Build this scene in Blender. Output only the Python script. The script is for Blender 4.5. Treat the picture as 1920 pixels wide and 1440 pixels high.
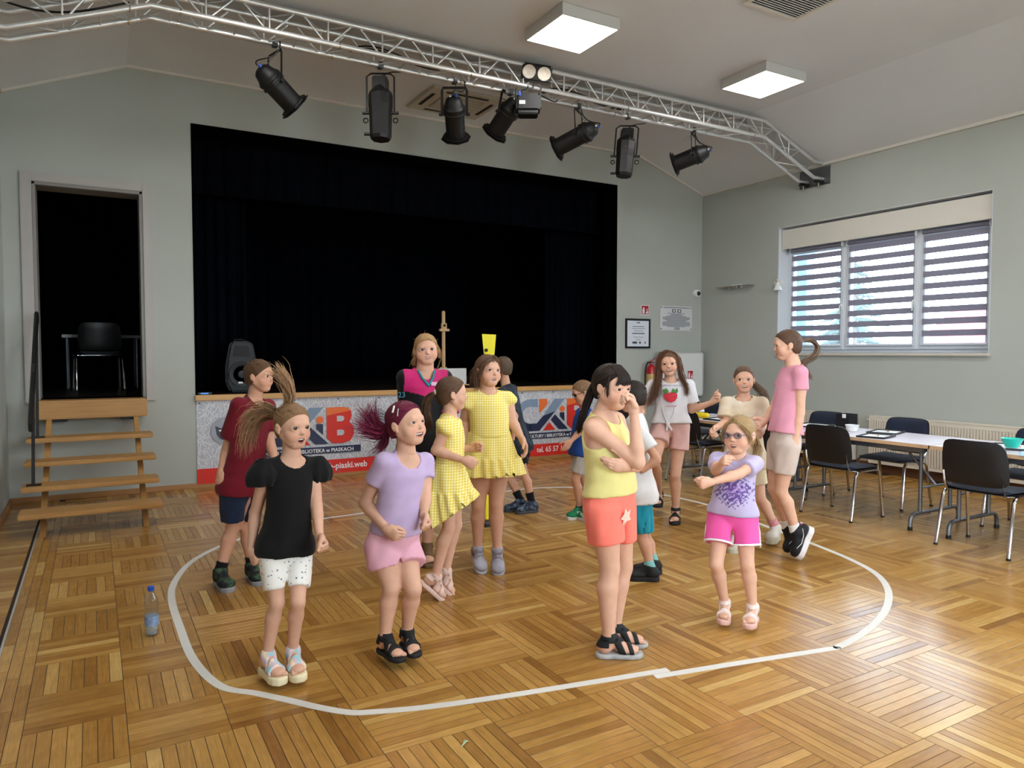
import bpy, bmesh, math, random
import numpy as np
from mathutils import Vector, Matrix, Quaternion

for _o in list(bpy.data.objects): bpy.data.objects.remove(_o, do_unlink=True)
SC = bpy.context.scene
COL = SC.collection
random.seed(7); np.random.seed(7)

# ------------------------------------------------------------------ camera
FPX, EYE = 1360.0, 1.5                      # focal length in pixels of the 1920x1440 frame, eye height
PITCH, YAW = math.atan(58/FPX), math.atan(784/FPX)
FW = Vector((math.sin(YAW)*math.cos(PITCH), math.cos(YAW)*math.cos(PITCH), -math.sin(PITCH)))
RT = Vector((math.cos(YAW), -math.sin(YAW), 0)); UPV = RT.cross(FW)
CAMLOC = Vector((0, 0, EYE))
_c = bpy.data.cameras.new('camera'); CAM = bpy.data.objects.new('camera', _c); COL.objects.link(CAM)
_c.sensor_fit = 'HORIZONTAL'; _c.sensor_width = 36; _c.lens = FPX/1920*36; _c.clip_start = .05; _c.clip_end = 300
CAM.matrix_world = Matrix(((RT.x, UPV.x, -FW.x, CAMLOC.x), (RT.y, UPV.y, -FW.y, CAMLOC.y), (RT.z, UPV.z, -FW.z, CAMLOC.z), (0, 0, 0, 1)))
SC.camera = CAM

# ------------------------------------------------------------------ sky, exposure
VS = SC.view_settings
VS.view_transform = 'Standard'; VS.look = 'None'; VS.gamma = 1; VS.use_curve_mapping = False
VS.exposure = 0.20
W = bpy.data.worlds.new('sky'); SC.world = W; W.use_nodes = True
_n = W.node_tree.nodes; _n.clear()
_bg = _n.new('ShaderNodeBackground'); _wo = _n.new('ShaderNodeOutputWorld')
_bg.inputs['Color'].default_value = (.80, .91, 1.0, 1); _bg.inputs['Strength'].default_value = 17.0     # bright overcast day
W.node_tree.links.new(_bg.outputs[0], _wo.inputs[0])
LAMP = 24.0                                  # radiance of the ceiling panels
SC.cycles.max_bounces = 7; SC.cycles.diffuse_bounces = 4; SC.cycles.glossy_bounces = 3
SC.cycles.transmission_bounces = 4; SC.cycles.transparent_max_bounces = 8
SC.cycles.caustics_reflective = False; SC.cycles.caustics_refractive = False
SC.cycles.sample_clamp_indirect = 6.0; SC.cycles.adaptive_threshold = .04

# ------------------------------------------------------------------ helpers
def flo(x, y, z=0.0):
    """point of the horizontal plane z that is seen at pixel (x, y)"""
    r = FW + RT*((x-960)/FPX) - UPV*((y-720)/FPX)
    return CAMLOC + r*((z-EYE)/r.z)
def at(x, y, d):
    return CAMLOC + (FW + RT*((x-960)/FPX) - UPV*((y-720)/FPX))*d
def onY(x, y, Y):
    r = FW + RT*((x-960)/FPX) - UPV*((y-720)/FPX)
    return CAMLOC + r*(Y/r.y)
def lin(h):
    if not isinstance(h, str): return tuple(h)
    h = h.lstrip('#'); o = []
    for i in (0, 2, 4):
        c = int(h[i:i+2], 16)/255
        o.append(c/12.92 if c <= .04045 else ((c+.055)/1.055)**2.4)
    return tuple(o)
MATS = {}
def mat(name, col='808080', rough=.6, metal=0, var=0.0, vscale=8, bump=0.0, bscale=60, spec=.5, emit=None, estr=1, trans=0, alpha=1, sheen=0, coat=0, attr=None, stretch=None, ior=1.45):
    if name in MATS: return MATS[name]
    m = bpy.data.materials.new(name); m.use_nodes = True; MATS[name] = m
    nt = m.node_tree; N = nt.nodes; L = nt.links; b = N['Principled BSDF']
    c = lin(col)
    b.inputs['Base Color'].default_value = (*c, 1); b.inputs['Roughness'].default_value = rough
    b.inputs['Metallic'].default_value = metal; b.inputs['Specular IOR Level'].default_value = spec
    b.inputs['Transmission Weight'].default_value = trans; b.inputs['Alpha'].default_value = alpha
    b.inputs['Sheen Weight'].default_value = sheen; b.inputs['Coat Weight'].default_value = coat; b.inputs['IOR'].default_value = ior
    if emit: b.inputs['Emission Color'].default_value = (*lin(emit), 1); b.inputs['Emission Strength'].default_value = estr
    tc = N.new('ShaderNodeTexCoord'); src = tc.outputs['Object']
    if stretch:
        mp = N.new('ShaderNodeMapping'); mp.inputs['Scale'].default_value = stretch; L.new(src, mp.inputs['Vector']); src = mp.outputs[0]
    base = None
    if attr:
        a = N.new('ShaderNodeAttribute'); a.attribute_name = attr; base = a.outputs['Color']; L.new(base, b.inputs['Base Color'])
    if var > 0:
        n = N.new('ShaderNodeTexNoise'); n.inputs['Scale'].default_value = vscale; n.inputs['Detail'].default_value = 5
        L.new(src, n.inputs['Vector'])
        mr = N.new('ShaderNodeMapRange'); mr.inputs[1].default_value = .25; mr.inputs[2].default_value = .75
        mr.inputs[3].default_value = 1-var; mr.inputs[4].default_value = 1+var; L.new(n.outputs['Fac'], mr.inputs[0])
        mx = N.new('ShaderNodeMix'); mx.data_type = 'RGBA'; mx.blend_type = 'MULTIPLY'; mx.inputs[0].default_value = 1
        if base: L.new(base, mx.inputs[6])
        else: mx.inputs[6].default_value = (*c, 1)
        L.new(mr.outputs[0], mx.inputs[7]); L.new(mx.outputs[2], b.inputs['Base Color'])
    if bump > 0:
        n2 = N.new('ShaderNodeTexNoise'); n2.inputs['Scale'].default_value = bscale; n2.inputs['Detail'].default_value = 4
        L.new(src, n2.inputs['Vector']); bp = N.new('ShaderNodeBump'); bp.inputs['Strength'].default_value = bump; bp.inputs['Distance'].default_value = .01
        L.new(n2.outputs['Fac'], bp.inputs['Height']); L.new(bp.outputs[0], b.inputs['Normal'])
    return m

class MB:
    """collects shapes into one mesh"""
    def __init__(s): s.v = []; s.f = []; s.n = 0; s.M = None
    def add(s, V, F):
        V = [Vector(p) for p in V]
        if s.M is not None: V = [s.M @ p for p in V]
        s.v += V; s.f += [tuple(i+s.n for i in q) for q in F]; s.n += len(V); return s
    def box(s, a, b):
        (x0, y0, z0), (x1, y1, z1) = a, b
        return s.add([(x0,y0,z0),(x1,y0,z0),(x1,y1,z0),(x0,y1,z0),(x0,y0,z1),(x1,y0,z1),(x1,y1,z1),(x0,y1,z1)],
                     [(0,3,2,1),(4,5,6,7),(0,1,5,4),(1,2,6,5),(2,3,7,6),(3,0,4,7)])
    def cbox(s, c, d): return s.box([c[i]-d[i]/2 for i in range(3)], [c[i]+d[i]/2 for i in range(3)])
    def obox(s, c, ax, ay, az):
        c = Vector(c); ax = Vector(ax); ay = Vector(ay); az = Vector(az)
        return s.add([c+ax*i+ay*j+az*k for k in (-1,1) for i, j in ((-1,-1),(1,-1),(1,1),(-1,1))],
                     [(0,3,2,1),(4,5,6,7),(0,1,5,4),(1,2,6,5),(2,3,7,6),(3,0,4,7)])
    def prism(s, pts, vec):
        pts = [Vector(p) for p in pts]; vec = Vector(vec); k = len(pts)
        return s.add(pts+[p+vec for p in pts], [tuple(range(k))[::-1], tuple(range(k, 2*k))]+[(i, (i+1) % k, k+(i+1) % k, k+i) for i in range(k)])
    def tube(s, pts, r, n=8, cap=True, flat=None, up=None):
        """sweep a circle (or an ellipse flat=(a,b)) along pts; r scalar or per point"""
        pts = [Vector(p) for p in pts]; k = len(pts); rs = r if hasattr(r, '__len__') else [r]*k
        T = []
        for i in range(k):
            t = pts[min(i+1, k-1)]-pts[max(i-1, 0)]
            T.append(t.normalized() if t.length > 1e-9 else Vector((0,0,1)))
        u = Vector(up) if up is not None else (Vector((0,0,1)) if abs(T[0].z) < .9 else Vector((1,0,0)))
        V = []
        for i in range(k):
            u = u - T[i]*u.dot(T[i]); u = u.normalized() if u.length > 1e-6 else T[i].orthogonal().normalized()
            w = T[i].cross(u)
            fa, fb = flat if flat else (1, 1)
            for j in range(n):
                a = 2*math.pi*(j+.5)/n
                V.append(pts[i]+(u*math.cos(a)*fa+w*math.sin(a)*fb)*rs[i])
        F = [(i*n+j, i*n+(j+1) % n, (i+1)*n+(j+1) % n, (i+1)*n+j) for i in range(k-1) for j in range(n)]
        if cap: F += [tuple(range(n))[::-1], tuple(range((k-1)*n, k*n))]
        return s.add(V, F)
    def lathe(s, prof, o, ax=(0,0,1), n=24):
        """profile of (radius, height) about an axis through o"""
        o = Vector(o); ax = Vector(ax).normalized(); u = ax.orthogonal().normalized(); w = ax.cross(u); V = []
        for r, h in prof:
            for j in range(n):
                a = 2*math.pi*(j+.5)/n; V.append(o+ax*h+(u*math.cos(a)+w*math.sin(a))*max(r, 1e-4))
        k = len(prof)
        F = [(i*n+j, i*n+(j+1) % n, (i+1)*n+(j+1) % n, (i+1)*n+j) for i in range(k-1) for j in range(n)]
        F += [tuple(range(n))[::-1], tuple(range((k-1)*n, k*n))]
        return s.add(V, F)
    def build(s, name, m, parent=None, smooth=None, bevel=0, seg=2, **tags):
        me = bpy.data.meshes.new(name); me.from_pydata([tuple(p) for p in s.v], [], s.f)
        if bevel:
            bm = bmesh.new(); bm.from_mesh(me); bmesh.ops.remove_doubles(bm, verts=bm.verts, dist=1e-6)
            bmesh.ops.bevel(bm, geom=[e for e in bm.edges if len(e.link_faces) == 2 and e.calc_face_angle(0) > .5], offset=bevel, segments=seg, affect='EDGES', clamp_overlap=True)
            bm.to_mesh(me); bm.free()
        return link(name, me, m, parent, smooth, **tags)
def link(name, me, m, parent=None, smooth=None, **tags):
    me.update()
    if smooth:
        me.shade_smooth()
        if smooth < 179: me.set_sharp_from_angle(angle=math.radians(smooth))
    o = bpy.data.objects.new(name, me); COL.objects.link(o)
    if m is not None and not me.materials:
        for q in (m if isinstance(m, (list, tuple)) else [m]): me.materials.append(q)
    if parent:
        o.parent = parent
        o.matrix_parent_inverse = parent.matrix_basis.inverted()
    for k, v in tags.items(): o['category' if k == 'cat' else k] = v
    return o
def empty(name, loc=(0,0,0), label=None, cat=None, group=None, rz=0):
    o = bpy.data.objects.new(name, None); COL.objects.link(o); o.location = loc; o.rotation_euler = (0, 0, rz); o.empty_display_size = .05
    if label: o['label'] = label
    if cat: o['category'] = cat
    if group: o['group'] = group
    return o
def copy_tree(o, parent=None):
    c = o.copy(); COL.objects.link(c); c.parent = parent
    for ch in list(o.children): copy_tree(ch, c)
    return c
def bez(p0, p1, p2, p3, n=12):
    p0, p1, p2, p3 = map(Vector, (p0, p1, p2, p3)); o = []
    for i in range(n+1):
        t = i/n; o.append(p0*(1-t)**3+p1*3*t*(1-t)**2+p2*3*t*t*(1-t)+p3*t**3)
    return o
def text_mesh(txt, size, align='LEFT', bold=.0, extr=.0004):
    cu = bpy.data.curves.new('txt', 'FONT'); cu.body = txt; cu.size = size; cu.align_x = align; cu.extrude = extr; cu.offset = bold; cu.resolution_u = 2
    ob = bpy.data.objects.new('txt', cu); COL.objects.link(ob)
    dg = bpy.context.evaluated_depsgraph_get(); dg.update()
    me = bpy.data.meshes.new_from_object(ob.evaluated_get(dg))
    bpy.data.objects.remove(ob, do_unlink=True); me.materials.clear(); return me
def put_text(name, txt, size, M, m, parent, align='LEFT', bold=0, sx=1):
    me = text_mesh(txt, size, align, bold); me.transform(M @ Matrix.Diagonal((sx, 1, 1, 1))); return link(name, me, m, parent, kind='stuff')
# ------------------------------------------------------------------ materials of the room
XL, XR, YB, YF = -.75, 8.55, 8.69, -2.6      # left, right, stage-side and camera-side walls
CZ, CE = 4.50, 4.04                          # flat part of the ceiling, its height at the side walls
CX0, CX1 = .35, 7.2
M_wall = mat('wall_paint', 'b0b3ac', .85, var=.03, vscale=1.5, bump=.04, bscale=180)
M_ceil = mat('ceiling_paint', 'dfe1e3', .9, var=.025, vscale=1.2, bump=.03, bscale=150)
M_trim = mat('cove_paint', 'd6d1c8', .8, var=.03, vscale=6)
M_white = mat('white_plastic', 'e4e4e2', .35, var=.02, vscale=3)
M_cream = mat('cream_paint', 'd9d3c8', .55, var=.02, vscale=3)
M_black = mat('black_paint', '101012', .5, var=.1, vscale=20)
M_blackpl = mat('black_plastic', '141416', .38, var=.12, vscale=25, bump=.05, bscale=300)
M_alu = mat('aluminium_tube', 'e2e2e2', .42, metal=.75, var=.08, vscale=14, bump=.03, bscale=120)
M_steel = mat('grey_steel', '75767a', .4, metal=.8, var=.08, vscale=14)
M_chrome = mat('chrome', 'd6d6d8', .12, metal=1)
M_oak = mat('oak_board', 'b98a50', .42, var=.16, vscale=9, bump=.06, bscale=40, stretch=(.6, 9, 9))
M_oakx = mat('oak_tread', 'b98b54', .4, var=.14, vscale=7, bump=.05, bscale=30, stretch=(.5, 10, 10))
M_velvet = mat('stage_velvet', '06080f', .95, var=.2, vscale=4, bump=.1, bscale=30, spec=.05)
M_void = mat('stage_black', '030303', .95, var=.1, vscale=3, spec=.05)
M_stagefl = mat('stage_boards', '1c130d', .4, var=.25, vscale=5, stretch=(1, 9, 1))
M_joint = mat('floor_joint', '2e1c0c', .8, var=.15, vscale=12)

def parquet_mat():
    m = bpy.data.materials.new('oak_parquet'); m.use_nodes = True; nt = m.node_tree; N = nt.nodes; L = nt.links; b = N['Principled BSDF']
    oi = N.new('ShaderNodeObjectInfo'); a = N.new('ShaderNodeAttribute'); a.attribute_name = 'rnd'
    ad = N.new('ShaderNodeMath'); ad.operation = 'ADD'; L.new(oi.outputs['Random'], ad.inputs[0]); L.new(a.outputs['Fac'], ad.inputs[1])
    fr = N.new('ShaderNodeMath'); fr.operation = 'FRACT'; L.new(ad.outputs[0], fr.inputs[0])
    p = N.new('ShaderNodeAttribute'); p.attribute_name = 'pco'
    off = N.new('ShaderNodeMath'); off.operation = 'MULTIPLY'; off.inputs[1].default_value = 37; L.new(fr.outputs[0], off.inputs[0])
    cx = N.new('ShaderNodeCombineXYZ'); L.new(off.outputs[0], cx.inputs['Z'])
    va = N.new('ShaderNodeVectorMath'); va.operation = 'ADD'; L.new(p.outputs['Vector'], va.inputs[0]); L.new(cx.outputs[0], va.inputs[1])
    mp = N.new('ShaderNodeMapping'); mp.inputs['Scale'].default_value = (2.2, 34, 1); L.new(va.outputs[0], mp.inputs[0])
    n1 = N.new('ShaderNodeTexNoise'); n1.inputs['Scale'].default_value = 3.2; n1.inputs['Detail'].default_value = 7; n1.inputs['Distortion'].default_value = .8; L.new(mp.outputs[0], n1.inputs['Vector'])
    n2 = N.new('ShaderNodeTexNoise'); n2.inputs['Scale'].default_value = 14; n2.inputs['Detail'].default_value = 3; L.new(va.outputs[0], n2.inputs['Vector'])
    cr = N.new('ShaderNodeValToRGB'); L.new(fr.outputs[0], cr.inputs[0])
    st = [(0, '8d602c'), (.10, '9f7136'), (.32, 'a87a3c'), (.5, 'ae8041'), (.7, 'b48646'), (.90, 'bc8f4e'), (1, 'caa362')]
    e = cr.color_ramp.elements
    for i, (q, h) in enumerate(st):
        el = e[0] if i == 0 else (e[1] if i == 1 else e.new(q)); el.position = q; el.color = (*lin(h), 1)
    g = N.new('ShaderNodeMapRange'); g.inputs[1].default_value = .3; g.inputs[2].default_value = .72; g.inputs[3].default_value = .80; g.inputs[4].default_value = 1.10; L.new(n1.outputs['Fac'], g.inputs[0])
    g2 = N.new('ShaderNodeMapRange'); g2.inputs[1].default_value = .3; g2.inputs[2].default_value = .7; g2.inputs[3].default_value = .92; g2.inputs[4].default_value = 1.06; L.new(n2.outputs['Fac'], g2.inputs[0])
    mu = N.new('ShaderNodeMath'); mu.operation = 'MULTIPLY'; L.new(g.outputs[0], mu.inputs[0]); L.new(g2.outputs[0], mu.inputs[1])
    mx = N.new('ShaderNodeMix'); mx.data_type = 'RGBA'; mx.blend_type = 'MULTIPLY'; mx.inputs[0].default_value = 1
    L.new(cr.outputs[0], mx.inputs[6]); L.new(mu.outputs[0], mx.inputs[7]); L.new(mx.outputs[2], b.inputs['Base Color'])
    rr = N.new('ShaderNodeMapRange'); rr.inputs[3].default_value = .17; rr.inputs[4].default_value = .27; L.new(n2.outputs['Fac'], rr.inputs[0]); L.new(rr.outputs[0], b.inputs['Roughness'])
    bp = N.new('ShaderNodeBump'); bp.inputs['Strength'].default_value = .05; bp.inputs['Distance'].default_value = .003; L.new(n1.outputs['Fac'], bp.inputs['Height']); L.new(bp.outputs[0], b.inputs['Normal'])
    b.inputs['Specular IOR Level'].default_value = .5
    return m
M_parq = parquet_mat()

# ------------------------------------------------------------------ floor
FLOOR = MB().box((XL-.3, YF-.3, -.12), (XR+.3, YB+.3, -.0011)).build('floor', M_joint, kind='structure', label='oak parquet floor laid in basket-weave squares')
def plank_geo(lx, ly):
    a, b, g, c = lx/2-.0013, ly/2-.0013, .0006, .0003
    V = [(-a,-b,-c),(a,-b,-c),(a,b,-c),(-a,b,-c),(-a+g,-b+g,0),(a-g,-b+g,0),(a-g,b-g,0),(-a+g,b-g,0),(-a,-b,-.0025),(a,-b,-.0025),(a,b,-.0025),(-a,b,-.0025)]
    F = [(4,5,6,7),(0,1,5,4),(1,2,6,5),(2,3,7,6),(3,0,4,7),(8,9,1,0),(9,10,2,1),(10,11,3,2),(11,8,0,3)]
    return V, F
PL = []                                      # (cx, cy, length, width, along_x)
def panels(x0, nx, y0, ny, s, k, phase=0):
    for i in range(nx):
        for j in range(ny):
            X, Y = x0+i*s, y0+j*s; ax = (i+j+phase) % 2 == 0
            for q in range(k):
                o = (q+.5)*s/k
                PL.append((X+s/2, Y+o, s, s/k, True) if ax else (X+o, Y+s/2, s, s/k, False))


def panels2(x0, x1, y0, y1, sx, sy, k, phase=0):
    i0 = 0
    nx = int(math.ceil((x1-x0)/sx)); ny = int(math.ceil((y1-y0)/sy))
    for i in range(nx):
        for j in range(ny):
            X, Y = x0+i*sx, y0+j*sy; ax = (i+j+phase) % 2 == 0
            for q in range(k):
                if ax: PL.append((X+sx/2, Y+(q+.5)*sy/k, sx, sy/k, True))
                else: PL.append((X+(q+.5)*sx/k, Y+sy/2, sy, sx/k, False))
panels2(.448, XR-.02, 2.066-10*.4725, YB-.05, .4645, .4725, 10, 0)
panels2(-.276, .448, 3.007-16*.362, YB-.05, .362, .362, 7, 1)
for q in range(3):                           # border strips along the left
    y = YF+.11*q
    while y < YB-.05: PL.append((-.276-.052*(q+.5), y+.18, .36, .052, False)); y += .36
y = YF
while y < YB: PL.append((-.60, y+.0375, .28, .075, True)); y += .075
PL = [p for p in PL if XL < p[0] < XR and YF < p[1] < YB]
_fwx, _fwy = FW.x, FW.y
def _seen(p):
    d = Vector((p[0], p[1], 0))-CAMLOC; z = d.dot(FW)
    if z < .5: return None
    return 960+FPX*d.dot(RT)/z, 720-FPX*d.dot(UPV)/z, z
vis = []
for i, p in enumerate(PL):
    s_ = _seen(p)
    if s_ and -40 < s_[0] < 1960 and s_[1] < 1470: vis.append((p[2]*p[3]/s_[2]**3, i))
vis.sort(reverse=True); near = set(i for _, i in vis[:300])
_cache = {}
def plank_mesh(lx, ly):
    key = (round(lx, 4), round(ly, 4))
    if key not in _cache:
        V, F = plank_geo(lx, ly); me = bpy.data.meshes.new('plank'); me.from_pydata(V, [], F)
        at_ = me.attributes.new('pco', 'FLOAT_VECTOR', 'POINT'); at_.data.foreach_set('vector', [c for v in V for c in v])
        r_ = me.attributes.new('rnd', 'FLOAT', 'POINT'); r_.data.foreach_set('value', [0]*len(V)); me.materials.append(M_parq); _cache[key] = me
    return _cache[key]
SV, SF, SP, SR = [], [], [], []
for i, (cx, cy, lx, ly, ax) in enumerate(PL):
    if i in near:
        o = bpy.data.objects.new('plank', plank_mesh(lx, ly)); COL.objects.link(o); o.parent = FLOOR
        o.location = (cx, cy, 0); o.rotation_euler = (0, 0, 0 if ax else math.pi/2)
    else:
        V, F = plank_geo(lx, ly); n0 = len(SV); r = random.random()
        SV += [(cx+v[0], cy+v[1], v[2]) if ax else (cx-v[1], cy+v[0], v[2]) for v in V]; SP += [c for v in V for c in v]; SR += [r]*len(V)
        SF += [tuple(q+n0 for q in f) for f in F]
me = bpy.data.meshes.new('parquet_planks'); me.from_pydata(SV, [], SF)
me.attributes.new('pco', 'FLOAT_VECTOR', 'POINT').data.foreach_set('vector', SP); me.attributes.new('rnd', 'FLOAT', 'POINT').data.foreach_set('value', SR)
link('parquet_planks', me, M_parq, FLOOR, kind='stuff')
MB().tube([(-.437, YF, .001), (-.437, YB-.1, .001)], .006, 6, flat=(.5, 1)).build('trim_1', M_alu, smooth=40, kind='structure')

# ------------------------------------------------------------------ walls, ceiling
def rect_wall(name, axis, pos, th, u0, u1, z0, z1, holes, m, **tags):
    """slab at axis = pos .. pos+th with rectangular holes (u0,u1,z0,z1)"""
    us = sorted({u0, u1, *[h[0] for h in holes], *[h[1] for h in holes]}); zs = sorted({z0, z1, *[h[2] for h in holes], *[h[3] for h in holes]})
    b = MB()
    for i in range(len(us)-1):
        for j in range(len(zs)-1):
            cu, cz = (us[i]+us[i+1])/2, (zs[j]+zs[j+1])/2
            if any(h[0] < cu < h[1] and h[2] < cz < h[3] for h in holes): continue
            if axis == 'Y': b.box((us[i], pos, zs[j]), (us[i+1], pos+th, zs[j+1]))
            else: b.box((pos, us[i], zs[j]), (pos+th, us[i+1], zs[j+1]))
    return b.build(name, m, kind='structure', **tags)
SX0, SX1, SZ0, SZ1 = .97, 6.82, 1.03, 4.0
DX0, DX1, DZ1 = -.50, .48, 3.205
rect_wall('wall_back', 'Y', YB, .3, XL-.3, XR+.3, -.1, 4.9, [(SX0, SX1, SZ0, SZ1), (DX0, DX1, SZ0, DZ1)], M_wall, label='grey-green painted wall around the stage opening')
WY0, WY1, WZ0, WZ1 = 4.31, 7.17, 1.5, 3.29
W2 = (WY0-4.0, WY1-4.0)
rect_wall('wall_right', 'X', XR, .34, YF-.3, YB+.3, -.1, 4.9, [(WY0, WY1, WZ0, WZ1), (W2[0], W2[1], WZ0, WZ1)], M_wall, label='grey-green painted side wall with the window')
LW = (2.2, 5.06)
rect_wall('wall_left', 'X', XL-.3, .3, YF-.3, YB+.3, -.1, 4.9, [(-1.6, 1.2, 1.2, WZ1)], M_wall, label='grey-green painted wall beside the stairs')
rect_wall('wall_front', 'Y', YF-.3, .3, XL-.3, XR+.3, -.1, 4.9, [(1.2, 3.4, 1.0, WZ1), (4.6, 6.8, 1.0, WZ1)], M_wall, label='grey-green painted wall behind the camera')
prof = [(XL-.3, CE-.12), (CX0, CZ), (CX1, CZ), (XR+.3, CE-.105), (XR+.3, 5), (XL-.3, 5)]
MB().prism([(x, YF-.3, z) for x, z in prof][::-1], (0, YB-YF+.6, 0)).build('ceiling', M_ceil, kind='structure', label='pale ceiling, flat in the middle and sloping at both sides')
kL = (CZ-(CE-.12))/(CX0-(XL-.3))
def ceil_z(x): return CZ-(CX0-x)*kL if x < CX0 else (CZ if x < CX1 else CZ-(x-CX1)*(CZ-CE+.105)/(XR+.3-CX1))
# cove trims
def cove(name, p0, p1):
    p0, p1 = Vector(p0), Vector(p1)
    MB().tube([p0, p1], .036, 4, up=(0, 0, 1)).build(name, M_trim, kind='structure')
cove('trim_2', (XL, YB-.008, ceil_z(XL)), (CX0, YB-.008, CZ)); cove('trim_3', (CX0, YB-.008, CZ), (CX1, YB-.008, CZ)); cove('trim_4', (CX1, YB-.008, CZ), (XR, YB-.008, ceil_z(XR)))
cove('trim_5', (XR-.008, YF, ceil_z(XR)), (XR-.008, YB, ceil_z(XR))); cove('trim_6', (XL+.008, YF, ceil_z(XL)), (XL+.008, YB, ceil_z(XL)))
# baseboards
M_base = mat('baseboard_oak', 'a9794a', .45, var=.14, vscale=6, stretch=(.5, .5, 8))
MB().box((XL, YB-.022, 0), (XR, YB, .055)).build('baseboard_back', M_base, kind='structure', bevel=.004)
MB().box((XR-.022, YF, 0), (XR, YB, .12)).build('baseboard_right', mat('baseboard_dark', '6d4630', .5, var=.15, vscale=6), kind='structure', bevel=.004)
MB().box((XL, YF, 0), (XL+.022, YB, .055)).build('baseboard_left', M_base, kind='structure', bevel=.004)

# ------------------------------------------------------------------ door to the stage stairs
d = empty('door_1', (-.01, YB, 1.03)); d['kind'] = 'structure'; d['label'] = 'tall doorway with pale grey casing above the stairs'
M_case = mat('door_casing', 'b0aaa6', .5, var=.03, vscale=4)
for a, b_ in (((DX0-.1, YB-.03, .99), (DX0, YB+.012, DZ1+.095)), ((DX1, YB-.03, .99), (DX1+.09, YB+.012, DZ1+.095)), ((DX0, YB-.03, DZ1), (DX1, YB+.012, DZ1+.095))):
    MB().box(a, b_).build('casing', M_case, d, bevel=.006)
for a, b_ in (((DX0, YB-.018, 1.03), (DX0+.03, YB+.31, DZ1)), ((DX1-.03, YB-.018, 1.03), (DX1, YB+.31, DZ1)), ((DX0, YB-.018, DZ1-.03), (DX1, YB+.31, DZ1))):
    MB().box(a, b_).build('jamb', mat('door_jamb', '8d8883', .5, var=.03, vscale=4), d, bevel=.005)

# ------------------------------------------------------------------ stage box
ST1 = 13.2
b = MB()
b.box((XL-.3, ST1, .9), (XR+.3, ST1+.1, 4.9)).box((XL-.3, YB+.3, .9), (XL-.2, ST1, 4.9)).box((XR+.2, YB+.3, .9), (XR+.3, ST1, 4.9)).box((XL-.3, YB+.3, 4.75), (XR+.3, ST1, 4.9))
b.build('wall_stage', M_void, kind='structure', label='black inner walls of the stage')
stage_floor = MB().box((XL-.3, YB+.3, .93), (XR+.3, ST1, 1.028)).build('floor_stage', M_stagefl, kind='structure', label='dark board floor of the stage')
MB().box((SX0-.004, YB+.0, SZ0-.1), (SX1+.004, YB+.31, SZ0)).build('stage_sill', M_stagefl, kind='structure', label='dark board across the stage opening')
MB().box((DX0, YB+.0, SZ0-.1), (DX1, YB+.31, SZ0)).build('stage_sill', M_stagefl, kind='structure', label='dark board under the doorway')
lin_b = MB(); e = .012
lin_b.box((SX0-.002, YB-.006, SZ0), (SX0+e, YB+.31, SZ1)).box((SX1-e, YB-.006, SZ0), (SX1+.002, YB+.31, SZ1)).box((SX0-.002, YB-.006, SZ1-e), (SX1+.002, YB+.31, SZ1+.002))
lin_b.build('trim_7', M_void, kind='structure', label='black lining of the stage opening')
# wooden front edge of the stage
MB().box((SX0-.01, YB-.05, .972), (SX1+.01, YB+.02, 1.035)).build('stage_nosing', mat('stage_nosing', 'c99a5e', .4, var=.12, vscale=5, stretch=(.4, 8, 8)), kind='structure', bevel=.006, label='light wooden edge board of the stage')

def curtain(name, x0, x1, y, z0, z1, pleats, amp, m, label, skew=0, n=10):
    V, F = [], []; k = pleats*n
    for i in range(k+1):
        t = i/k; x = x0+(x1-x0)*t; ph = t*pleats*2*math.pi
        for j in range(5):
            u = j/4; a = amp*(.55+.45*u)
            yy = y+a*math.sin(ph)+.35*a*math.sin(2.3*ph+1)
            V.append((x+skew*u*math.cos(ph), yy, z1+(z0-z1)*u))
    for i in range(k):
        for j in range(4): F.append((i*5+j, (i+1)*5+j, (i+1)*5+j+1, i*5+j+1))
    me = bpy.data.meshes.new(name); me.from_pydata(V, [], F)
    o = link(name, me, m, smooth=180, label=label, cat='curtain')
    sd = o.modifiers.new('thick', 'SOLIDIFY'); sd.thickness = .006
    return o
curtain('stage_valance', SX0-.1, SX1+.1, YB+.62, 3.37, 4.12, 26, .035, M_velvet, 'dark navy pleated valance hanging across the top of the stage', skew=.03)
curtain('stage_curtain', SX0-.25, SX0+.72, YB+.95, 1.04, 4.3, 7, .05, M_velvet, 'dark pleated curtain at the left side of the stage')
curtain('stage_curtain', SX1-.66, SX1+.25, YB+.95, 1.04, 4.3, 7, .05, M_velvet, 'dark pleated curtain at the right side of the stage')
curtain('stage_backdrop', XL, XR, ST1-.3, 1.04, 4.6, 40, .05, M_velvet, 'black pleated backdrop at the rear of the stage')
t = empty('ceiling_lamp_bar', (3.2, YB+1.4, 3.55), 'dim grey batten with light strips high inside the dark stage', 'light batten')
MB().box((1.9, YB+1.36, 3.60), (4.6, YB+1.44, 3.64)).build('bar', M_steel, t, bevel=.004)
for x in (1.95, 2.4, 2.85, 3.7, 4.0): MB().box((x, YB+1.34, 3.575), (x+.36, YB+1.40, 3.60)).build('strip', mat('batten_strip', '9a9a96', .4, var=.1, vscale=9), t, bevel=.004)

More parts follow.
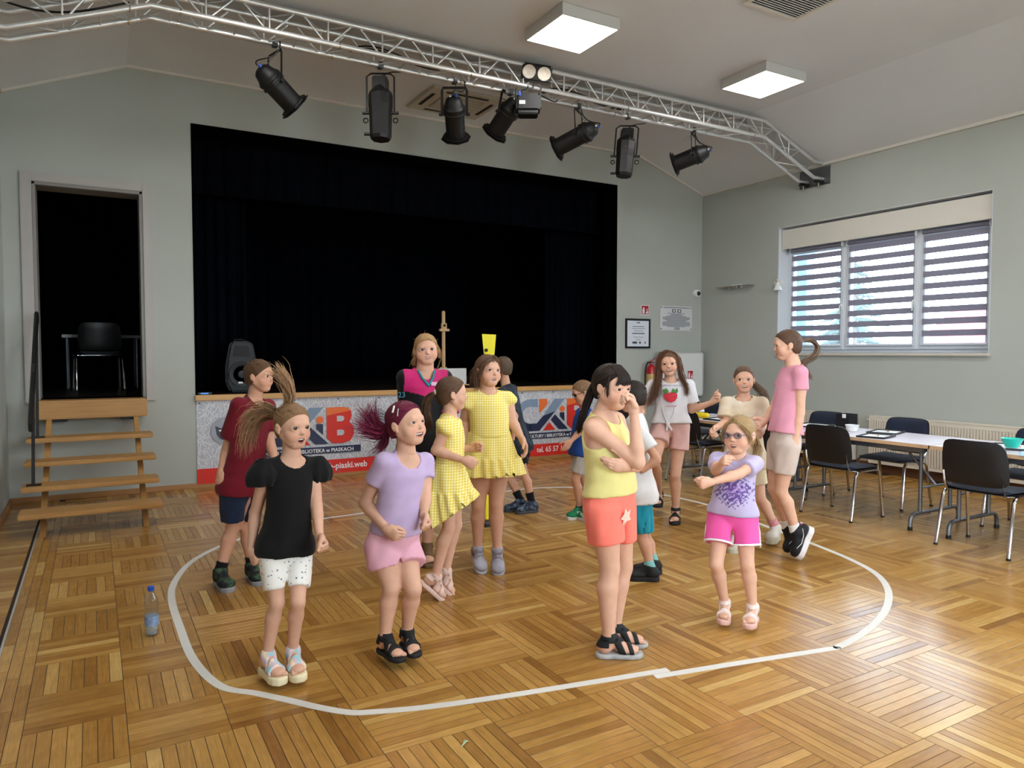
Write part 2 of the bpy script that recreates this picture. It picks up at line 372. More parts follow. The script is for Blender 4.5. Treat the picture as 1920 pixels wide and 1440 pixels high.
# ------------------------------------------------------------------ window
def glass_mat():
    m = bpy.data.materials.new('window_glass'); m.use_nodes = True; N = m.node_tree.nodes; N.clear(); L = m.node_tree.links
    o = N.new('ShaderNodeOutputMaterial'); mx = N.new('ShaderNodeMixShader'); t_ = N.new('ShaderNodeBsdfTransparent'); g = N.new('ShaderNodeBsdfGlossy'); fz = N.new('ShaderNodeFresnel')
    t_.inputs[0].default_value = (.95, .97, .97, 1); g.inputs['Roughness'].default_value = .02; L.new(fz.outputs[0], mx.inputs[0]); L.new(t_.outputs[0], mx.inputs[1]); L.new(g.outputs[0], mx.inputs[2]); L.new(mx.outputs[0], o.inputs[0]); return m
M_glass = glass_mat()
M_pvc = mat('pvc_frame', 'd7dbe2', .35, var=.02, vscale=4)
def band_mat():
    m = bpy.data.materials.new('blind_band'); m.use_nodes = True; N = m.node_tree.nodes; N.clear(); L = m.node_tree.links
    o = N.new('ShaderNodeOutputMaterial'); mx = N.new('ShaderNodeMixShader'); mx.inputs[0].default_value = .27; d_ = N.new('ShaderNodeBsdfDiffuse'); t_ = N.new('ShaderNodeBsdfTranslucent'); n = N.new('ShaderNodeTexNoise'); n.inputs['Scale'].default_value = 40; cr = N.new('ShaderNodeValToRGB')
    cr.color_ramp.elements[0].color = (*lin('8f8c9a'), 1); cr.color_ramp.elements[1].color = (*lin('a19eac'), 1); tc = N.new('ShaderNodeTexCoord'); L.new(tc.outputs['Object'], n.inputs['Vector']); L.new(n.outputs['Fac'], cr.inputs[0]); L.new(cr.outputs[0], d_.inputs[0]); L.new(cr.outputs[0], t_.inputs[0]); L.new(d_.outputs[0], mx.inputs[1]); L.new(t_.outputs[0], mx.inputs[2]); L.new(mx.outputs[0], o.inputs[0]); return m
M_band = band_mat()
def sheer_mat():
    m = bpy.data.materials.new('blind_sheer'); m.use_nodes = True; nt = m.node_tree; N = nt.nodes; N.clear()
    o = N.new('ShaderNodeOutputMaterial'); mx = N.new('ShaderNodeMixShader'); t_ = N.new('ShaderNodeBsdfTransparent'); d_ = N.new('ShaderNodeBsdfTranslucent')
    w = N.new('ShaderNodeTexWave'); tc = N.new('ShaderNodeTexCoord'); w.inputs['Scale'].default_value = 160; nt.links.new(tc.outputs['Object'], w.inputs['Vector'])
    mr = N.new('ShaderNodeMapRange'); mr.inputs[3].default_value = .04; mr.inputs[4].default_value = .14; nt.links.new(w.outputs['Fac'], mr.inputs[0])
    d_.inputs[0].default_value = (.8, .84, .9, 1); t_.inputs[0].default_value = (.95, .97, 1, 1)
    nt.links.new(mr.outputs[0], mx.inputs[0]); nt.links.new(t_.outputs[0], mx.inputs[1]); nt.links.new(d_.outputs[0], mx.inputs[2]); nt.links.new(mx.outputs[0], o.inputs[0])
    return m
M_sheer = sheer_mat()
def window(name, y0, y1, label, blinds, blind_labels):
    w = empty(name, (XR, (y0+y1)/2, WZ0)); w['kind'] = 'structure'; w['label'] = label
    X = XR+.19                                 # inner face of the frame
    zt = 3.0
    for a, b_ in (((X, y0, WZ0), (X+.07, y0+.06, zt+.25)), ((X, y1-.06, WZ0), (X+.07, y1, zt+.25)), ((X, y0, WZ0), (X+.07, y1, WZ0+.07)), ((X, y0, zt-.03), (X+.07, y1, zt+.29))):
        MB().box(a, b_).build('frame', M_pvc, w, bevel=.005)
    wd = y1-y0; cuts = [y0+.05, y0+wd*.315, y0+wd*.665, y1-.05]
    for k in range(3):
        a, c = cuts[k], cuts[k+1]
        if k: MB().box((X-.012, a-.03, WZ0+.04), (X+.07, a+.03, zt)).build('mullion', M_pvc, w, bevel=.006)
        s = MB()
        for q in (((X-.02, a+.02, WZ0+.05), (X+.05, a+.075, zt-.03)), ((X-.02, c-.075, WZ0+.05), (X+.05, c-.02, zt-.03)), ((X-.02, a+.075, WZ0+.05), (X+.05, c-.075, WZ0+.12)), ((X-.02, a+.075, zt-.1), (X+.05, c-.075, zt-.03))): s.box(*q)
        sa = s.build('sash', M_pvc, w, bevel=.004)
        MB().box((X+.012, a+.07, WZ0+.11), (X+.02, c-.07, zt-.09)).build('pane', M_glass, sa)
    for hy in (cuts[1]+.055, cuts[2]+.05):
        h = MB(); h.cbox((X-.028, hy, 2.13), (.012, .024, .07)).tube(bez((X-.034, hy, 2.14), (X-.075, hy, 2.16), (X-.07, hy, 2.08), (X-.062, hy, 2.02), 8), .009, 8)
        h.build('handle', M_white, w, smooth=50)
    MB().box((XR-.05, y0-.02, WZ0-.035), (XR+.2, y1+.02, WZ0)).build('window_sill', mat('sill_stone', 'cbc4b8', .4, var=.05, vscale=12), w, bevel=.008)
    MB().box((XR+.05, y0+.02, zt-.02), (XR+.075, y1-.02, WZ1-.035)).build('blind_cover', M_cream, w, bevel=.004)
    rv = MB()
    rv.box((XR-.002, y0-.001, WZ0), (XR+.2, y0+.006, WZ1)).box((XR-.002, y1-.006, WZ0), (XR+.2, y1+.001, WZ1)).box((XR-.002, y0, WZ1-.006), (XR+.2, y1, WZ1+.001))
    rv.build('reveal', mat('reveal_paint', 'd3d6da', .7, var=.02, vscale=3), w)
    if not blinds: return cuts
    for k in range(3):
        a, c = cuts[k]+.055, cuts[k+1]-.055
        bl = empty('roller_blind', (X-.03, (a+c)/2, 2.98), blind_labels[k], 'roller blind', 'day and night blinds on the window')
        MB().tube([(X-.045, a-.01, 2.955), (X-.045, c+.01, 2.955)], .026, 12).build('roller', M_band, bl, smooth=50)
        for yy in (a-.02, c+.012): MB().cbox((X-.045, yy, 2.955), (.05, .012, .06)).build('bracket', M_white, bl, bevel=.003)
        pz = .142; z = 2.87-(.03 if k == 2 else 0)
        z0 = WZ0+.11
        for i in range(9):
            zz = z-i*pz
            MB().box((X-.034, a, zz-.033), (X-.031, c, zz+.040)).build('band', M_band, bl)
        MB().box((X-.0335, a, z0), (X-.0325, c, 2.93)).build('sheer_fabric', M_sheer, bl)
        MB().tube([(X-.033, a-.005, z0-.008), (X-.033, c+.005, z0-.008)], .013, 8, flat=(1, .8)).build('bottom_rail', M_pvc, bl, smooth=50)
        MB().tube([(X-.06, c+.018, 2.94), (X-.062, c+.02, 2.3), (X-.06, c+.018, 1.75)], .0022, 5).build('chain', M_white, bl)
    return cuts
window('window_1', WY0, WY1, 'wide three-part window with zebra blinds in the side wall', True, ['striped roller blind on the rightmost pane, a pink roof behind it', 'striped roller blind on the middle pane, a fir tree behind it', 'striped roller blind on the leftmost pane beside the pale reveal'])
window('window_2', W2[0], W2[1], 'three-part window further along the side wall', False, None)
# unseen window added in the left wall beside the camera, for more daylight
w = empty('window_3', (XL, -.2, 1.2)); w['kind'] = 'structure'; w['label'] = 'plain unseen window added in the left wall for daylight'
for a, b_ in (((XL-.2, -1.6, 1.2), (XL-.13, -1.53, WZ1)), ((XL-.2, 1.13, 1.2), (XL-.13, 1.2, WZ1)), ((XL-.2, -1.6, 1.2), (XL-.13, 1.2, 1.27)), ((XL-.2, -1.6, WZ1-.07), (XL-.13, 1.2, WZ1)), ((XL-.2, -.24, 1.2), (XL-.13, -.16, WZ1))):
    MB().box(a, b_).build('frame', M_pvc, w, bevel=.004)
MB().box((XL-.17, -1.55, 1.25), (XL-.16, 1.15, WZ1-.05)).build('pane', M_glass, w)
for k, x in enumerate((1.2, 4.6)):  # unseen rear windows, added to bring in more cool daylight
    w = empty('window_%d' % (4+k), (x+1.1, YF, 1.0)); w['kind'] = 'structure'; w['label'] = 'plain unseen window added behind the camera for daylight'
    for a, b_ in (((x, YF-.2, 1.0), (x+.07, YF-.13, WZ1)), ((x+2.13, YF-.2, 1.0), (x+2.2, YF-.13, WZ1)), ((x, YF-.2, 1.0), (x+2.2, YF-.13, 1.07)), ((x, YF-.2, WZ1-.07), (x+2.2, YF-.13, WZ1)), ((x+1.06, YF-.2, 1.0), (x+1.14, YF-.13, WZ1))):
        MB().box(a, b_).build('frame', M_pvc, w, bevel=.004)
    MB().box((x+.05, YF-.17, 1.05), (x+2.15, YF-.16, WZ1-.05)).build('pane', M_glass, w)
def portal(loc, sx, sy, rot):
    l = bpy.data.lights.new('window_portal', 'AREA'); l.shape = 'RECTANGLE'; l.size = sx; l.size_y = sy; l.cycles.is_portal = True
    o = bpy.data.objects.new('window_portal', l); COL.objects.link(o); o.location = loc; o.rotation_euler = rot
portal((XR+.40, (WY0+WY1)/2, (WZ0+WZ1)/2), 1.9, 3.0, (0, math.pi/2, 0)); portal((XR+.40, (W2[0]+W2[1])/2, (WZ0+WZ1)/2), 1.9, 3.0, (0, math.pi/2, 0))
portal((2.3, YF-.34, (1+WZ1)/2), 2.3, 2.4, (math.pi/2, 0, 0)); portal((5.7, YF-.34, (1+WZ1)/2), 2.3, 2.4, (math.pi/2, 0, 0))
portal((XL-.34, -.2, (1.2+WZ1)/2), 2.2, 2.9, (0, -math.pi/2, 0))

# ------------------------------------------------------------------ outside the window
M_render = mat('outside_render', '5686b8', .8, var=.03, vscale=2)
MB().box((9.4, 7.36, -1), (9.6, 8.6, 5)).build('building_wall', M_render, label='pale blue outside wall seen through the left window pane', cat='building', bevel=.01)
hs = empty('neighbour_house', (22, 9.5, -1), 'house with a pink-red roof seen through the right window pane', 'house')
MB().box((19.5, 6.4, -1), (25, 11.9, 1.2)).build('wall', mat('house_wall', '8a8078', .8, var=.05), hs)
M_roof = mat('house_roof', '962036', .7, var=.1, vscale=3, stretch=(1, 8, 1))
MB().prism([(19.1, 6.1, 1.15), (22.2, 6.1, 2.8), (25.4, 6.1, 1.15), (22.2, 6.1, 1.3)], (0, 6.1, 0)).build('roof', M_roof, hs)
tr = empty('fir_tree', (15.2, 10.6, -1), 'pale green fir tree seen through the middle window pane', 'tree')
MB().tube([(15.2, 10.6, -1), (15.2, 10.6, 4.6)], [.14, .03], 8).build('trunk', mat('bark', '6b5644', .9, var=.2), tr, smooth=60)
fb = MB(); rnd = random.Random(3)
for i in range(150):
    h = rnd.uniform(0, 1)**1.1; z = -.4+4.2*h; L_ = (1.55*(1-h)+.15)*rnd.uniform(.7, 1.1); a = rnd.uniform(0, 6.28); dx, dy = math.cos(a), math.sin(a)
    p0 = Vector((15.2, 10.6, z)); p1 = p0+Vector((dx*L_*.6, dy*L_*.6, -.05)); p2 = p0+Vector((dx*L_, dy*L_, -.22*L_))
    fb.tube([p0, p1, p2], [.05, .09, .02], 5, flat=(.5, 1.4))
    for q in range(4):
        u = .35+.16*q; c = p0.lerp(p2, u); s_ = 1 if q % 2 else -1
        fb.tube([c, c+Vector((dx*.18-dy*.22*s_, dy*.18+dx*.22*s_, -.06))], [.05, .01], 4, flat=(.5, 1.3))
fb.build('foliage', mat('fir_needles', '2c4f47', .8, var=.2, vscale=6), tr)
MB().box((XR+.34, -40, -1.2), (60, 60, -1)).box((-50, -40, -1.2), (XL-.3, 60, -1)).box((XL-.3, -40, -1.2), (XR+.34, YF-.3, -1)).build('ground_outside', mat('outside_ground', 'b9b9b2', .9, var=.1), kind='structure', label='ground outside the hall')
# ------------------------------------------------------------------ ceiling lamps
M_lampbody = mat('lamp_body', 'c9c7c4', .5, var=.02, vscale=5)
M_diff = mat('lamp_diffuser', 'ffffff', .5, emit=(1.0, .985, .95), estr=LAMP)
def lamp(x, y, label):
    t = empty('ceiling_light', (x, y, CZ), label, 'ceiling light', 'square ceiling lights')
    b = MB(); h = .31
    for a, c in (((-h, -h), (h, -h+.014)), ((-h, h-.014), (h, h)), ((-h, -h+.014), (-h+.014, h-.014)), ((h-.014, -h+.014), (h, h-.014))):
        b.box((x+a[0], y+a[1], CZ-.105), (x+c[0], y+c[1], CZ-.004))
    b.box((x-h+.01, y-h+.01, CZ-.02), (x+h-.01, y+h-.01, CZ-.006))
    b.build('housing', M_lampbody, t)
    MB().box((x-h+.014, y-h+.014, CZ-.101), (x+h-.014, y+h-.014, CZ-.085)).build('diffuser', M_diff, t)
lamp(3.84, 5.57, 'lit square ceiling light nearest the truss, left of the other lit one')
lamp(6.34, 5.56, 'lit square ceiling light nearer the window wall')
for x, y in ((1.34, 5.57), (1.34, 2.2), (3.84, 2.2), (6.34, 2.2), (1.34, -1.1), (3.84, -1.1), (6.34, -1.1)): lamp(x, y, 'square ceiling light outside the picture, %s, %s' % ({1.34: 'left row', 3.84: 'middle row', 6.34: 'right row'}[x], {5.57: 'near the truss', 2.2: 'above the camera', -1.1: 'at the rear wall'}[y]))

# ------------------------------------------------------------------ air conditioning cassette, return grille
t = empty('air_conditioner', (3.82, 7.98, CZ), 'beige four-way ceiling air conditioner behind the truss', 'air conditioner')
M_ac = mat('ac_panel', 'c4bcab', .5, var=.03, vscale=4)
x0, x1, y0, y1 = 3.35, 4.29, 7.56, 8.38
MB().box((x0, y0, CZ-.03), (x1, y1, CZ)).build('panel', M_ac, t, bevel=.012)
MB().box((x0+.2, y0+.2, CZ-.042), (x1-.2, y1-.2, CZ-.025)).build('grille', mat('ac_grille', 'aba391', .6, var=.05), t, bevel=.006)
for i in range(7): MB().box((x0+.22, y0+.225+i*.055, CZ-.047), (x1-.22, y0+.235+i*.055, CZ-.04)).build('grille_bar', M_ac, t)
M_slot = mat('dark_slot', '2c2a27', .8, var=.1)
for a, b_ in (((x0+.2, y0+.07), (x1-.2, y0+.11)), ((x0+.2, y1-.11), (x1-.2, y1-.07)), ((x0+.07, y0+.2), (x0+.11, y1-.2)), ((x1-.11, y0+.2), (x1-.07, y1-.2))):
    MB().box((*a, CZ-.034), (*b_, CZ-.028)).build('outlet', M_slot, t)
t = empty('ceiling_grille', (5.18, 4.15, CZ), 'grey slatted return grille in the ceiling at the top edge', 'vent')
MB().box((4.87, 3.85, CZ-.02), (5.49, 4.47, CZ)).build('backing', M_slot, t)
for a, b_ in (((4.85, 3.83), (5.51, 3.87)), ((4.85, 4.45), (5.51, 4.49)), ((4.85, 3.87), (4.89, 4.45)), ((5.47, 3.87), (5.51, 4.45))): MB().box((*a, CZ-.032), (*b_, CZ)).build('frame', M_cream, t, bevel=.004)
for i in range(20): MB().obox((5.18, 3.89+i*.029, CZ-.024), (.29, 0, 0), (0, .009, .004), (0, -.001, .002)).build('slat', M_lampbody, t)

# ------------------------------------------------------------------ lighting truss
TY0, TY1, TZ0, TZ1 = 6.45, 6.69, 4.225, 4.43
TR = empty('lighting_truss', (4, 6.57, 4.2), 'aluminium box truss spanning the hall below the ceiling', 'truss')
def tp(x, lvl):
    """chord height at x for the lower (0) or upper (1) chords of the bent truss"""
    z = TZ0 if lvl == 0 else TZ1
    if x < .448: z -= min((.448-x), .95)*.4
    if x > 7.40: z -= min((x-7.40), .95)*.41
    return z
xs = [XL+.01, -.50, .448, 7.40, 8.35, XR-.01]
for Y in (TY0, TY1):
    for l in (0, 1):
        MB().tube([(x, Y, tp(x, l)) for x in xs], .0245, 12).build('chord', M_alu, TR, smooth=50)
_u = MB().tube([(0, 0, -.5), (0, 0, .5)], 1, 7); _um = _u.build('brace', M_alu, TR, smooth=60); unit_me = _um.data; bpy.data.objects.remove(_um)
def brace(p, q, r=.0085):
    p, q = Vector(p), Vector(q); v = q-p; o = bpy.data.objects.new('brace', unit_me); COL.objects.link(o); o.parent = TR
    o.matrix_parent_inverse = TR.matrix_basis.inverted()
    o.matrix_basis = Matrix.Translation((p+q)/2) @ v.to_track_quat('Z', 'Y').to_matrix().to_4x4() @ Matrix.Diagonal((r, r, v.length, 1))
def P(x, Y, l): return (x, Y, tp(x, l))
x = -.40; per = .50
while x < 8.3:
    m_, e_ = x+per/2, x+per
    if e_ > 8.4: break
    for Y in (TY0, TY1):
        brace(P(x+.025, Y, 1), P(m_-.025, Y, 0)); brace(P(m_+.025, Y, 0), P(e_-.025, Y, 1)); brace(P(m_, Y, 0), P(m_, Y, 1))
    brace(P(x+.02, TY0, 0), P(m_-.02, TY1, 0)); brace(P(m_+.02, TY1, 0), P(e_-.02, TY0, 0)); brace(P(x, TY0, 1), P(m_, TY1, 1)); brace(P(m_, TY1, 1), P(e_, TY0, 1))
    brace(P(e_, TY0, 0), P(e_, TY1, 0)); x += per
for x in (.30, .66, 1.95, 3.25, 4.05, 5.2, 7.2):
    for Y in (TY0, TY1):
        MB().tube([(x-.006, Y, tp(x, 0)), (x+.006, Y, tp(x, 0))], .0275, 12).build('coupler', M_chrome, TR, smooth=50)
wb = empty('truss_bracket', (XR-.02, 6.57, 3.86), 'dark steel wall bracket holding the right end of the truss', 'bracket')
MB().box((XR-.012, 6.34, 3.76), (XR-.001, 6.82, 4.0)).build('plate', M_steel, wb, bevel=.003)
for Y in (6.45, 6.69): MB().box((XR-.16, Y-.03, 3.775), (XR-.01, Y+.03, 3.80)).build('arm', M_black, wb, bevel=.003); MB().tube([(XR-.1, Y, 3.80), (XR-.1, Y, 3.72)], .012, 8).build('bolt', M_chrome, wb)
wb = empty('truss_bracket', (XL+.02, 6.57, 3.86), 'dark steel wall bracket holding the left end of the truss', 'bracket')
MB().box((XL+.001, 6.34, 3.76), (XL+.012, 6.82, 4.0)).build('plate', M_steel, wb, bevel=.003)
MB().tube(bez((XL, 6.5, 4.15), (-.3, 6.5, 3.9), (0, 6.48, 4.1), (.3, 6.47, 4.22), 14), .008, 6).build('black_cable', M_black, smooth=60, label='black cable lying along the left end of the truss', cat='cable')

# ------------------------------------------------------------------ stage lights
M_can = mat('black_can', '070708', .5, var=.15, vscale=12, bump=.04, bscale=200)
M_bluep = mat('blue_plug', '2f55b5', .4, var=.05)
def clampbits(t, top):
    MB().cbox((top.x, TY1, TZ0), (.05, .064, .064)).build('clamp', M_steel, t, bevel=.008)
def par(rear_px, front_px, dd, yoke_px, label, cab=0):
    top = onY(*yoke_px, TY1); d0 = (top-CAMLOC).dot(FW)
    rear = at(*rear_px, d0+dd[0]); front = at(*front_px, d0+dd[1]); ax = (front-rear).normalized(); L_ = (front-rear).length
    t = empty('stage_spotlight', top, label, 'stage light', 'par can stage lights on the truss'); clampbits(t, top)
    R = .107
    MB().lathe([(.02, -.01), (.05, 0), (.075, .02), (.092, .075), (R, .1), (R+.006, .105), (R+.006, .125), (R, .13), (R, .15), (R+.006, .155), (R+.006, .17), (R-.008, .175), (R-.010, L_-.03), (R+.004, L_-.03), (R+.004, L_)], rear, ax, 28).build('body', M_can, t, smooth=35)
    MB().lathe([(.155, 0), (.155, .006), (.108, .006), (.108, 0)], front, ax, 8).build('gel_frame', M_can, t)
    MB().lathe([(.138, -.022), (.138, -.014), (.108, -.014), (.108, -.022)], front, ax, 8).build('gel_frame', M_can, t)
    MB().lathe([(.09, 0), (.085, .004)], front+ax*.001, ax, 24).build('lens', mat('lens_glass', '3a3c40', .1, var=.05), t)
    side = ax.cross(Vector((0, 0, 1))).normalized(); mid = rear+ax*(L_*.42)
    piv = [mid+side*s*(R+.018) for s in (-1, 1)]
    upd = (top-Vector((0, 0, .035))); hw = side*(R+.018)
    pts = [piv[0], upd-hw-Vector((0, 0, .03)), upd-hw*.9, upd+hw*.9, upd+hw-Vector((0, 0, .03)), piv[1]]
    MB().tube(pts, .014, 4, flat=(.3, 1.3), up=ax).build('yoke', M_can, t)
    for p, s in zip(piv, (-1, 1)): MB().tube([p-side*s*.01, p+side*s*.03], .016, 8).build('knob', M_blackpl, t, smooth=40)
    pl = rear+side*.03+ax*.02
    MB().tube([pl, pl-ax*.05+Vector((0, 0, .0))], .013, 8).build('plug', M_bluep, t, smooth=50)
    MB().tube([rear-side*.03+ax*.015, rear-side*.03-ax*.012], .012, 8).build('screw_cap', M_white, t, smooth=50)
    c = bez(rear-ax*.03, rear-ax*.12+Vector((0, 0, .02)), top+side*.14+Vector((0, 0, -.18)), top+side*.1+Vector((0, 0, .04)), 14)
    MB().tube(c, .006, 6).build('cable', M_black, t, smooth=60)
    c = bez(mid+ax*-.12, mid+Vector((0, 0, .14))-ax*.1, top-side*.05-Vector((0, 0, .12)), top+Vector((.03, 0, .02)), 12)
    MB().tube(c, .0035, 5).build('safety_wire', M_steel, t, smooth=60)
    return t
def profile(px, bot_px, w_, label, lean=0):
    top = onY(*px, TY1); d0 = (top-CAMLOC).dot(FW); bot = at(*bot_px, d0-.02); rear = top-Vector((0, 0, .05)); ax = (bot-rear).normalized(); L_ = (bot-rear).length
    t = empty('profile_spotlight', top, label, 'stage light', 'profile stage lights on the truss'); clampbits(t, top)
    side = RT.copy(); fr = ax.cross(side).normalized(); r = w_
    MB().lathe([(r*.99, .17*L_/.6), (r*1.08, .2*L_/.6), (r*1.08, .3*L_/.6), (r*1.0, .38*L_/.6), (r*.96, L_-.03), (r*.85, L_)], rear, ax, 8).build('body', M_can, t)
    MB().obox(rear+ax*(.11*L_/.6), side*r*.68, fr*r*.6, ax*.07*L_/.6).build('lamp_housing', M_can, t, bevel=.012)
    MB().lathe([(r*.6, .12*L_/.6), (r*1.0, .185*L_/.6)], rear, ax, 8).build('collar', M_can, t)
    MB().obox(rear+ax*.07+side*-.05-fr*r*.62, side*.018, fr*.004, ax*.03).build('plug', M_bluep, t)
    MB().lathe([(.018, 0), (.015, .006)], rear+ax*(.25*L_/.6)+(CAMLOC-rear).normalized()*r*.98, (CAMLOC-rear), 12).build('badge', M_white, t)
    py = rear+ax*(.36*L_/.6)
    pts = [py-side*(r+.025), rear-side*(r+.025)+ax*.03, rear-side*r*.85, rear+side*r*.85, rear+side*(r+.025)+ax*.03, py+side*(r+.025)]
    MB().tube(pts, .009, 6).build('yoke', M_can, t, smooth=50)
    for s in (-1, 1):
        MB().tube([py+side*s*r*.9, py+side*s*(r+.065)], .014, 8).build('knob', M_blackpl, t, smooth=50)
        c = py+ax*.07+side*s*(r+.035)
        MB().tube([c+(side*math.cos(a)+ax*math.sin(a))*.022 for a in [i*math.pi/5 for i in range(11)]], .006, 6, cap=False).build('handle', M_can, t, smooth=60)
    MB().tube([py+ax*.2-side*r*.9, py+ax*.2-side*(r+.05)], .015, 8).build('knob', M_blackpl, t, smooth=50)
    MB().tube(bez(rear+ax*.04, rear+Vector((.1, 0, .06)), top+Vector((.15, 0, -.02)), top+Vector((.28, .02, .03)), 12), .006, 6).build('cable', M_black, t, smooth=60)
par((487, 128), (553, 200), (-.08, .16), (515, 92), 'black par can at the left end of the row, tilted to the right')
profile((713, 128), (714, 262), .106, 'black octagonal profile spotlight hanging straight down left of the air conditioner')
par((850, 182), (855, 258), (-.08, .22), (852, 158), 'black par can pointing down in front of the air conditioner')
par((968, 188), (927, 250), (-.06, .18), (957, 168), 'black par can tilted left behind the twin-lens blinder')
par((1118, 238), (1043, 278), (-.06, .14), (1084, 203), 'black par can right of the blinder, aimed down to the left')
profile((1177, 228), (1169, 331), .103, 'black octagonal profile spotlight between two par cans at the right')
par((1328, 282), (1264, 308), (-.06, .12), (1300, 248), 'black par can at the right end of the row, aimed left')
# blinder with two round lenses and its dimmer
t = empty('blinder_light', (3.95, 6.36, 4.33), 'black twin blinder with two round white lenses on the truss', 'stage light')
c = onY(1006, 137, 6.36); fx = RT*.125; nrm = (-FW+Vector((0, 0, -.25))).normalized(); uy = nrm.cross(RT).normalized()
rx = (RT+Vector((0, 0, -.16))).normalized(); uy = nrm.cross(rx).normalized(); nrm = rx.cross(uy)
MB().obox(c-nrm*.03, rx*.155, uy*.088, nrm*.04).build('housing', M_can, t, bevel=.02)
for s in (-1, 1):
    MB().lathe([(.062, .005), (.068, .012), (.062, .018), (.05, .012), (.02, .004)], c+rx*s*.077+nrm*.008, nrm, 24).build('lens', mat('blinder_lens', 'f1e6d8', .25, var=.12, vscale=30), t, smooth=40)
t2 = empty('moving_head_light', (3.93, 6.45, 4.1), 'black boxy light fixture with a white label under the blinder', 'stage light')
c = onY(990, 196, 6.42)
MB().obox(c, RT*.12, UPV*.09, FW*.09).build('housing', M_can, t2, bevel=.02)
MB().obox(c-UPV*.10, RT*.1, UPV*.02, FW*.08).build('base', M_can, t2, bevel=.01)
MB().obox(c-FW*.092-RT*.06-UPV*.01, RT*.03, UPV*.018, FW*.001).build('label_plate', M_white, t2)
MB().obox(c-FW*.09-RT*.085+UPV*.075, RT*.012, UPV*.025, FW*.012).build('plug', M_bluep, t2, bevel=.004)
for s in (-1, 1): MB().obox(c+RT*s*.128+UPV*.06, RT*.006, UPV*.1, FW*.02).build('bracket', M_can, t2, bevel=.003)
for k, (a, b_) in enumerate([((-.05, .1), (.0, .2)), ((.03, .1), (.06, .22)), ((.09, .06), (.3, .05))]): MB().tube(bez(c+RT*a[0]+UPV*a[1], c+RT*(a[0]-.05)+UPV*.2, c+RT*b_[0]+UPV*(b_[1]-.1), c+RT*b_[0]+UPV*b_[1], 10), .006, 6).build('cable', M_black, t2, smooth=60)
for k, (p, q, lab) in enumerate([((2.1, 6.62, 4.27), (3.0, 6.62, 4.27), 'black cables bundled in the truss left of the air conditioner'), ((4.2, 6.62, 4.26), (5.3, 6.64, 4.27), 'black cables bundled in the truss right of the blinder')]):
    p, q = Vector(p), Vector(q); cb = empty('truss_cable', p, lab, 'cable')
    for i in range(3):
        o = Vector((0, .02*i, .012*i)); MB().tube(bez(p+o, p+o+Vector((.3, .05, .12+.05*i)), q+o+Vector((-.3, -.05, -.06)), q+o, 16), .007, 6).build('strand', M_black, cb, smooth=60)

# ------------------------------------------------------------------ stairs with a handrail
t = empty('stairs', (0, 7.7, 0), 'open oak stairs leading up to the doorway', 'stairs')
TRD = [(6.90, .205), (7.25, .37), (7.60, .535), (7.95, .71)]
for y, z in TRD: MB().box((-.555, y, z-.042), (.495, y+.29, z)).build('tread', M_oakx, t, bevel=.008)
MB().box((-.505, 8.42, .845), (.475, 8.685, 1.03)).build('landing', M_oakx, t, bevel=.01)
for x in (-.415, .345): MB().prism([(x, 6.98, 0), (x, 7.13, 0), (x, 8.60, .85), (x, 8.44, .85)], (.045, 0, 0)).build('stringer', M_oakx, t)
for x in (-.3, .29): MB().box((x-.06, 8.46, .815), (x+.06, 8.68, .845)).build('fixing_plate', M_black, t, bevel=.004)
t = empty('handrail', (-.47, 7.8, .37), 'black steel handrail bolted to the stair treads', 'handrail')
RX = -.47
for y, z, y2, z2 in ((7.37, .37, 7.77, 1.40), (8.07, .71, 8.32, 1.75)):
    MB().tube([(RX, y, z), (RX, y2, z2)], .028, 4, flat=(.6, 1.2), up=(1, 0, 0)).build('post', M_black, t)
    MB().box((RX-.05, y-.045, z), (RX+.06, y+.045, z+.008)).build('base_plate', M_black, t, bevel=.002)
rail = [(RX, 8.42, 1.80), (RX, 8.44, 1.85), (RX, 8.40, 1.87)]+[(RX, 8.40-(8.40-7.33)*i/6, 1.87-(1.87-.95)*i/6) for i in range(1, 7)]+[(RX, 7.29, .90), (RX, 7.31, .85)]
MB().tube(rail, .030, 8, flat=(1.3, .7), up=(0, 0, 1)).build('rail', M_black, t, smooth=50)

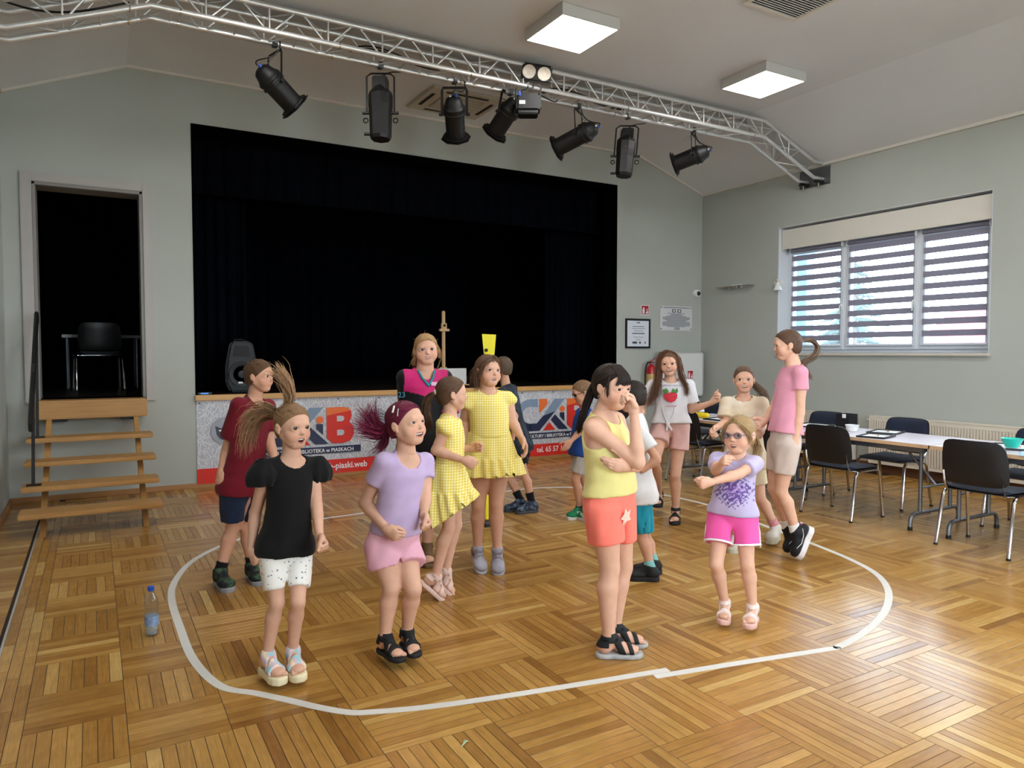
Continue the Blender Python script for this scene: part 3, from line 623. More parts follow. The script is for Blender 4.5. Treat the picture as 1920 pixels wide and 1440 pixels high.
# ------------------------------------------------------------------ backstage table and chair behind the doorway
M_navy = mat('chair_fabric', '141d33', .9, var=.12, vscale=30, bump=.1, bscale=500, sheen=.1)
def make_chair(label, group):
    """stackable meeting chair, front towards +X, origin on the floor"""
    t = empty('meeting_chair', (0, 0, 0), label, 'chair', group)
    for s in (-1, 1):
        MB().tube([(-.235, s*.262, .012), (-.16, s*.252, .40), (-.135, s*.25, .43), (-.10, s*.248, .442), (.13, s*.248, .442), (.165, s*.25, .43), (.18, s*.252, .40), (.225, s*.262, .012)], .0145, 8, flat=(1, .72), up=(0, 1, 0)).build('leg', M_chrome, t, smooth=50)
        for x in (-.235, .225): MB().tube([(x, s*.262, 0), (x, s*.262, .016)], .016, 8).build('foot_cap', M_blackpl, t, smooth=50)
        MB().tube([(-.04, s*.2, .447), (-.17, s*.205, .45), (-.205, s*.207, .475), (-.225, s*.208, .53), (-.235, s*.208, .60)], .014, 6, flat=(.35, 1), up=(1, 0, 0)).build('back_bracket', M_chrome, t, smooth=50)
    for x in (-.10, .13): MB().tube([(x, -.248, .442), (x, .248, .442)], .010, 8).build('crossbar', M_chrome, t, smooth=50)
    def pad(name, m, f, nx, ny, parent):
        V = [f(i/nx*2-1, j/ny*2-1, s) for s in (1, -1) for i in range(nx+1) for j in range(ny+1)]; k = (nx+1)*(ny+1); F = []
        for i in range(nx):
            for j in range(ny):
                a = i*(ny+1)+j; F += [(a, a+ny+1, a+ny+2, a+1), (k+a, k+a+1, k+a+ny+2, k+a+ny+1)]
        rim = [i*(ny+1) for i in range(nx+1)]+[nx*(ny+1)+j for j in range(1, ny+1)]+[i*(ny+1)+ny for i in range(nx-1, -1, -1)]+[j for j in range(ny-1, 0, -1)]
        for q in range(len(rim)): a, b_ = rim[q], rim[(q+1) % len(rim)]; F.append((b_, a, k+a, k+b_))
        me = bpy.data.meshes.new(name); me.from_pydata(V, [], F); return link(name, me, m, parent, smooth=60)
    def sq(u, v, p=6.5):
        r = (abs(u)**p+abs(v)**p)**(1/p); m_ = max(abs(u), abs(v)); return (u*m_/r, v*m_/r) if r > 1e-6 else (u, v)
    def seat(u, v, s):
        a, b_ = sq(u, v); e = 1-max(abs(a), abs(b_))**8
        return (a*.215+.01, b_*.24, .465+(.022*e*s if s > 0 else -.018*e)-.012*a*a*(1 if a > 0 else -.6)+.006*b_*b_)
    pad('seat', M_navy, seat, 10, 10, t)
    def back(s0, th, off):
        def f(u, v, s):
            a, b_ = sq(u, v); w = .232-.018*(a > 0)*a; e = 1-max(abs(a), abs(b_))**8; z = .675+a*.165
            x = -.232-.045*(z-.55)/.3+.035*b_*b_ + off + (th*e if s > 0 else 0)*1.0
            return (x, b_*w, z)
        return f
    pad('backrest', M_navy, back(1, .028, .006), 10, 10, t)
    def shell(u, v, s):
        a, b_ = sq(u, v); w = .238-.018*(a > 0)*a; z = .675+a*.172; e = 1-max(abs(a), abs(b_))**6
        return (-.232-.045*(z-.55)/.3+.035*b_*b_+(.006 if s > 0 else -.012*e), b_*w, z)
    sh = pad('back_shell', M_blackpl, shell, 10, 10, t)
    MB().cbox((-.262, .0, .71), (.004, .12, .006)).build('shell_slot', M_steel, sh)
    def under(u, v, s):
        a, b_ = sq(u, v); return (a*.21+.01, b_*.235, .452+(.004 if s > 0 else -.010*(1-max(abs(a), abs(b_))**6)))
    pad('seat_shell', M_blackpl, under, 8, 8, t)
    return t
C0 = make_chair('x', 'navy meeting chairs')
def chair(x, y, rz, label, first=[True]):
    o = C0 if first[0] else copy_tree(C0); first[0] = False
    o.location = (x, y, 0); o.rotation_euler = (0, 0, rz); o['label'] = label; return o
near_x, far_x = 6.0, 6.86
chair(near_x, 4.27, 0, 'black-backed navy chair in the middle of the near side, its seat turned to the table')
chair(near_x-.07, 2.96, 0, 'largest navy chair, black back towards the camera, nearest the right edge')
chair(near_x+.02, 2.22, .05, 'navy chair cut off by the right edge of the picture, in front')
chair(near_x+.02, 5.12, .12, 'navy chair behind the jumping girl in the pink tee, near side of the tables')
chair(near_x+.08, 6.22, .05, 'black-backed chair just right of the strawberry tee girl')
chair(near_x-.06, 7.02, -.1, 'black-backed chair just left of the strawberry tee girl')
chair(far_x, 4.33, math.pi-.04, 'navy chair on the far side of the table, in the middle of the large radiator')
chair(far_x, 5.22, math.pi+.05, 'navy chair on the far side, behind the black box on the table')
chair(far_x, 3.10, math.pi, 'navy chair on the far side behind the turquoise bowl')
chair(far_x+.05, 7.05, math.pi, 'navy chair at the far end of the tables behind the cream tee girl')
bc = chair(.05, 10.6, math.pi/2+.1, 'dark chair with shiny legs in the dark doorway'); bc.location.z = 1.03
t = empty('backstage_table', (0, 11.3, 1.03), 'dim table behind the chair in the dark doorway', 'table')
MB().box((-.35, 11.0, 1.70), (.55, 11.6, 1.74)).build('tabletop', M_steel, t, bevel=.004)
for x in (-.3, .5):
    for y in (11.05, 11.55): MB().tube([(x, y, 1.03), (x, y, 1.70)], .018, 8).build('leg', M_steel, t, smooth=50)

# ------------------------------------------------------------------ folding tables
M_top = mat('table_laminate', 'd3cbd6', .28, var=.03, vscale=5)
M_edge = mat('table_edge', 'c6a27c', .5, var=.1, vscale=20)
def table(y0, y1, label):
    x0, x1 = 5.93, 6.72; t = empty('folding_table', (x0+.4, (y0+y1)/2, 0), label, 'table', 'folding tables along the window wall')
    MB().box((x0+.004, y0+.006, .715), (x1-.004, y1-.006, .742)).build('tabletop', M_top, t, bevel=.003)
    e_ = MB().box((x0, y0+.002, .712), (x0+.004, y1-.002, .741)).box((x1-.004, y0+.002, .712), (x1, y1-.002, .741)).box((x0, y0+.002, .712), (x1, y0+.006, .741)).box((x0, y1-.006, .712), (x1, y1-.002, .741))
    e_.build('edge_band', M_edge, t)
    for x in (x0+.05, x1-.09): MB().box((x, y0+.08, .665), (x+.04, y1-.08, .712)).build('apron', M_steel, t, bevel=.003)
    for y, s in ((y0+.16, 1), (y1-.16, -1)):
        for x in (x0+.17, x1-.17): MB().tube([(x, y, .69), (x, y, .135)], .016, 8).build('leg', M_steel, t, smooth=50)
        MB().tube([(x0+.03, y, .02), (x0+.035, y, .09), (x0+.06, y, .125), (x0+.1, y, .135), (x1-.1, y, .135), (x1-.06, y, .125), (x1-.035, y, .09), (x1-.03, y, .02)], .016, 8).build('foot_bar', M_steel, t, smooth=50)
        for x in (x0+.03, x1-.03): MB().tube([(x, y, 0), (x, y, .03)], .02, 8).build('foot_cap', M_blackpl, t, smooth=50)
        MB().tube([(x0+.4, y, .35), (x0+.4, y+s*.32, .69)], .010, 6).build('strut', M_steel, t, smooth=50); MB().tube([(x0+.17, y, .35), (x1-.17, y, .35)], .010, 6).build('crossbar', M_steel, t, smooth=50)
table(3.43, 5.03, 'pale folding table with the black box and two drawing trays')
table(1.83, 3.43, 'pale folding table at the right edge with the turquoise bowl')
table(5.03, 6.63, 'pale folding table in the background behind the children')
TZ = .7425
M_paper = mat('paper', 'e9edf2', .8, var=.02, vscale=10)
def tray(x, y, rz, label, sx=.3, sy=.21):
    t = empty('drawing_tray', (x, y, TZ), label, 'tray', 'drawing trays on the tables', rz=rz)
    R = Matrix.Translation((x, y, TZ)) @ Matrix.Rotation(rz, 4, 'Z')
    b = MB(); b.M = R; b.box((-sx/2, -sy/2, 0), (sx/2, sy/2, .006))
    for a, c in (((-sx/2, -sy/2), (sx/2, -sy/2+.012)), ((-sx/2, sy/2-.012), (sx/2, sy/2)), ((-sx/2, -sy/2+.012), (-sx/2+.012, sy/2-.012)), ((sx/2-.012, -sy/2+.012), (sx/2, sy/2-.012))): b.box((*a, .006), (*c, .016))
    b.build('rim', M_blackpl, t)
    b = MB(); b.M = R; b.box((-sx/2+.02, -sy/2+.02, .0065), (sx/2-.02, sy/2-.02, .008)).build('paper', M_paper, t)
    b = MB(); b.M = R; b.tube([(-.02, -.03, .013), (.09, .02, .013)], .004, 6).build('pencil', mat('pencil_wood', 'c98f4a', .5, var=.1), t)
tray(6.12, 4.02, .25, 'black-rimmed drawing tray with paper at the near table edge', .30, .24)
tray(6.52, 4.18, .3, 'black-rimmed drawing tray with paper towards the far table edge', .32, .26)
tray(6.36, 2.98, .5, 'black-rimmed drawing tray under the turquoise bowl', .4, .3)
tray(6.45, 4.95, .2, 'black-rimmed drawing tray left of the black box', .4, .3)
t = empty('pencil_box', (6.52, 4.60, TZ), 'black open box with a white tag standing on the table', 'box')
b = MB(); cx, cy = 6.55, 4.62
for a, c in (((cx-.07, cy-.07), (cx-.065, cy+.07)), ((cx+.065, cy-.07), (cx+.07, cy+.07)), ((cx-.065, cy-.07), (cx+.065, cy-.065)), ((cx-.065, cy+.065), (cx+.065, cy+.07))): b.box((*a, TZ), (*c, TZ+.15))
b.box((cx-.07, cy-.07, TZ), (cx+.07, cy+.07, TZ+.005)); b.build('body', M_blackpl, t)
MB().obox((cx-.072, cy-.02, TZ+.13), (.001, 0, 0), (0, .02, 0), (0, 0, .02)).build('tag', M_white, t)
t = empty('plastic_tub', (6.38, 4.43, TZ), 'small white plastic tub in front of the black box', 'tub')
MB().lathe([(.045, 0), (.05, .003), (.062, .055), (.066, .06), (.062, .06), (.047, .006), (.01, .005)], (6.38, 4.44, TZ), (0, 0, 1), 20).build('tub', M_white, t, smooth=40)
t = empty('bowl', (6.25, 2.96, TZ+.02), 'turquoise plastic bowl on the tray at the right edge', 'bowl')
MB().lathe([(.04, .0), (.045, .004), (.076, .065), (.08, .07), (.075, .068), (.042, .01), (.01, .009)], (6.25, 2.96, TZ+.017), (0, 0, 1), 24).build('shell', mat('turquoise_plastic', '1fb9a6', .3, var=.04), t, smooth=40)
b = MB(); b.M = Matrix.Translation((6.09, 2.70, TZ)) @ Matrix.Rotation(.4, 4, 'Z'); b.box((-.15, -.11, .0), (.15, .11, .003)).build('paper_sheet', mat('blue_paper', '9fc4ea', .7, var=.04), label='pale blue paper sheet beside the turquoise bowl', cat='paper')
b = MB(); b.M = Matrix.Translation((6.25, 4.78, TZ)) @ Matrix.Rotation(-.2, 4, 'Z'); b.box((-.15, -.11, .0), (.15, .11, .003)).build('paper_sheet', mat('pink_paper', 'd8a9b8', .7, var=.04), label='pinkish paper sheet left of the black box', cat='paper')
t = empty('pencil_case', (6.12, 6.25, TZ), 'yellow pencil case on the far table by the cream tee girl', 'pencil case')
MB().tube([(6.10, 6.32, TZ+.035), (6.10, 6.30, TZ+.035), (6.13, 6.12, TZ+.035), (6.13, 6.10, TZ+.035)], [.02, .034, .034, .02], 10).build('pouch', mat('yellow_fabric', 'e6c819', .7, var=.08, vscale=20), t, smooth=60)
MB().tube([(6.10, 6.31, TZ+.07), (6.13, 6.11, TZ+.07)], .004, 5).build('zip', M_black, t)
t = empty('lunch_box', (6.3, 6.45, TZ), 'clear box with a red lid on the far table', 'box')
MB().box((6.20, 6.38, TZ), (6.36, 6.54, TZ+.09)).build('body', mat('clear_plastic', 'd8dce0', .2, var=.03), t, bevel=.012)
MB().box((6.19, 6.37, TZ+.09), (6.37, 6.55, TZ+.115)).build('lid', mat('red_plastic', 'c9473f', .35, var=.05), t, bevel=.008)
tray(6.2, 5.95, .1, 'black-rimmed drawing tray on the far table beside the yellow case', .36, .26)

# ------------------------------------------------------------------ radiators
M_rad = mat('radiator_enamel', 'd9cfc0', .4, var=.02, vscale=4)
def radiator(y0, y1, label):
    t = empty('radiator', (XR-.07, (y0+y1)/2, .12), label, 'radiator', 'panel radiators under the window'); x0 = XR-.145
    MB().box((x0+.02, y0, .14), (XR-.05, y1, .70)).build('core', M_rad, t)
    b = MB(); n = int((y1-y0-.04)/.033)
    for i in range(n):
        y = y0+.03+(y1-y0-.06)*(i+.5)/n; b.box((x0+.004, y-.0095, .17), (x0+.022, y+.0095, .655))
    b.build('front_ribs', M_rad, t, kind='stuff')
    MB().box((x0+.012, y0, .655), (x0+.02, y1, .705)).build('top_band', M_rad, t); MB().box((x0+.012, y0, .125), (x0+.02, y1, .17)).build('bottom_band', M_rad, t)
    b = MB()
    for i in range(n):
        y = y0+.03+(y1-y0-.06)*(i+.5)/n; b.box((x0+.0105, y-.008, .650), (x0+.0125, y+.008, .657))
    b.build('slots', M_slot, t, kind='stuff')
    MB().box((x0+.006, y0-.006, .70), (XR-.03, y1+.006, .722)).build('top_cover', M_rad, t, bevel=.005)
    for y in (y0, y1): MB().box((x0+.006, y-.006, .125), (XR-.03, y+.004, .705)).build('side_panel', M_rad, t, bevel=.003)
    MB().tube([(x0+.05, y1+.0, .66), (x0+.05, y1+.05, .66)], .018, 10).build('valve', M_white, t, smooth=50)
    for y in (y0+.1, y1-.1): MB().tube([(x0+.06, y, .14), (x0+.06, y, -.004)], .009, 8).build('pipe', M_rad, t, smooth=50)
radiator(5.87, 7.0, 'cream panel radiator behind the jumping girl in the pink tee')
radiator(3.2, 5.62, 'long cream panel radiator behind the chairs at the right')

# ------------------------------------------------------------------ banner on the stage front
BY = YB-.008
M_ban = mat('banner_vinyl', 'b9bac2', .45, var=.05, vscale=6)
def ban_mat():
    m = mat('banner_print', 'bcbdc6', .45); nt = m.node_tree; N = nt.nodes; L = nt.links; b = N['Principled BSDF']; tc = N.new('ShaderNodeTexCoord')
    v = N.new('ShaderNodeTexVoronoi'); v.feature = 'DISTANCE_TO_EDGE'; v.inputs['Scale'].default_value = 9; L.new(tc.outputs['Object'], v.inputs['Vector'])
    w = N.new('ShaderNodeTexWave'); w.inputs['Scale'].default_value = 9; w.inputs['Distortion'].default_value = 14; w.inputs['Detail'].default_value = 3; w.inputs['Detail Scale'].default_value = 1.4; L.new(tc.outputs['Object'], w.inputs['Vector'])
    a = N.new('ShaderNodeMath'); a.operation = 'LESS_THAN'; a.inputs[1].default_value = .035; L.new(v.outputs['Distance'], a.inputs[0])
    c = N.new('ShaderNodeMath'); c.operation = 'GREATER_THAN'; c.inputs[1].default_value = .8; L.new(w.outputs['Fac'], c.inputs[0])
    mx = N.new('ShaderNodeMath'); mx.operation = 'MAXIMUM'; L.new(a.outputs[0], mx.inputs[0]); L.new(c.outputs[0], mx.inputs[1])
    r = N.new('ShaderNodeMix'); r.data_type = 'RGBA'; r.inputs[6].default_value = (*lin('b4b5be'), 1); r.inputs[7].default_value = (*lin('d3d4da'), 1)
    L.new(mx.outputs[0], r.inputs[0]); L.new(r.outputs[2], b.inputs['Base Color']); return m
t = empty('banner', (3.9, BY, .04), 'printed vinyl banner with grey, orange and navy logos hung on the stage front', 'banner')
BX0, BX1 = .972, 6.75
nx = 60; V = []; F = []
for i in range(nx+1):
    x = BX0+(BX1-BX0)*i/nx
    for j in range(7):
        z = .04+(.93)*j/6; V.append((x, BY-.004+.003*math.sin(x*5+z*3)-.003*math.sin(x*11)*(1-abs(z-.5)), z))
for i in range(nx):
    for j in range(6): a = i*7+j; F.append((a, a+7, a+8, a+1))
me = bpy.data.meshes.new('sheet'); me.from_pydata(V, [], F); link('sheet', me, ban_mat(), t, smooth=180)
def col(n, h): return mat(n, h, .45, var=.03, vscale=5)
C_navy, C_slate, C_or, C_red, C_wh = col('ink_navy', '20284a'), col('ink_slate', '7f93ad'), col('ink_orange', 'e8702e'), col('ink_red', 'd62c1f'), col('ink_white', 'e8e8ea')
LAY = [BY-.013]
def inkp(name, pts, m, dy=0):
    y = LAY[0]-dy; b = MB(); b.prism([(x, y, z) for x, z in pts], (0, -.0015, 0)); return b.build(name, m, t)
def arc(cx, cz, rx, rz, a0, a1, n=16): return [(cx+rx*math.cos(math.radians(a0+(a1-a0)*i/n)), cz+rz*math.sin(math.radians(a0+(a1-a0)*i/n))) for i in range(n+1)]
inkp('red_stripe', [(BX0, .042), (BX1, .042), (BX1, .212), (BX0, .212)], C_red)
def strip(outer, inner): return outer+inner[::-1]
def logo(x):                                   # x: left edge of the letter B
    d_ = x-5.914
    q = lambda pts: [(a+d_, z) for a, z in pts]
    C = (5.30, .628)                           # C shape: slate upper half, navy lower half running into the K
    inkp('logo_letter', q(strip(arc(C[0], C[1], .235, .225, 180, 90)+[(5.417, .853)], arc(C[0], C[1], .135, .12, 180, 90)+[(5.417, .735)])), C_slate)
    inkp('logo_letter', q(strip(arc(C[0], C[1], .235, .225, 180, 270), arc(C[0], C[1], .135, .12, 180, 270))), C_navy)
    inkp('logo_letter', q([(5.29, .402), (5.446, .402), (5.715, .672), (5.511, .612), (5.40, .508), (5.29, .508)]), C_navy)
    inkp('logo_letter', q([(5.511, .612), (5.708, .847), (5.875, .847), (5.715, .672)]), C_slate)
    inkp('logo_block', q([(5.445, .851), (5.576, .851), (5.576, .768), (5.445, .647)]), C_or)
    inkp('logo_triangle', q([(5.609, .517), (5.506, .405), (5.714, .405)]), C_red)
    inkp('logo_letter', q([(5.708, .624), (5.638, .551), (5.776, .405), (5.935, .405)]), C_navy)
    inkp('logo_dot', q(arc(5.833, .699, .044, .044, 0, 360)[:-1]), C_or)
    inkp('logo_letter', q([(5.79, .648), (5.87, .648), (5.87, .516), (5.79, .594)]), C_navy)
    # B with two holes: red with an orange upper corner
    bx = x
    inkp('logo_letter', [(bx, .745), (bx, .845), (bx+.21, .845), (bx+.27, .832), (bx+.30, .800)], C_or)
    inkp('logo_letter', [(bx, .745), (bx+.30, .800), (bx+.31, .73), (bx+.28, .66), (bx+.33, .60), (bx+.34, .51), (bx+.29, .43), (bx+.2, .405), (bx+.075, .405), (bx, .474)], C_red)
    for hz in (.705, .535):
        inkp('logo_hole', [(bx+.125, hz-.034), (bx+.125, hz+.034)]+[(bx+.18+.035*math.cos(math.radians(a)), hz+.034*math.sin(math.radians(a))) for a in range(90, -91, -20)], mat('banner_hole', 'c2c3cb', .45, var=.05), .0022)
    inkp('name_bar', q([(4.92, .290), (6.335, .290), (6.335, .372), (4.92, .372)]), C_navy)
    M = Matrix.Translation((4.955+d_, LAY[0]-.0028, .3065)) @ Matrix.Rotation(math.pi/2, 4, 'X')
    put_text('lettering', 'CENTRUM KULTURY I BIBLIOTEKA w PIASKACH', .063, M, C_wh, t, bold=.0012, sx=.955)
def disc(cx, cz, kind):
    inkp('round_icon', arc(cx, cz, .145, .155, 0, 360, 28)[:-1], mat('ink_silver', '9a9ca6', .4, var=.15, vscale=4))
    if kind == 'mask':
        inkp('mask_shape', [(cx-.10, cz+.06), (cx-.05, cz+.035), (cx, cz+.03), (cx+.05, cz+.035), (cx+.10, cz+.06), (cx+.085, cz-.04), (cx+.05, cz-.09), (cx, cz-.11), (cx-.05, cz-.09), (cx-.085, cz-.04)], mat('ink_dark', '3a3f4e', .45, var=.05), .002)
        for s in (-1, 1): inkp('mask_eye', arc(cx+s*.04, cz+.005, .024, .009, 0, 360, 10)[:-1], C_wh, .004)
        inkp('mask_smile', arc(cx, cz-.03, .05, .04, 200, 340, 10)+arc(cx, cz-.03, .04, .025, 340, 200, 10), C_wh, .004)
    else:
        for s in (-1, 1):
            for i in range(5): inkp('page_line', [(cx+s*.01, cz+.07-i*.035), (cx+s*.05, cz+.095-i*.035), (cx+s*.09, cz+.075-i*.035), (cx+s*.09, cz+.063-i*.035), (cx+s*.05, cz+.083-i*.035), (cx+s*.01, cz+.058-i*.035)], mat('ink_dark', '3a3f4e', .45), .002)
logo(2.418); logo(5.914)
disc(1.262, .625, 'mask'); disc(3.05, .66, 'book'); disc(4.76, .625, 'mask'); disc(6.55, .66, 'book')
for txt, x, z, s_ in (('www.ckib-piaski.web', 2.10, .098, .105), ('pl', 5.195, .098, .105), ('tel. 65 57 19 03', 5.40, .098, .105)):
    put_text('lettering', txt, s_, Matrix.Translation((x, LAY[0]-.0028, z)) @ Matrix.Rotation(math.pi/2, 4, 'X'), C_wh, t, bold=.0018, sx=.92)
for i in range(12):
    x = BX0+.03+i*(BX1-BX0-.06)/11
    for z in (.945, .065): MB().lathe([(.011, 0), (.011, .003), (.006, .003), (.006, 0)], (x, BY-.012, z), (0, -1, 0), 10).build('eyelet', M_steel, t)

# ------------------------------------------------------------------ things on the wall by the stage
t = empty('picture_frame', (7.23, YB, 1.57), 'black-framed certificate on the wall right of the stage', 'picture frame')
fx0, fx1, fz0, fz1 = 6.985, 7.47, 1.572, 2.025
for a, b_ in (((fx0, fz0), (fx1, fz0+.03)), ((fx0, fz1-.03), (fx1, fz1)), ((fx0, fz0+.03), (fx0+.03, fz1-.03)), ((fx1-.03, fz0+.03), (fx1, fz1-.03))): MB().box((a[0], YB-.025, a[1]), (b_[0], YB-.001, b_[1])).build('frame', M_black, t, bevel=.003)
MB().box((fx0+.03, YB-.014, fz0+.03), (fx1-.03, YB-.004, fz1-.03)).build('certificate', mat('certificate_paper', 'd9dde6', .3, var=.03), t)
M_ink = mat('grey_ink', '7a7f88', .6, var=.05)
for z, w_, h_ in ((1.955, .07, .02), (1.90, .22, .012), (1.87, .26, .008), (1.835, .18, .008), (1.79, .24, .02), (1.74, .20, .008), (1.70, .1, .008)): MB().box((7.235-w_/2, YB-.0152, z), (7.235+w_/2, YB-.0138, z+h_)).build('printed_line', M_ink, t)
for x, w_ in ((7.12, .09), (7.25, .035), (7.36, .02)): MB().box((x, YB-.0152, 1.645), (x+w_, YB-.0138, 1.675)).build('printed_mark', mat('dark_ink', '3c4048', .6), t)
t = empty('fire_sign', (7.375, YB, 2.085), 'small red and white fire extinguisher sign above the certificate', 'sign')
M_signr, M_signw = mat('sign_red', 'a8142a', .4, var=.03), mat('sign_white', 'e6e2e2', .4)
def firesign(t, x0, z0, w_, h_, y):
    MB().box((x0, y-.003, z0), (x0+w_, y, z0+h_)).build('plate', M_signw, t)
    MB().box((x0+.01, y-.0045, z0+.01), (x0+w_-.01, y-.003, z0+h_-.01)).build('red_field', M_signr, t)
    cx = x0+w_*.3
    MB().box((cx-w_*.13, y-.006, z0+.02), (cx+w_*.13, y-.0045, z0+h_*.62)).build('extinguisher_mark', M_signw, t); MB().box((cx-w_*.06, y-.006, z0+h_*.62), (cx+w_*.1, y-.0045, z0+h_*.78)).build('extinguisher_mark', M_signw, t)
    b = MB(); fx = x0+w_*.72
    b.prism([(fx-w_*.12, y-.0045, z0+.02), (fx+w_*.1, y-.0045, z0+.02), (fx+w_*.15, y-.0045, z0+h_*.3), (fx+w_*.05, y-.0045, z0+h_*.45), (fx+w_*.1, y-.0045, z0+h_*.7), (fx-w_*.04, y-.0045, z0+h_*.55), (fx-w_*.02, y-.0045, z0+h_*.35), (fx-w_*.14, y-.0045, z0+h_*.25)], (0, -.0015, 0)); b.build('flame_mark', M_signw, t)
firesign(t, 7.296, 2.085, .155, .152, YB)
t = empty('wall_plaque', (8.0, YB, 1.85), 'white information board with rows of small grey print near the corner', 'sign')
MB().box((7.67, YB-.012, 1.853), (8.343, YB-.004, 2.24)).build('board', mat('plaque_white', 'd2d1d2', .4, var=.02), t, bevel=.003)
yy = YB-.0125
for x in (7.695, 8.318):
    for z in (1.88, 2.215): MB().lathe([(.012, 0), (.009, .005)], (x, yy, z), (0, -1, 0), 10).build('screw', M_steel, t)
MB().box((7.735, yy-.001, 2.208), (8.28, yy, 2.222)).build('printed_line', M_ink, t)
for i, w_ in enumerate((.36, .22, .28, .42, .56, .58, .56, .48, .40, .56, .58, .58, .58, .56, .38)): MB().box((8.005-w_/2, yy-.001, 2.118-i*.0146), (8.005+w_/2, yy, 2.127-i*.0146)).build('printed_line', M_ink, t)
for x0_, x1_ in ((7.92, 7.985), (8.03, 8.10)):
    MB().box((x0_-.005, yy-.001, 2.14), (x1_+.005, yy, 2.19)).build('emblem', mat('dark_ink', '3c4048', .6), t); MB().box((x0_+.012, yy-.002, 2.153), (x1_-.012, yy-.0005, 2.178)).build('emblem_field', M_signw, t)
M = Matrix.Translation((7.955, yy-.0005, 1.868)) @ Matrix.Rotation(math.pi/2, 4, 'X')
put_text('logo_lettering', 'CKiB', .055, M, mat('dark_ink', '3c4048', .6), t, bold=.001)
t = empty('security_camera', (8.43, YB, 2.455), 'small white dome camera on the wall in the corner', 'camera')
MB().lathe([(.065, 0), (.065, .02), (.055, .05), (.04, .062)], (8.43, YB, 2.455), (0, -1, 0), 20).build('housing', M_white, t, smooth=50); MB().lathe([(.036, .062), (.03, .078), (.012, .088)], (8.43, YB, 2.455), (0, -1, 0), 16).build('lens', M_blackpl, t, smooth=50)
t = empty('fire_extinguisher', (7.43, YB-.1, .93), 'red fire extinguisher with black hose hung on the wall', 'fire extinguisher')
M_red = mat('extinguisher_red', 'b3121c', .3, var=.04, coat=.3)
ex, ey = 7.42, YB-.10
MB().lathe([(.06, .78), (.072, .79), (.075, .82), (.075, 1.24), (.066, 1.28), (.04, 1.31), (.02, 1.325), (.02, 1.35)], (ex, ey, 0), (0, 0, 1), 24).build('cylinder', M_red, t, smooth=40)
MB().lathe([(.0765, .90), (.0765, 1.18)], (ex, ey, 0), (0, 0, 1), 24).build('label_wrap', mat('extinguisher_label', 'c7a86a', .5, var=.1, vscale=40), t, smooth=40)
MB().lathe([(.0775, .92), (.0775, 1.10)], (ex+.002, ey-.001, 0), (0, 0, 1), 24).build('label_panel', mat('extinguisher_panel', 'b8202a', .5, var=.1, vscale=60), t, smooth=40)
MB().box((ex-.015, ey-.02, 1.34), (ex+.03, ey+.02, 1.37)).build('valve', M_steel, t, bevel=.005); MB().obox((ex+.05, ey, 1.40), (.07, 0, .03), (0, .012, 0), (0, 0, .004)).build('lever', M_red, t); MB().obox((ex+.04, ey, 1.355), (.05, 0, .0), (0, .010, 0), (0, 0, .004)).build('grip', M_red, t)
MB().tube([(ex-.01, ey, 1.355), (ex-.06, ey, 1.36), (ex-.11, ey-.01, 1.31), (ex-.125, ey-.01, 1.2), (ex-.125, ey-.01, 1.0), (ex-.10, ey-.02, .86)], .012, 8).build('hose', M_black, t, smooth=60)
MB().box((ex-.03, YB-.03, 1.12), (ex+.03, YB, 1.16)).build('bracket', M_steel, t)
# whiteboard leaning in the corner
t = empty('whiteboard', (7.92, 8.5, 0), 'white board on a stand in the corner with a small red sign', 'whiteboard')
wx0, wx1, wz0, wz1, wy = 7.52, 8.42, .82, 1.52, 8.50
MB().box((wx0, wy, wz0), (wx1, wy+.02, wz1)).build('board', mat('whiteboard_white', 'dcdbd8', .25, var=.02), t, bevel=.003)
for a, b_ in (((wx0, wz0), (wx1, wz0+.02)), ((wx0, wz1-.02), (wx1, wz1)), ((wx0, wz0), (wx0+.02, wz1)), ((wx1-.02, wz0), (wx1, wz1))): MB().box((a[0], wy-.008, a[1]), (b_[0], wy+.022, b_[1])).build('frame', mat('board_frame', 'c9c9c9', .4, metal=.4), t)
for x in (wx0+.08, wx1-.08): MB().tube([(x, wy+.02, wz0), (x, wy+.02, 0)], .016, 8).build('leg', M_black, t, smooth=50)
MB().box((wx0+.1, wy-.06, wz0-.02), (wx1-.1, wy, wz0-.005)).build('pen_tray', M_steel, t)
t = empty('fire_sign', (8.14, 8.49, 1.09), 'red fire extinguisher sign stuck on the white board', 'sign'); firesign(t, 8.07, 1.09, .125, .14, 8.489)
# glass shelf light on the side wall and the little angel
t = empty('wall_shelf', (XR, 7.93, 2.52), 'thin pale glass shelf on the side wall near the corner', 'shelf')
M_gsh = mat('shelf_glass', 'a3a49b', .15, var=.03)
MB().box((XR-.12, 7.59, 2.512), (XR-.005, 8.28, 2.524)).build('plate', M_gsh, t, bevel=.003)
for y in (7.85, 8.0): MB().box((XR-.1, y, 2.48), (XR, y+.02, 2.512)).build('bracket', M_chrome, t, bevel=.003)
MB().box((XR-.03, 7.83, 2.49), (XR, 8.04, 2.55)).build('mount', M_cream, t, bevel=.004)
t = empty('angel_ornament', (XR-.03, 7.17, 2.40), 'small white angel ornament hanging at the window edge', 'ornament')
ox, oy, oz = XR-.03, 7.15, 2.40
MB().lathe([(.065, 0), (.06, .01), (.02, .11), (.012, .12)], (ox, oy, oz), (0, 0, 1), 12).build('gown', M_white, t, smooth=50); MB().lathe([(.005, 0), (.02, .012), (.024, .03), (.012, .05), (.002, .055)], (ox, oy, oz+.115), (0, 0, 1), 12).build('head', mat('angel_skin', 'd8c4ae', .6), t, smooth=60)
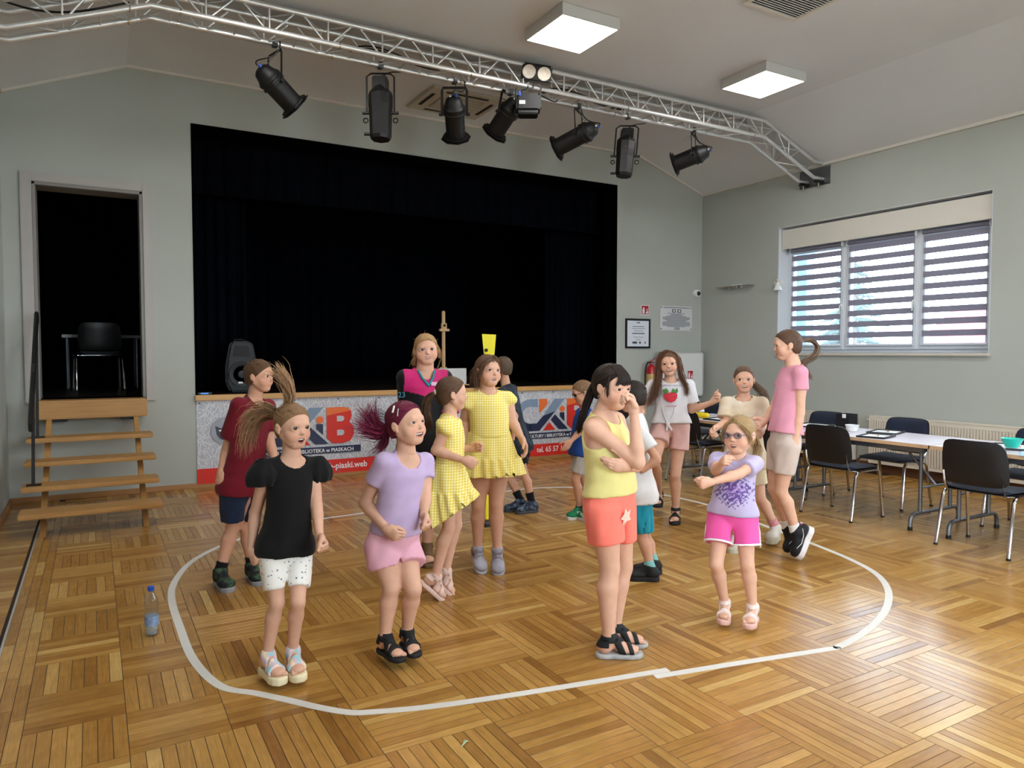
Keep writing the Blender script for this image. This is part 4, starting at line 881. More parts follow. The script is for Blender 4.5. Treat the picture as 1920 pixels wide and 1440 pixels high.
for s in (-1, 1): MB().prism([(ox+.01, oy, oz+.09), (ox+.01, oy+s*.07, oz+.14), (ox+.01, oy+s*.08, oz+.08), (ox+.01, oy+s*.03, oz+.05)], (.006, 0, 0)).build('wing', M_white, t)
MB().tube([(ox, oy, oz+.165), (ox+.01, oy, oz+.3)], .0015, 4).build('string', M_white, t)
# easel with a white board on the stage
t = empty('easel', (4.35, 9.3, 1.03), 'light wooden easel holding a white board at the stage edge', 'easel')
M_pine = mat('easel_pine', 'c8a274', .5, var=.1, vscale=8, stretch=(8, 8, .6))
MB().box((4.235, 9.30, 1.28), (4.285, 9.33, 2.09)).build('mast', M_pine, t, bevel=.01); MB().box((4.215, 9.28, 1.83), (4.30, 9.31, 1.92)).build('clamp_block', M_pine, t, bevel=.008); MB().box((4.185, 9.27, 1.805), (4.335, 9.32, 1.84)).build('clamp_bar', M_pine, t, bevel=.005)
MB().lathe([(.02, 0), (.022, .008), (.014, .02)], (4.26, 9.28, 1.885), (0, -1, 0), 5).build('knob', M_black, t)
MB().box((4.15, 9.24, 1.06), (4.58, 9.255, 1.285)).build('board', mat('easel_board', 'd9d5d0', .5, var=.03, vscale=14), t, bevel=.003)
MB().box((4.1, 9.22, 1.045), (4.62, 9.28, 1.06)).build('ledge', M_pine, t, bevel=.004)
for s in (-1, 1): MB().tube([(4.26+s*.03, 9.32, 1.30), (4.26+s*.24, 9.32, 1.03)], .016, 4).build('leg', M_pine, t)
MB().tube([(4.26, 9.34, 1.5), (4.26, 9.75, 1.03)], .014, 4).build('rear_leg', M_pine, t)
MB().lathe([(.006, 0), (.006, .002)], (4.565, 9.239, 1.27), (0, -1, 0), 8).build('pin', M_signr, t)
# loudspeaker on the stage
t = empty('loudspeaker', (1.53, 9.25, 1.03), 'black loudspeaker standing on the stage behind the boy in maroon', 'loudspeaker')
sx, sy = 1.545, 9.2
out = [(-.13, 0), (.13, 0), (.185, .10), (.185, .30), (.14, .56), (.105, .615), (-.105, .615), (-.14, .56), (-.185, .30), (-.185, .10)]
M_spk = mat('speaker_black', '0d0e0f', .6, var=.1, vscale=30, bump=.06, bscale=300)
MB().prism([(sx+x, sy, 1.03+z) for x, z in out], (0, .30, 0)).build('cabinet', M_spk, t, bevel=.02)
MB().prism([(sx+x*.86, sy-.012, 1.03+.02+z*.94) for x, z in out], (0, .012, 0)).build('baffle', M_can, t, bevel=.005)
MB().lathe([(.155, .0), (.15, .012), (.135, .012), (.10, -.0), (.05, -.004), (.045, .006), (.01, .010)], (sx, sy-.012, 1.03+.215), (0, -1, 0), 28).build('woofer', mat('speaker_cone', '131416', .5, var=.1), t, smooth=40)
MB().prism([(sx-.10, sy-.02, 1.03+.43), (sx+.10, sy-.02, 1.03+.43), (sx+.075, sy-.02, 1.03+.56), (sx-.075, sy-.02, 1.03+.56)], (0, .012, 0)).build('horn', M_spk, t, bevel=.004)
MB().tube([(sx-.06, sy+.15, 1.645), (sx-.05, sy+.15, 1.665), (sx+.05, sy+.15, 1.665), (sx+.06, sy+.15, 1.645)], .01, 6).build('handle', M_spk, t, smooth=50)
MB().cbox((sx-.02, sy-.024, 1.03+.115), (.05, .003, .022)).build('badge', M_white, t)
for x, lab in ((1.06, 'short blue-lit device lying at the left edge of the stage'),):
    t = empty('stage_device', (x, 8.85, 1.03), lab, 'device'); MB().box((x-.05, 8.84, 1.031), (x+.1, 8.92, 1.055)).build('body', M_blackpl, t, bevel=.006); MB().box((x-.02, 8.837, 1.036), (x+.06, 8.841, 1.05)).build('display', mat('blue_display', '3f7fe0', .3, emit='4f8fff', estr=.6), t)
# yellow marker post
d_ = flo(912, 985); px_, py_ = d_.x, d_.y
t = empty('marker_post', (px_, py_, 0), 'yellow marker post on a black rubber base behind the girl in the yellow dress', 'post')
M_yel = mat('yellow_plastic', 'e3cf1e', .45, var=.04)
MB().lathe([(.075, 0), (.075, .03), (.05, .05), (.02, .055)], (px_, py_, 0), (0, 0, 1), 24).build('base', M_blackpl, t, smooth=40); MB().tube([(px_, py_, .05), (px_, py_, 1.50)], .02, 12).build('pole', M_yel, t, smooth=50)
cpos = Vector((px_+.04, py_+.02, 1.48)); n_ = -FW; n_.z = 0; n_.normalize()
MB().prism([cpos+RT*-.045, cpos+RT*.045, cpos+RT*.06+Vector((0, 0, .18)), cpos-RT*.062+Vector((0, 0, .185))], n_*-.012).build('card', mat('yellow_card', 'efe23c', .6, var=.04), t); MB().obox(cpos-RT*.025+Vector((0, 0, .045))+n_*.008, RT*.014, n_*.008, Vector((0, 0, .014))).build('clip', M_black, t, bevel=.004)

# ------------------------------------------------------------------ floor tape, bottle, scrap
def ribbon(pts, w_, z):
    P_ = [flo(*p) for p in pts]; Q = []
    for i in range(len(P_)-1):
        a, b_, c, d2 = P_[max(i-1, 0)], P_[i], P_[i+1], P_[min(i+2, len(P_)-1)]
        for k in range(6):
            u = k/6; Q.append(.5*((2*b_)+(c-a)*u+(2*a-5*b_+4*c-d2)*u*u+(3*b_-a-3*c+d2)*u**3))
    Q.append(P_[-1]); V = []; F = []
    for i, p in enumerate(Q):
        tg = (Q[min(i+1, len(Q)-1)]-Q[max(i-1, 0)]).normalized(); n_ = Vector((-tg.y, tg.x, 0))*w_/2
        V += [p+n_+Vector((0, 0, z)), p-n_+Vector((0, 0, z)), p-n_+Vector((0, 0, .0)), p+n_+Vector((0, 0, .0))]
    for i in range(len(Q)-1):
        for k in range(4): F.append((i*4+k, i*4+(k+1) % 4, i*4+4+(k+1) % 4, i*4+4+k))
    F += [(0, 1, 2, 3), tuple(len(V)-4+k for k in (3, 2, 1, 0))]
    return [tuple(v) for v in V], F
M_tape = mat('paper_tape', 'd3cfc9', .75, var=.04, vscale=30, bump=.1, bscale=300)
tape = [(1253, 1256), (1100, 1281), (930, 1308), (800, 1326), (700, 1335), (655, 1336), (600, 1327), (540, 1313), (480, 1300), (412, 1286), (362, 1236), (338, 1178), (322, 1125), (327, 1092), (356, 1056), (400, 1030), (455, 1009), (530, 988), (610, 972), (680, 962), (800, 940), (944, 922), (1008, 915), (1093, 914), (1160, 918), (1225, 925), (1283, 936), (1340, 951), (1445, 990), (1524, 1020), (1590, 1047), (1640, 1074), (1664, 1103), (1664, 1135), (1645, 1165), (1610, 1193), (1572, 1213), (1555, 1217), (1400, 1241), (1228, 1269)]
V, F = ribbon(tape, .042, .0016); me = bpy.data.meshes.new('floor_tape'); me.from_pydata(V, [], F)
link('floor_tape', me, M_tape, label='white paper tape stuck on the parquet in a wide loop around the children', cat='tape')
t = empty('water_bottle', (.238, 4.257, 0), 'clear plastic water bottle with a blue cap standing on the parquet', 'bottle')
def pet():
    m = bpy.data.materials.new('clear_pet'); m.use_nodes = True; N = m.node_tree.nodes; N.clear(); L = m.node_tree.links
    o = N.new('ShaderNodeOutputMaterial'); mx = N.new('ShaderNodeMixShader'); tb = N.new('ShaderNodeBsdfTransparent'); pb = N.new('ShaderNodeBsdfGlossy'); lw = N.new('ShaderNodeLayerWeight'); lw.inputs[0].default_value = .35
    tb.inputs[0].default_value = (.86, .9, .92, 1); pb.inputs['Roughness'].default_value = .08; L.new(lw.outputs['Facing'], mx.inputs[0]); L.new(tb.outputs[0], mx.inputs[1]); L.new(pb.outputs[0], mx.inputs[2]); L.new(mx.outputs[0], o.inputs[0]); return m
M_pet = pet(); bx, by = .238, 4.257
MB().lathe([(.02, .004), (.030, 0), (.034, .01), (.034, .05), (.032, .06), (.034, .07), (.034, .12), (.031, .135), (.033, .15), (.034, .175), (.028, .2), (.016, .225), (.0135, .235), (.0135, .245)], (bx, by, 0), (0, 0, 1), 24).build('bottle', M_pet, t, smooth=60)
MB().lathe([(.018, .006), (.0315, .01), (.0315, .105), (.002, .106)], (bx, by, 0), (0, 0, 1), 24).build('water', mat('water', 'c3cfd2', .05, alpha=.35), t, smooth=60)
MB().lathe([(.0348, .055), (.0348, .105)], (bx, by, 0), (0, 0, 1), 24).build('label_wrap', mat('bottle_label', '7d92b4', .4, var=.35, vscale=60), t, smooth=60)
MB().lathe([(.0155, .238), (.0165, .24), (.0165, .26), (.012, .262)], (bx, by, 0), (0, 0, 1), 16).build('cap', mat('cap_blue', '1e4fb8', .4), t, smooth=40)
q = flo(873, 1396); b = MB(); b.M = Matrix.Translation(q) @ Matrix.Rotation(.3, 4, 'Z')
b.tube([(-.03, -.005, .003), (-.008, .002, .006), (.006, .008, .010), (.018, .004, .004)], [.002, .004, .009, .002], 5, flat=(.4, 1)); b.build('paper_scrap', mat('scrap_green', 'a9b58e', .7, var=.25, vscale=90), label='tiny crumpled scrap lying on the parquet in the foreground', cat='scrap')
# ------------------------------------------------------------------ distance-field modelling
f32 = np.float32
def V3(p): return np.array([p[0], p[1], p[2]], float)
def nrm(v):
    v = np.asarray(v, float); l = np.linalg.norm(v); return v/l if l > 1e-9 else np.array([0, 0, 1.])
class Field:
    """sampled signed distance field; shapes are merged, cut and then meshed as one surface"""
    def __init__(s, lo, hi, h, M=None):
        s.h = h; s.lo = np.asarray(lo, float); n = np.ceil((np.asarray(hi, float)-s.lo)/h).astype(int)+1
        s.ax = [(s.lo[i]+h*np.arange(n[i])).astype(f32) for i in range(3)]; s.v = np.full(n, 1., f32)
    def put(s, fn, lo, hi, k=0., mode='u', pad=.03):
        sl = []
        for i in range(3):
            a = max(int(math.floor((lo[i]-pad-s.lo[i])/s.h)), 0); b = min(int(math.ceil((hi[i]+pad-s.lo[i])/s.h))+1, len(s.ax[i]))
            if b <= a: return
            sl.append(slice(a, b))
        sl = tuple(sl); X = s.ax[0][sl[0]][:, None, None]; Y = s.ax[1][sl[1]][None, :, None]; Z = s.ax[2][sl[2]][None, None, :]
        d = fn(X, Y, Z); a = s.v[sl]
        if mode == 's': d = -d; a2 = -a
        if mode == 'i' or mode == 's':
            if k > 0:
                t = np.clip(.5-.5*(d-a)/k, 0, 1); s.v[sl] = d*(1-t)+a*t+k*t*(1-t)
            else: s.v[sl] = np.maximum(a, d)
        else:
            if k > 0:
                t = np.clip(.5+.5*(d-a)/k, 0, 1); s.v[sl] = d*(1-t)+a*t-k*t*(1-t)
            else: s.v[sl] = np.minimum(a, d)
    def cone(s, a, b, ra, rb, k=0., mode='u', flat=None):
        a, b = V3(a), V3(b); r = max(ra, rb); s.put(f_cone(a, b, ra, rb), np.minimum(a, b)-r, np.maximum(a, b)+r, k, mode)
    def chain(s, pts, rs, k=0.012):
        for i in range(len(pts)-1): s.cone(pts[i], pts[i+1], rs[i], rs[i+1], k if i else k)
    def ell(s, c, R, r, k=0., mode='u'):
        c = V3(c); m = max(r); s.put(f_ell(c, R, r), c-m, c+m, k, mode)
    def cutall(s, fn): 
        X = s.ax[0][:, None, None]; Y = s.ax[1][None, :, None]; Z = s.ax[2][None, None, :]; s.v = np.maximum(s.v, fn(X, Y, Z)).astype(f32)
    def shell(s, th): s.v = np.maximum(s.v, -(s.v+th))
    def mesh(s, smooth=1): return surf_nets(s.v, s.lo, s.h, smooth)
def f_cone(a, b, ra, rb):
    ab = b-a; L2 = max(float(ab@ab), 1e-12)
    def fn(X, Y, Z):
        x, y, z = X-f32(a[0]), Y-f32(a[1]), Z-f32(a[2]); t = np.clip((x*f32(ab[0])+y*f32(ab[1])+z*f32(ab[2]))/f32(L2), 0, 1)
        return np.sqrt((x-t*f32(ab[0]))**2+(y-t*f32(ab[1]))**2+(z-t*f32(ab[2]))**2)-(f32(ra)+t*f32(rb-ra))
    return fn
def loc(c, R):
    """world grid -> local coordinates; rows of R are the local axes"""
    R = np.asarray(R, float); c = np.asarray(c, float)
    def fn(X, Y, Z):
        x, y, z = X-f32(c[0]), Y-f32(c[1]), Z-f32(c[2])
        return [x*f32(R[i][0])+y*f32(R[i][1])+z*f32(R[i][2]) for i in range(3)]
    return fn
I3 = np.eye(3)
def f_ell(c, R, r):
    L = loc(c, R)
    def fn(X, Y, Z):
        x, y, z = L(X, Y, Z); k0 = np.sqrt((x/f32(r[0]))**2+(y/f32(r[1]))**2+(z/f32(r[2]))**2); k1 = np.sqrt((x/f32(r[0]**2))**2+(y/f32(r[1]**2))**2+(z/f32(r[2]**2))**2)
        return k0*(k0-1)/np.maximum(k1, f32(1e-6))
    return fn
def f_plane(p, n):
    p = V3(p); n = nrm(n); o = float(p@n)
    return lambda X, Y, Z: X*f32(n[0])+Y*f32(n[1])+Z*f32(n[2])-f32(o)
def surf_nets(v, lo, h, smooth=1):
    s = v < 0; c = s[:-1, :-1, :-1].astype(np.uint8).copy()
    OF = [(0,0,0),(1,0,0),(0,1,0),(1,1,0),(0,0,1),(1,0,1),(0,1,1),(1,1,1)]; n = v.shape
    for o in OF[1:]: c += s[o[0]:n[0]-1+o[0], o[1]:n[1]-1+o[1], o[2]:n[2]-1+o[2]]
    act = (c-1) < 7; fl = np.flatnonzero(act); ijk = np.stack(np.unravel_index(fl, act.shape), 1)
    if len(ijk) == 0: return np.zeros((0, 3)), np.zeros((0, 4), int)
    idx = np.full(act.shape, -1, np.int32); idx.ravel()[fl] = np.arange(len(ijk), dtype=np.int32)
    val = np.stack([v[ijk[:, 0]+o[0], ijk[:, 1]+o[1], ijk[:, 2]+o[2]] for o in OF], 1)
    E = [(0,1),(2,3),(4,5),(6,7),(0,2),(1,3),(4,6),(5,7),(0,4),(1,5),(2,6),(3,7)]
    acc = np.zeros((len(ijk), 3)); cnt = np.zeros(len(ijk)); OFa = np.array(OF, float)
    for a, b in E:
        va, vb = val[:, a], val[:, b]; m = (va < 0) != (vb < 0); t = np.where(m, va/np.where(m, va-vb, 1), 0)
        p = OFa[a]+(OFa[b]-OFa[a])*t[:, None]; acc += np.where(m[:, None], p, 0); cnt += m
    P_ = lo+h*(ijk+acc/cnt[:, None]); Q = []
    for ax in range(3):
        o = [0, 0, 0]; o[ax] = 1; A = s[:n[0]-o[0], :n[1]-o[1], :n[2]-o[2]]; B = s[o[0]:, o[1]:, o[2]:]
        ne = A != B; e = np.stack(np.unravel_index(np.flatnonzero(ne), ne.shape), 1); u, w = (ax+1) % 3, (ax+2) % 3
        e = e[(e[:, u] > 0) & (e[:, w] > 0) & (e[:, u] < n[u]-1) & (e[:, w] < n[w]-1)]
        if len(e) == 0: continue
        ins = A[e[:, 0], e[:, 1], e[:, 2]]; du = np.zeros(3, int); du[u] = 1; dw = np.zeros(3, int); dw[w] = 1
        g = lambda q: idx[q[:, 0], q[:, 1], q[:, 2]]
        q4 = np.stack([g(e-du-dw), g(e-dw), g(e), g(e-du)], 1); q4[~ins] = q4[~ins][:, ::-1]; Q.append(q4)
    F = np.concatenate(Q)
    F = F[(F >= 0).all(1)]
    for _ in range(smooth):
        a = F.ravel(); b = np.roll(F, -1, 1).ravel(); S = np.zeros_like(P_); C_ = np.bincount(a, minlength=len(P_))+np.bincount(b, minlength=len(P_))
        for k in range(3): S[:, k] = np.bincount(a, P_[b, k], len(P_))+np.bincount(b, P_[a, k], len(P_))
        P_ = P_*.45+.55*S/np.maximum(C_, 1)[:, None]
    return P_, F
def join(parts):
    V, F, n = [], [], 0
    for v, f in parts:
        if len(v) == 0: continue
        V.append(v); F.append(f+n); n += len(v)
    return (np.concatenate(V), np.concatenate(F)) if V else (np.zeros((0, 3)), np.zeros((0, 4), int))
def np_mesh(name, V, F, m, parent, colors=None, smooth=True):
    me = bpy.data.meshes.new(name); nv, nf = len(V), len(F); k = F.shape[1]
    me.vertices.add(nv); me.vertices.foreach_set('co', V.astype(f32).ravel()); me.loops.add(nf*k); me.loops.foreach_set('vertex_index', F.astype(np.int32).ravel())
    me.polygons.add(nf); me.polygons.foreach_set('loop_start', np.arange(0, nf*k, k, dtype=np.int32)); me.update(calc_edges=True); me.validate()
    if colors is not None:
        a = me.attributes.new('Col', 'FLOAT_COLOR', 'POINT'); c = np.ones((len(me.vertices), 4), f32); c[:, :3] = colors; a.data.foreach_set('color', c.ravel())
    if smooth: me.shade_smooth()
    return link(name, me, m, parent)

# ------------------------------------------------------------------ hair strands (tapered tubes in one mesh, with colour per strand)
class Strands:
    def __init__(s): s.V = []; s.F = []; s.C = []; s.n = 0
    def add(s, pts, r0, r1, col, sides=4, mid=None):
        pts = np.asarray(pts, float); k = len(pts); T = np.gradient(pts, axis=0); T /= np.maximum(np.linalg.norm(T, axis=1), 1e-9)[:, None]
        u0 = nrm(np.cross(T.mean(0), [0.3, .2, .93])); u = u0-T*(T@u0)[:, None]; u /= np.maximum(np.linalg.norm(u, axis=1), 1e-6)[:, None]; w = np.cross(T, u)
        ang = 2*np.pi*np.arange(sides)/sides; t = np.linspace(0, 1, k); r = r0*(1-t)+r1*t if mid is None else np.interp(t, [0, .35, 1], [r0, mid, r1])
        V = pts[:, None, :]+r[:, None, None]*(np.cos(ang)[None, :, None]*u[:, None, :]+np.sin(ang)[None, :, None]*w[:, None, :]); s.V.append(V.reshape(-1, 3))
        j = np.arange(sides); j2 = (j+1) % sides; b = (np.arange(k-1)*sides)[:, None]; s.F.append(np.stack([b+j, b+j2, b+sides+j2, b+sides+j], 2).reshape(-1, 4)+s.n)
        s.C.append(np.tile(col, (k*sides, 1))); s.n += k*sides
    def out(s): return np.concatenate(s.V), np.concatenate(s.F), np.concatenate(s.C)
def spline(cp, n=12):
    cp = np.asarray(cp, float); k = len(cp); out = []
    for i in range(k-1):
        a, b, c, d = cp[max(i-1, 0)], cp[i], cp[i+1], cp[min(i+2, k-1)]
        m = max(n//(k-1), 2)
        for q in range(m):
            u = q/m; out.append(.5*(2*b+(c-a)*u+(2*a-5*b+4*c-d)*u*u+(3*b-a-3*c+d)*u**3))
    out.append(cp[-1]); return np.array(out)

# ------------------------------------------------------------------ the human figure
FWn, RTn = V3(FW), V3(RT); FWh = nrm([FWn[0], FWn[1], 0]); UPn = np.array([0, 0, 1.])
def rot(v, ax, a):
    v = np.asarray(v, float); ax = nrm(ax); return v*math.cos(a)+np.cross(ax, v)*math.sin(a)+ax*(ax@v)*(1-math.cos(a))
SIGHT = [-FWh, RTn]                           # towards the camera and to the right, as seen from the camera
def look_from(p):
    c = nrm([CAMLOC.x-p[0], CAMLOC.y-p[1], 0]); SIGHT[0] = c; SIGHT[1] = np.array([-c[1], c[0], 0])
def face_dir(yaw): a = math.radians(yaw); return SIGHT[0]*math.cos(a)+SIGHT[1]*math.sin(a)
class Human:
    def __init__(s, crop, H, **q):
        s.crop = crop; s.H = H; s.q = q; s.k = H/1.30; s.rng = np.random.RandomState(int(sum(map(abs, crop[:2])))+int(H*100))
    def px(s, p): return s.crop[0]+p[0]/s.crop[2], s.crop[1]+p[1]/s.crop[2]
    def P(s, p): x, y = s.px(p); return V3(at(x, y, s.D+(p[2] if len(p) > 2 else 0)))
    def setup(s):
        q = s.q; k = s.k; s.jump = q.get('jump', 0); s.sole = q.get('sole', .012); g = s.g = q.get('girth', 1.0)*k
        s.an, s.toe = {}, {}
        for e in 'RL':
            kn, an, toe = q['leg'+e]; x, y = s.px(an); z = s.jump+s.sole+.068*k+(an[2] if len(an) > 2 else 0)
            s.an[e] = V3(flo(x, y, z))
        s.D = q['D'] if 'D' in q else float(np.mean([(s.an[e]-V3(CAMLOC))@FWn for e in 'RL']))
        s.pel = s.P(q['pel']); look_from(s.pel); s.F0 = face_dir(q['yaw']); s.neck = s.P(q['neck']); s.U = nrm(s.neck-s.pel)
        s.F = nrm(s.F0-s.U*(s.F0@s.U)); s.S = np.cross(s.F, s.U); s.Lt = np.linalg.norm(s.neck-s.pel)
        s.FS = s.F; twist = math.radians(q.get('twist', 0))
        s.Sh = rot(s.S, s.U, twist); sw = q.get('shw', .125)*k; hw = q.get('hipw', .068)*k; s.sw = sw
        s.sh = {'R': s.neck-s.U*.047*k+s.Sh*sw, 'L': s.neck-s.U*.047*k-s.Sh*sw}
        for e in 'RL':
            if 'sh'+e in q: s.sh[e] = s.P(q['sh'+e])
        s.hip = {'R': s.pel-s.U*.02*k+s.S*hw, 'L': s.pel-s.U*.02*k-s.S*hw}
        s.kn = {}; s.el = {}; s.wr = {}; s.hd = {}; s.fdir = {}; s.fup = {}
        for e in 'RL':
            kn, an, toe = q['leg'+e]; s.kn[e] = s.P(kn); sd = nrm(s.an[e]-s.kn[e])
            hp = s.an[e]+sd*.05*k; t3 = s.P(toe)
            if q.get('flat', True): fd = t3-hp; fd[2] = 0; s.fdir[e] = nrm(fd); s.fup[e] = UPn.copy()
            else: s.fdir[e] = nrm(t3-hp); u = -sd; s.fup[e] = nrm(u-s.fdir[e]*(u@s.fdir[e]))
            if 'fdir'+e in q: s.fdir[e] = nrm(face_dir(q['fdir'+e][0])+UPn*q['fdir'+e][1]); u = UPn; s.fup[e] = nrm(u-s.fdir[e]*(u@s.fdir[e]))
            el, wr, hd = q['arm'+e]; s.el[e] = s.P(el); s.wr[e] = s.P(wr); s.hd[e] = s.P(hd)
        hp = q['head']; s.hc = s.P(hp['c']); s.hh = hp.get('h', .205)
        f = face_dir(hp['yaw']); r = np.cross(f, UPn); f = rot(f, r, math.radians(hp.get('pitch', 0))); u = np.cross(r, f); ro = math.radians(hp.get('roll', 0)); r2 = rot(r, f, ro); u2 = rot(u, f, ro)
        s.HR = np.array([r2, f, u2])                 # rows: right, forward, up of the head
        s.Lf = q.get('foot', .148)*s.H
        return s
    def hl(s, p): return s.hc+s.hh*(s.HR.T@np.asarray(p, float))   # head-local -> world
    # torso cross-sections: t (0 pelvis .. 1 neck), half width, half depth, forward offset (for a 1.30 m child)
    TT = np.array([-.30, -.17, -.05, .08, .25, .42, .60, .78, .90, .98, 1.05])
    TA = np.array([.045, .105, .122, .122, .106, .103, .110, .114, .094, .052, .030])
    TB = np.array([.045, .078, .090, .088, .080, .079, .083, .080, .062, .044, .030])
    TO = np.array([0, -.008, -.010, -.004, .006, .008, .006, .000, -.006, -.008, -.005])
    def f_torso(s, ease=0., flare=0., lo=None, hi=None, wf=None, fold=0., ph=0., belly=0):
        L = loc(s.pel, [s.S, s.F, s.U]); Lt = s.Lt; g = s.g; tt, ta, tb, to = s.TT*Lt, s.TA*g*s.q.get('tw', 1), s.TB*g*s.q.get('td', 1), s.TO*g
        bl = s.q.get('belly', 0)
        def fn(X, Y, Z):
            x, y, z = L(X, Y, Z); e = ease+flare*np.clip((.55*Lt-z)/Lt, 0, 2)
            a = np.interp(z, tt, ta).astype(f32)+e; b = np.interp(z, tt, tb).astype(f32)+e; o = np.interp(z, tt, to).astype(f32)
            if bl: bb = f32(bl)*np.exp(-((z-.25*Lt)/(.28*Lt))**2); b = b+bb; o = o+bb*.6; a = a+bb*.5
            y = y-o
            if fold:
                th = np.arctan2(x, y); w = np.clip((.85*Lt-z)/Lt, 0, 1.2)
                e2 = f32(fold)*w*(np.sin(th*5+ph+z*9)+.6*np.sin(th*9-ph*2+z*14)+.5*np.sin(z*70+th*3+ph)); a = a+e2; b = b+e2
            k0 = np.sqrt((x/a)**2+(y/b)**2); d = (k0-1)*np.minimum(a, b)
            d = np.where(k0 > 1, np.minimum(d*1.0, np.sqrt(x*x+y*y)), d)
            zl = tt[0]-ease if lo is None else lo; zh = tt[-1] if hi is None else hi
            return np.maximum(np.maximum(d, z-f32(zh)), f32(zl)-z)
        r = .30*g+ease+flare; c = s.pel; lo_ = np.minimum(s.pel-s.U*.35*Lt, s.neck+s.U*.08)-r*.75; hi_ = np.maximum(s.pel-s.U*.35*Lt, s.neck+s.U*.08)+r*.75
        return fn, lo_, hi_
    def tl(s, V): return (np.asarray(V)-s.pel)@np.array([s.S, s.F, s.U]).T      # world -> torso-local
    def chest(s, x, z, off=.02, back=False):
        """world point on the front of the torso (x to the person's right, z along the spine)"""
        a = np.interp(z, s.TT*s.Lt, s.TA*s.g*s.q.get('tw', 1))+off; b = np.interp(z, s.TT*s.Lt, s.TB*s.g*s.q.get('td', 1))+off; o = np.interp(z, s.TT*s.Lt, s.TO*s.g); bl = s.q.get('belly', 0)
        if bl: bb = bl*math.exp(-((z-.25*s.Lt)/(.28*s.Lt))**2); b += bb; o += bb*.6; a += bb*.5
        y = o+b*math.sqrt(max(0, 1-(x/a)**2)); return s.pel+s.S*x+s.F*y+s.U*z
    def decal(s, name, pts, m, off=.02, cut=None):
        """printed patch that follows the chest: outline of (x, z) in metres"""
        c = np.mean(pts, 0); V = [s.chest(*c, off)]; n = len(pts); F = []
        for r in (.5, 1.):
            for q_ in pts: w = c+(np.asarray(q_)-c)*r; V.append(s.chest(w[0], w[1], off))
        V = np.array(V); T = [(0, 1+i, 1+(i+1) % n) for i in range(n)]; Q = [(1+i, 1+n+i, 1+n+(i+1) % n, 1+(i+1) % n) for i in range(n)]
        me = bpy.data.meshes.new(name); me.from_pydata([tuple(v) for v in V], [], T+Q); o = link(name, me, m, s.root, smooth=180); return o
    def bounds(s, ex=.12):
        pts = [s.pel, s.neck]+[d[e] for d in (s.sh, s.el, s.wr, s.hip, s.kn, s.an) for e in 'RL']+[s.an[e]+s.fdir[e]*s.Lf for e in 'RL']
        return np.min(pts, 0)-ex, np.max(pts, 0)+ex
    def ub(s): pts = [s.pel-s.U*.38*s.Lt, s.neck+s.U*.05, *[s.sh[e] for e in 'RL'], *[s.el[e] for e in 'RL']]; return np.min(pts, 0)-.13*s.k, np.max(pts, 0)+.13*s.k
    def lb(s): pts = [s.pel+s.U*.35*s.Lt, *[s.hip[e] for e in 'RL'], *[s.kn[e] for e in 'RL']]; return np.min(pts, 0)-.14*s.k, np.max(pts, 0)+.14*s.k
    def arm_r(s): a = s.q.get('armg', 1)*s.g; return .037*a, .031*a, .031*a, .020*s.k*(.5+.5*s.q.get('armg', 1))
    def leg_r(s): a = s.q.get('legg', 1)*s.g; return .071*a, .040*a, .0425*a, .026*s.k*(.5+.5*s.q.get('legg', 1))
    def body(s, h=.005):
        lo, hi = s.bounds(); f = Field(lo, hi, h); k = s.k; fn, a, b = s.f_torso(); f.put(fn, a, b)
        f.cone(s.neck-s.U*.05*k, s.hl((0, -.08, -.28)), .043*k*s.q.get('nk', 1), .038*k*s.q.get('nk', 1), .02)
        ra = s.arm_r(); rl = s.leg_r(); q_ = s.q
        for e in 'RL':
            f.cone(s.neck-s.U*.045*k, s.sh[e], .036*s.g, .034*s.g, .03)
            el, wr = s.el[e], s.wr[e]; m = el+(wr-el)*.28
            f.cone(s.sh[e], el, ra[0], ra[1], .02); f.cone(el, m, ra[1], ra[2], .012); f.cone(m, wr, ra[2], ra[3], .012)
            hp, kn, an = s.hip[e], s.kn[e], s.an[e]; back = nrm(np.cross(np.cross(an-kn, s.fdir[e]), an-kn)); back = -back if back@s.fdir[e] > 0 else back
            f.cone(hp, kn, rl[0], rl[1], .03); cf = kn+(an-kn)*.30+back*.010*k
            f.cone(kn+s.fdir[e]*.002, cf, rl[1]*.96, rl[2], .015); f.cone(cf, an, rl[2], rl[3], .015); s.foot(f, e, False, -.0015 if q_.get('bare') else 0)
        return f.mesh(2)
    def bare_foot(s, e, h=.0038):
        o, fd, sd, fu = s.foot_frame(e); c = o+fd*s.Lf*.5; f = Field(c-s.Lf*.75, c+s.Lf*.75, h); s.foot(f, e, True); d = nrm(s.kn[e]-s.an[e]); r = s.leg_r()
        f.cone(s.an[e], s.an[e]+d*.04, r[3]*.97, r[3]*.97, .01); f.cutall(f_plane(s.an[e]+d*.035, d)); return f.mesh(1)
    def foot_frame(s, e):
        """origin: heel on the sole plane; axes along, side, up"""
        k = s.k; fd, fu = s.fdir[e], s.fup[e]; side = np.cross(fd, fu); o = s.an[e]-fd*.26*s.Lf-fu*.068*k; return o, fd, side, fu
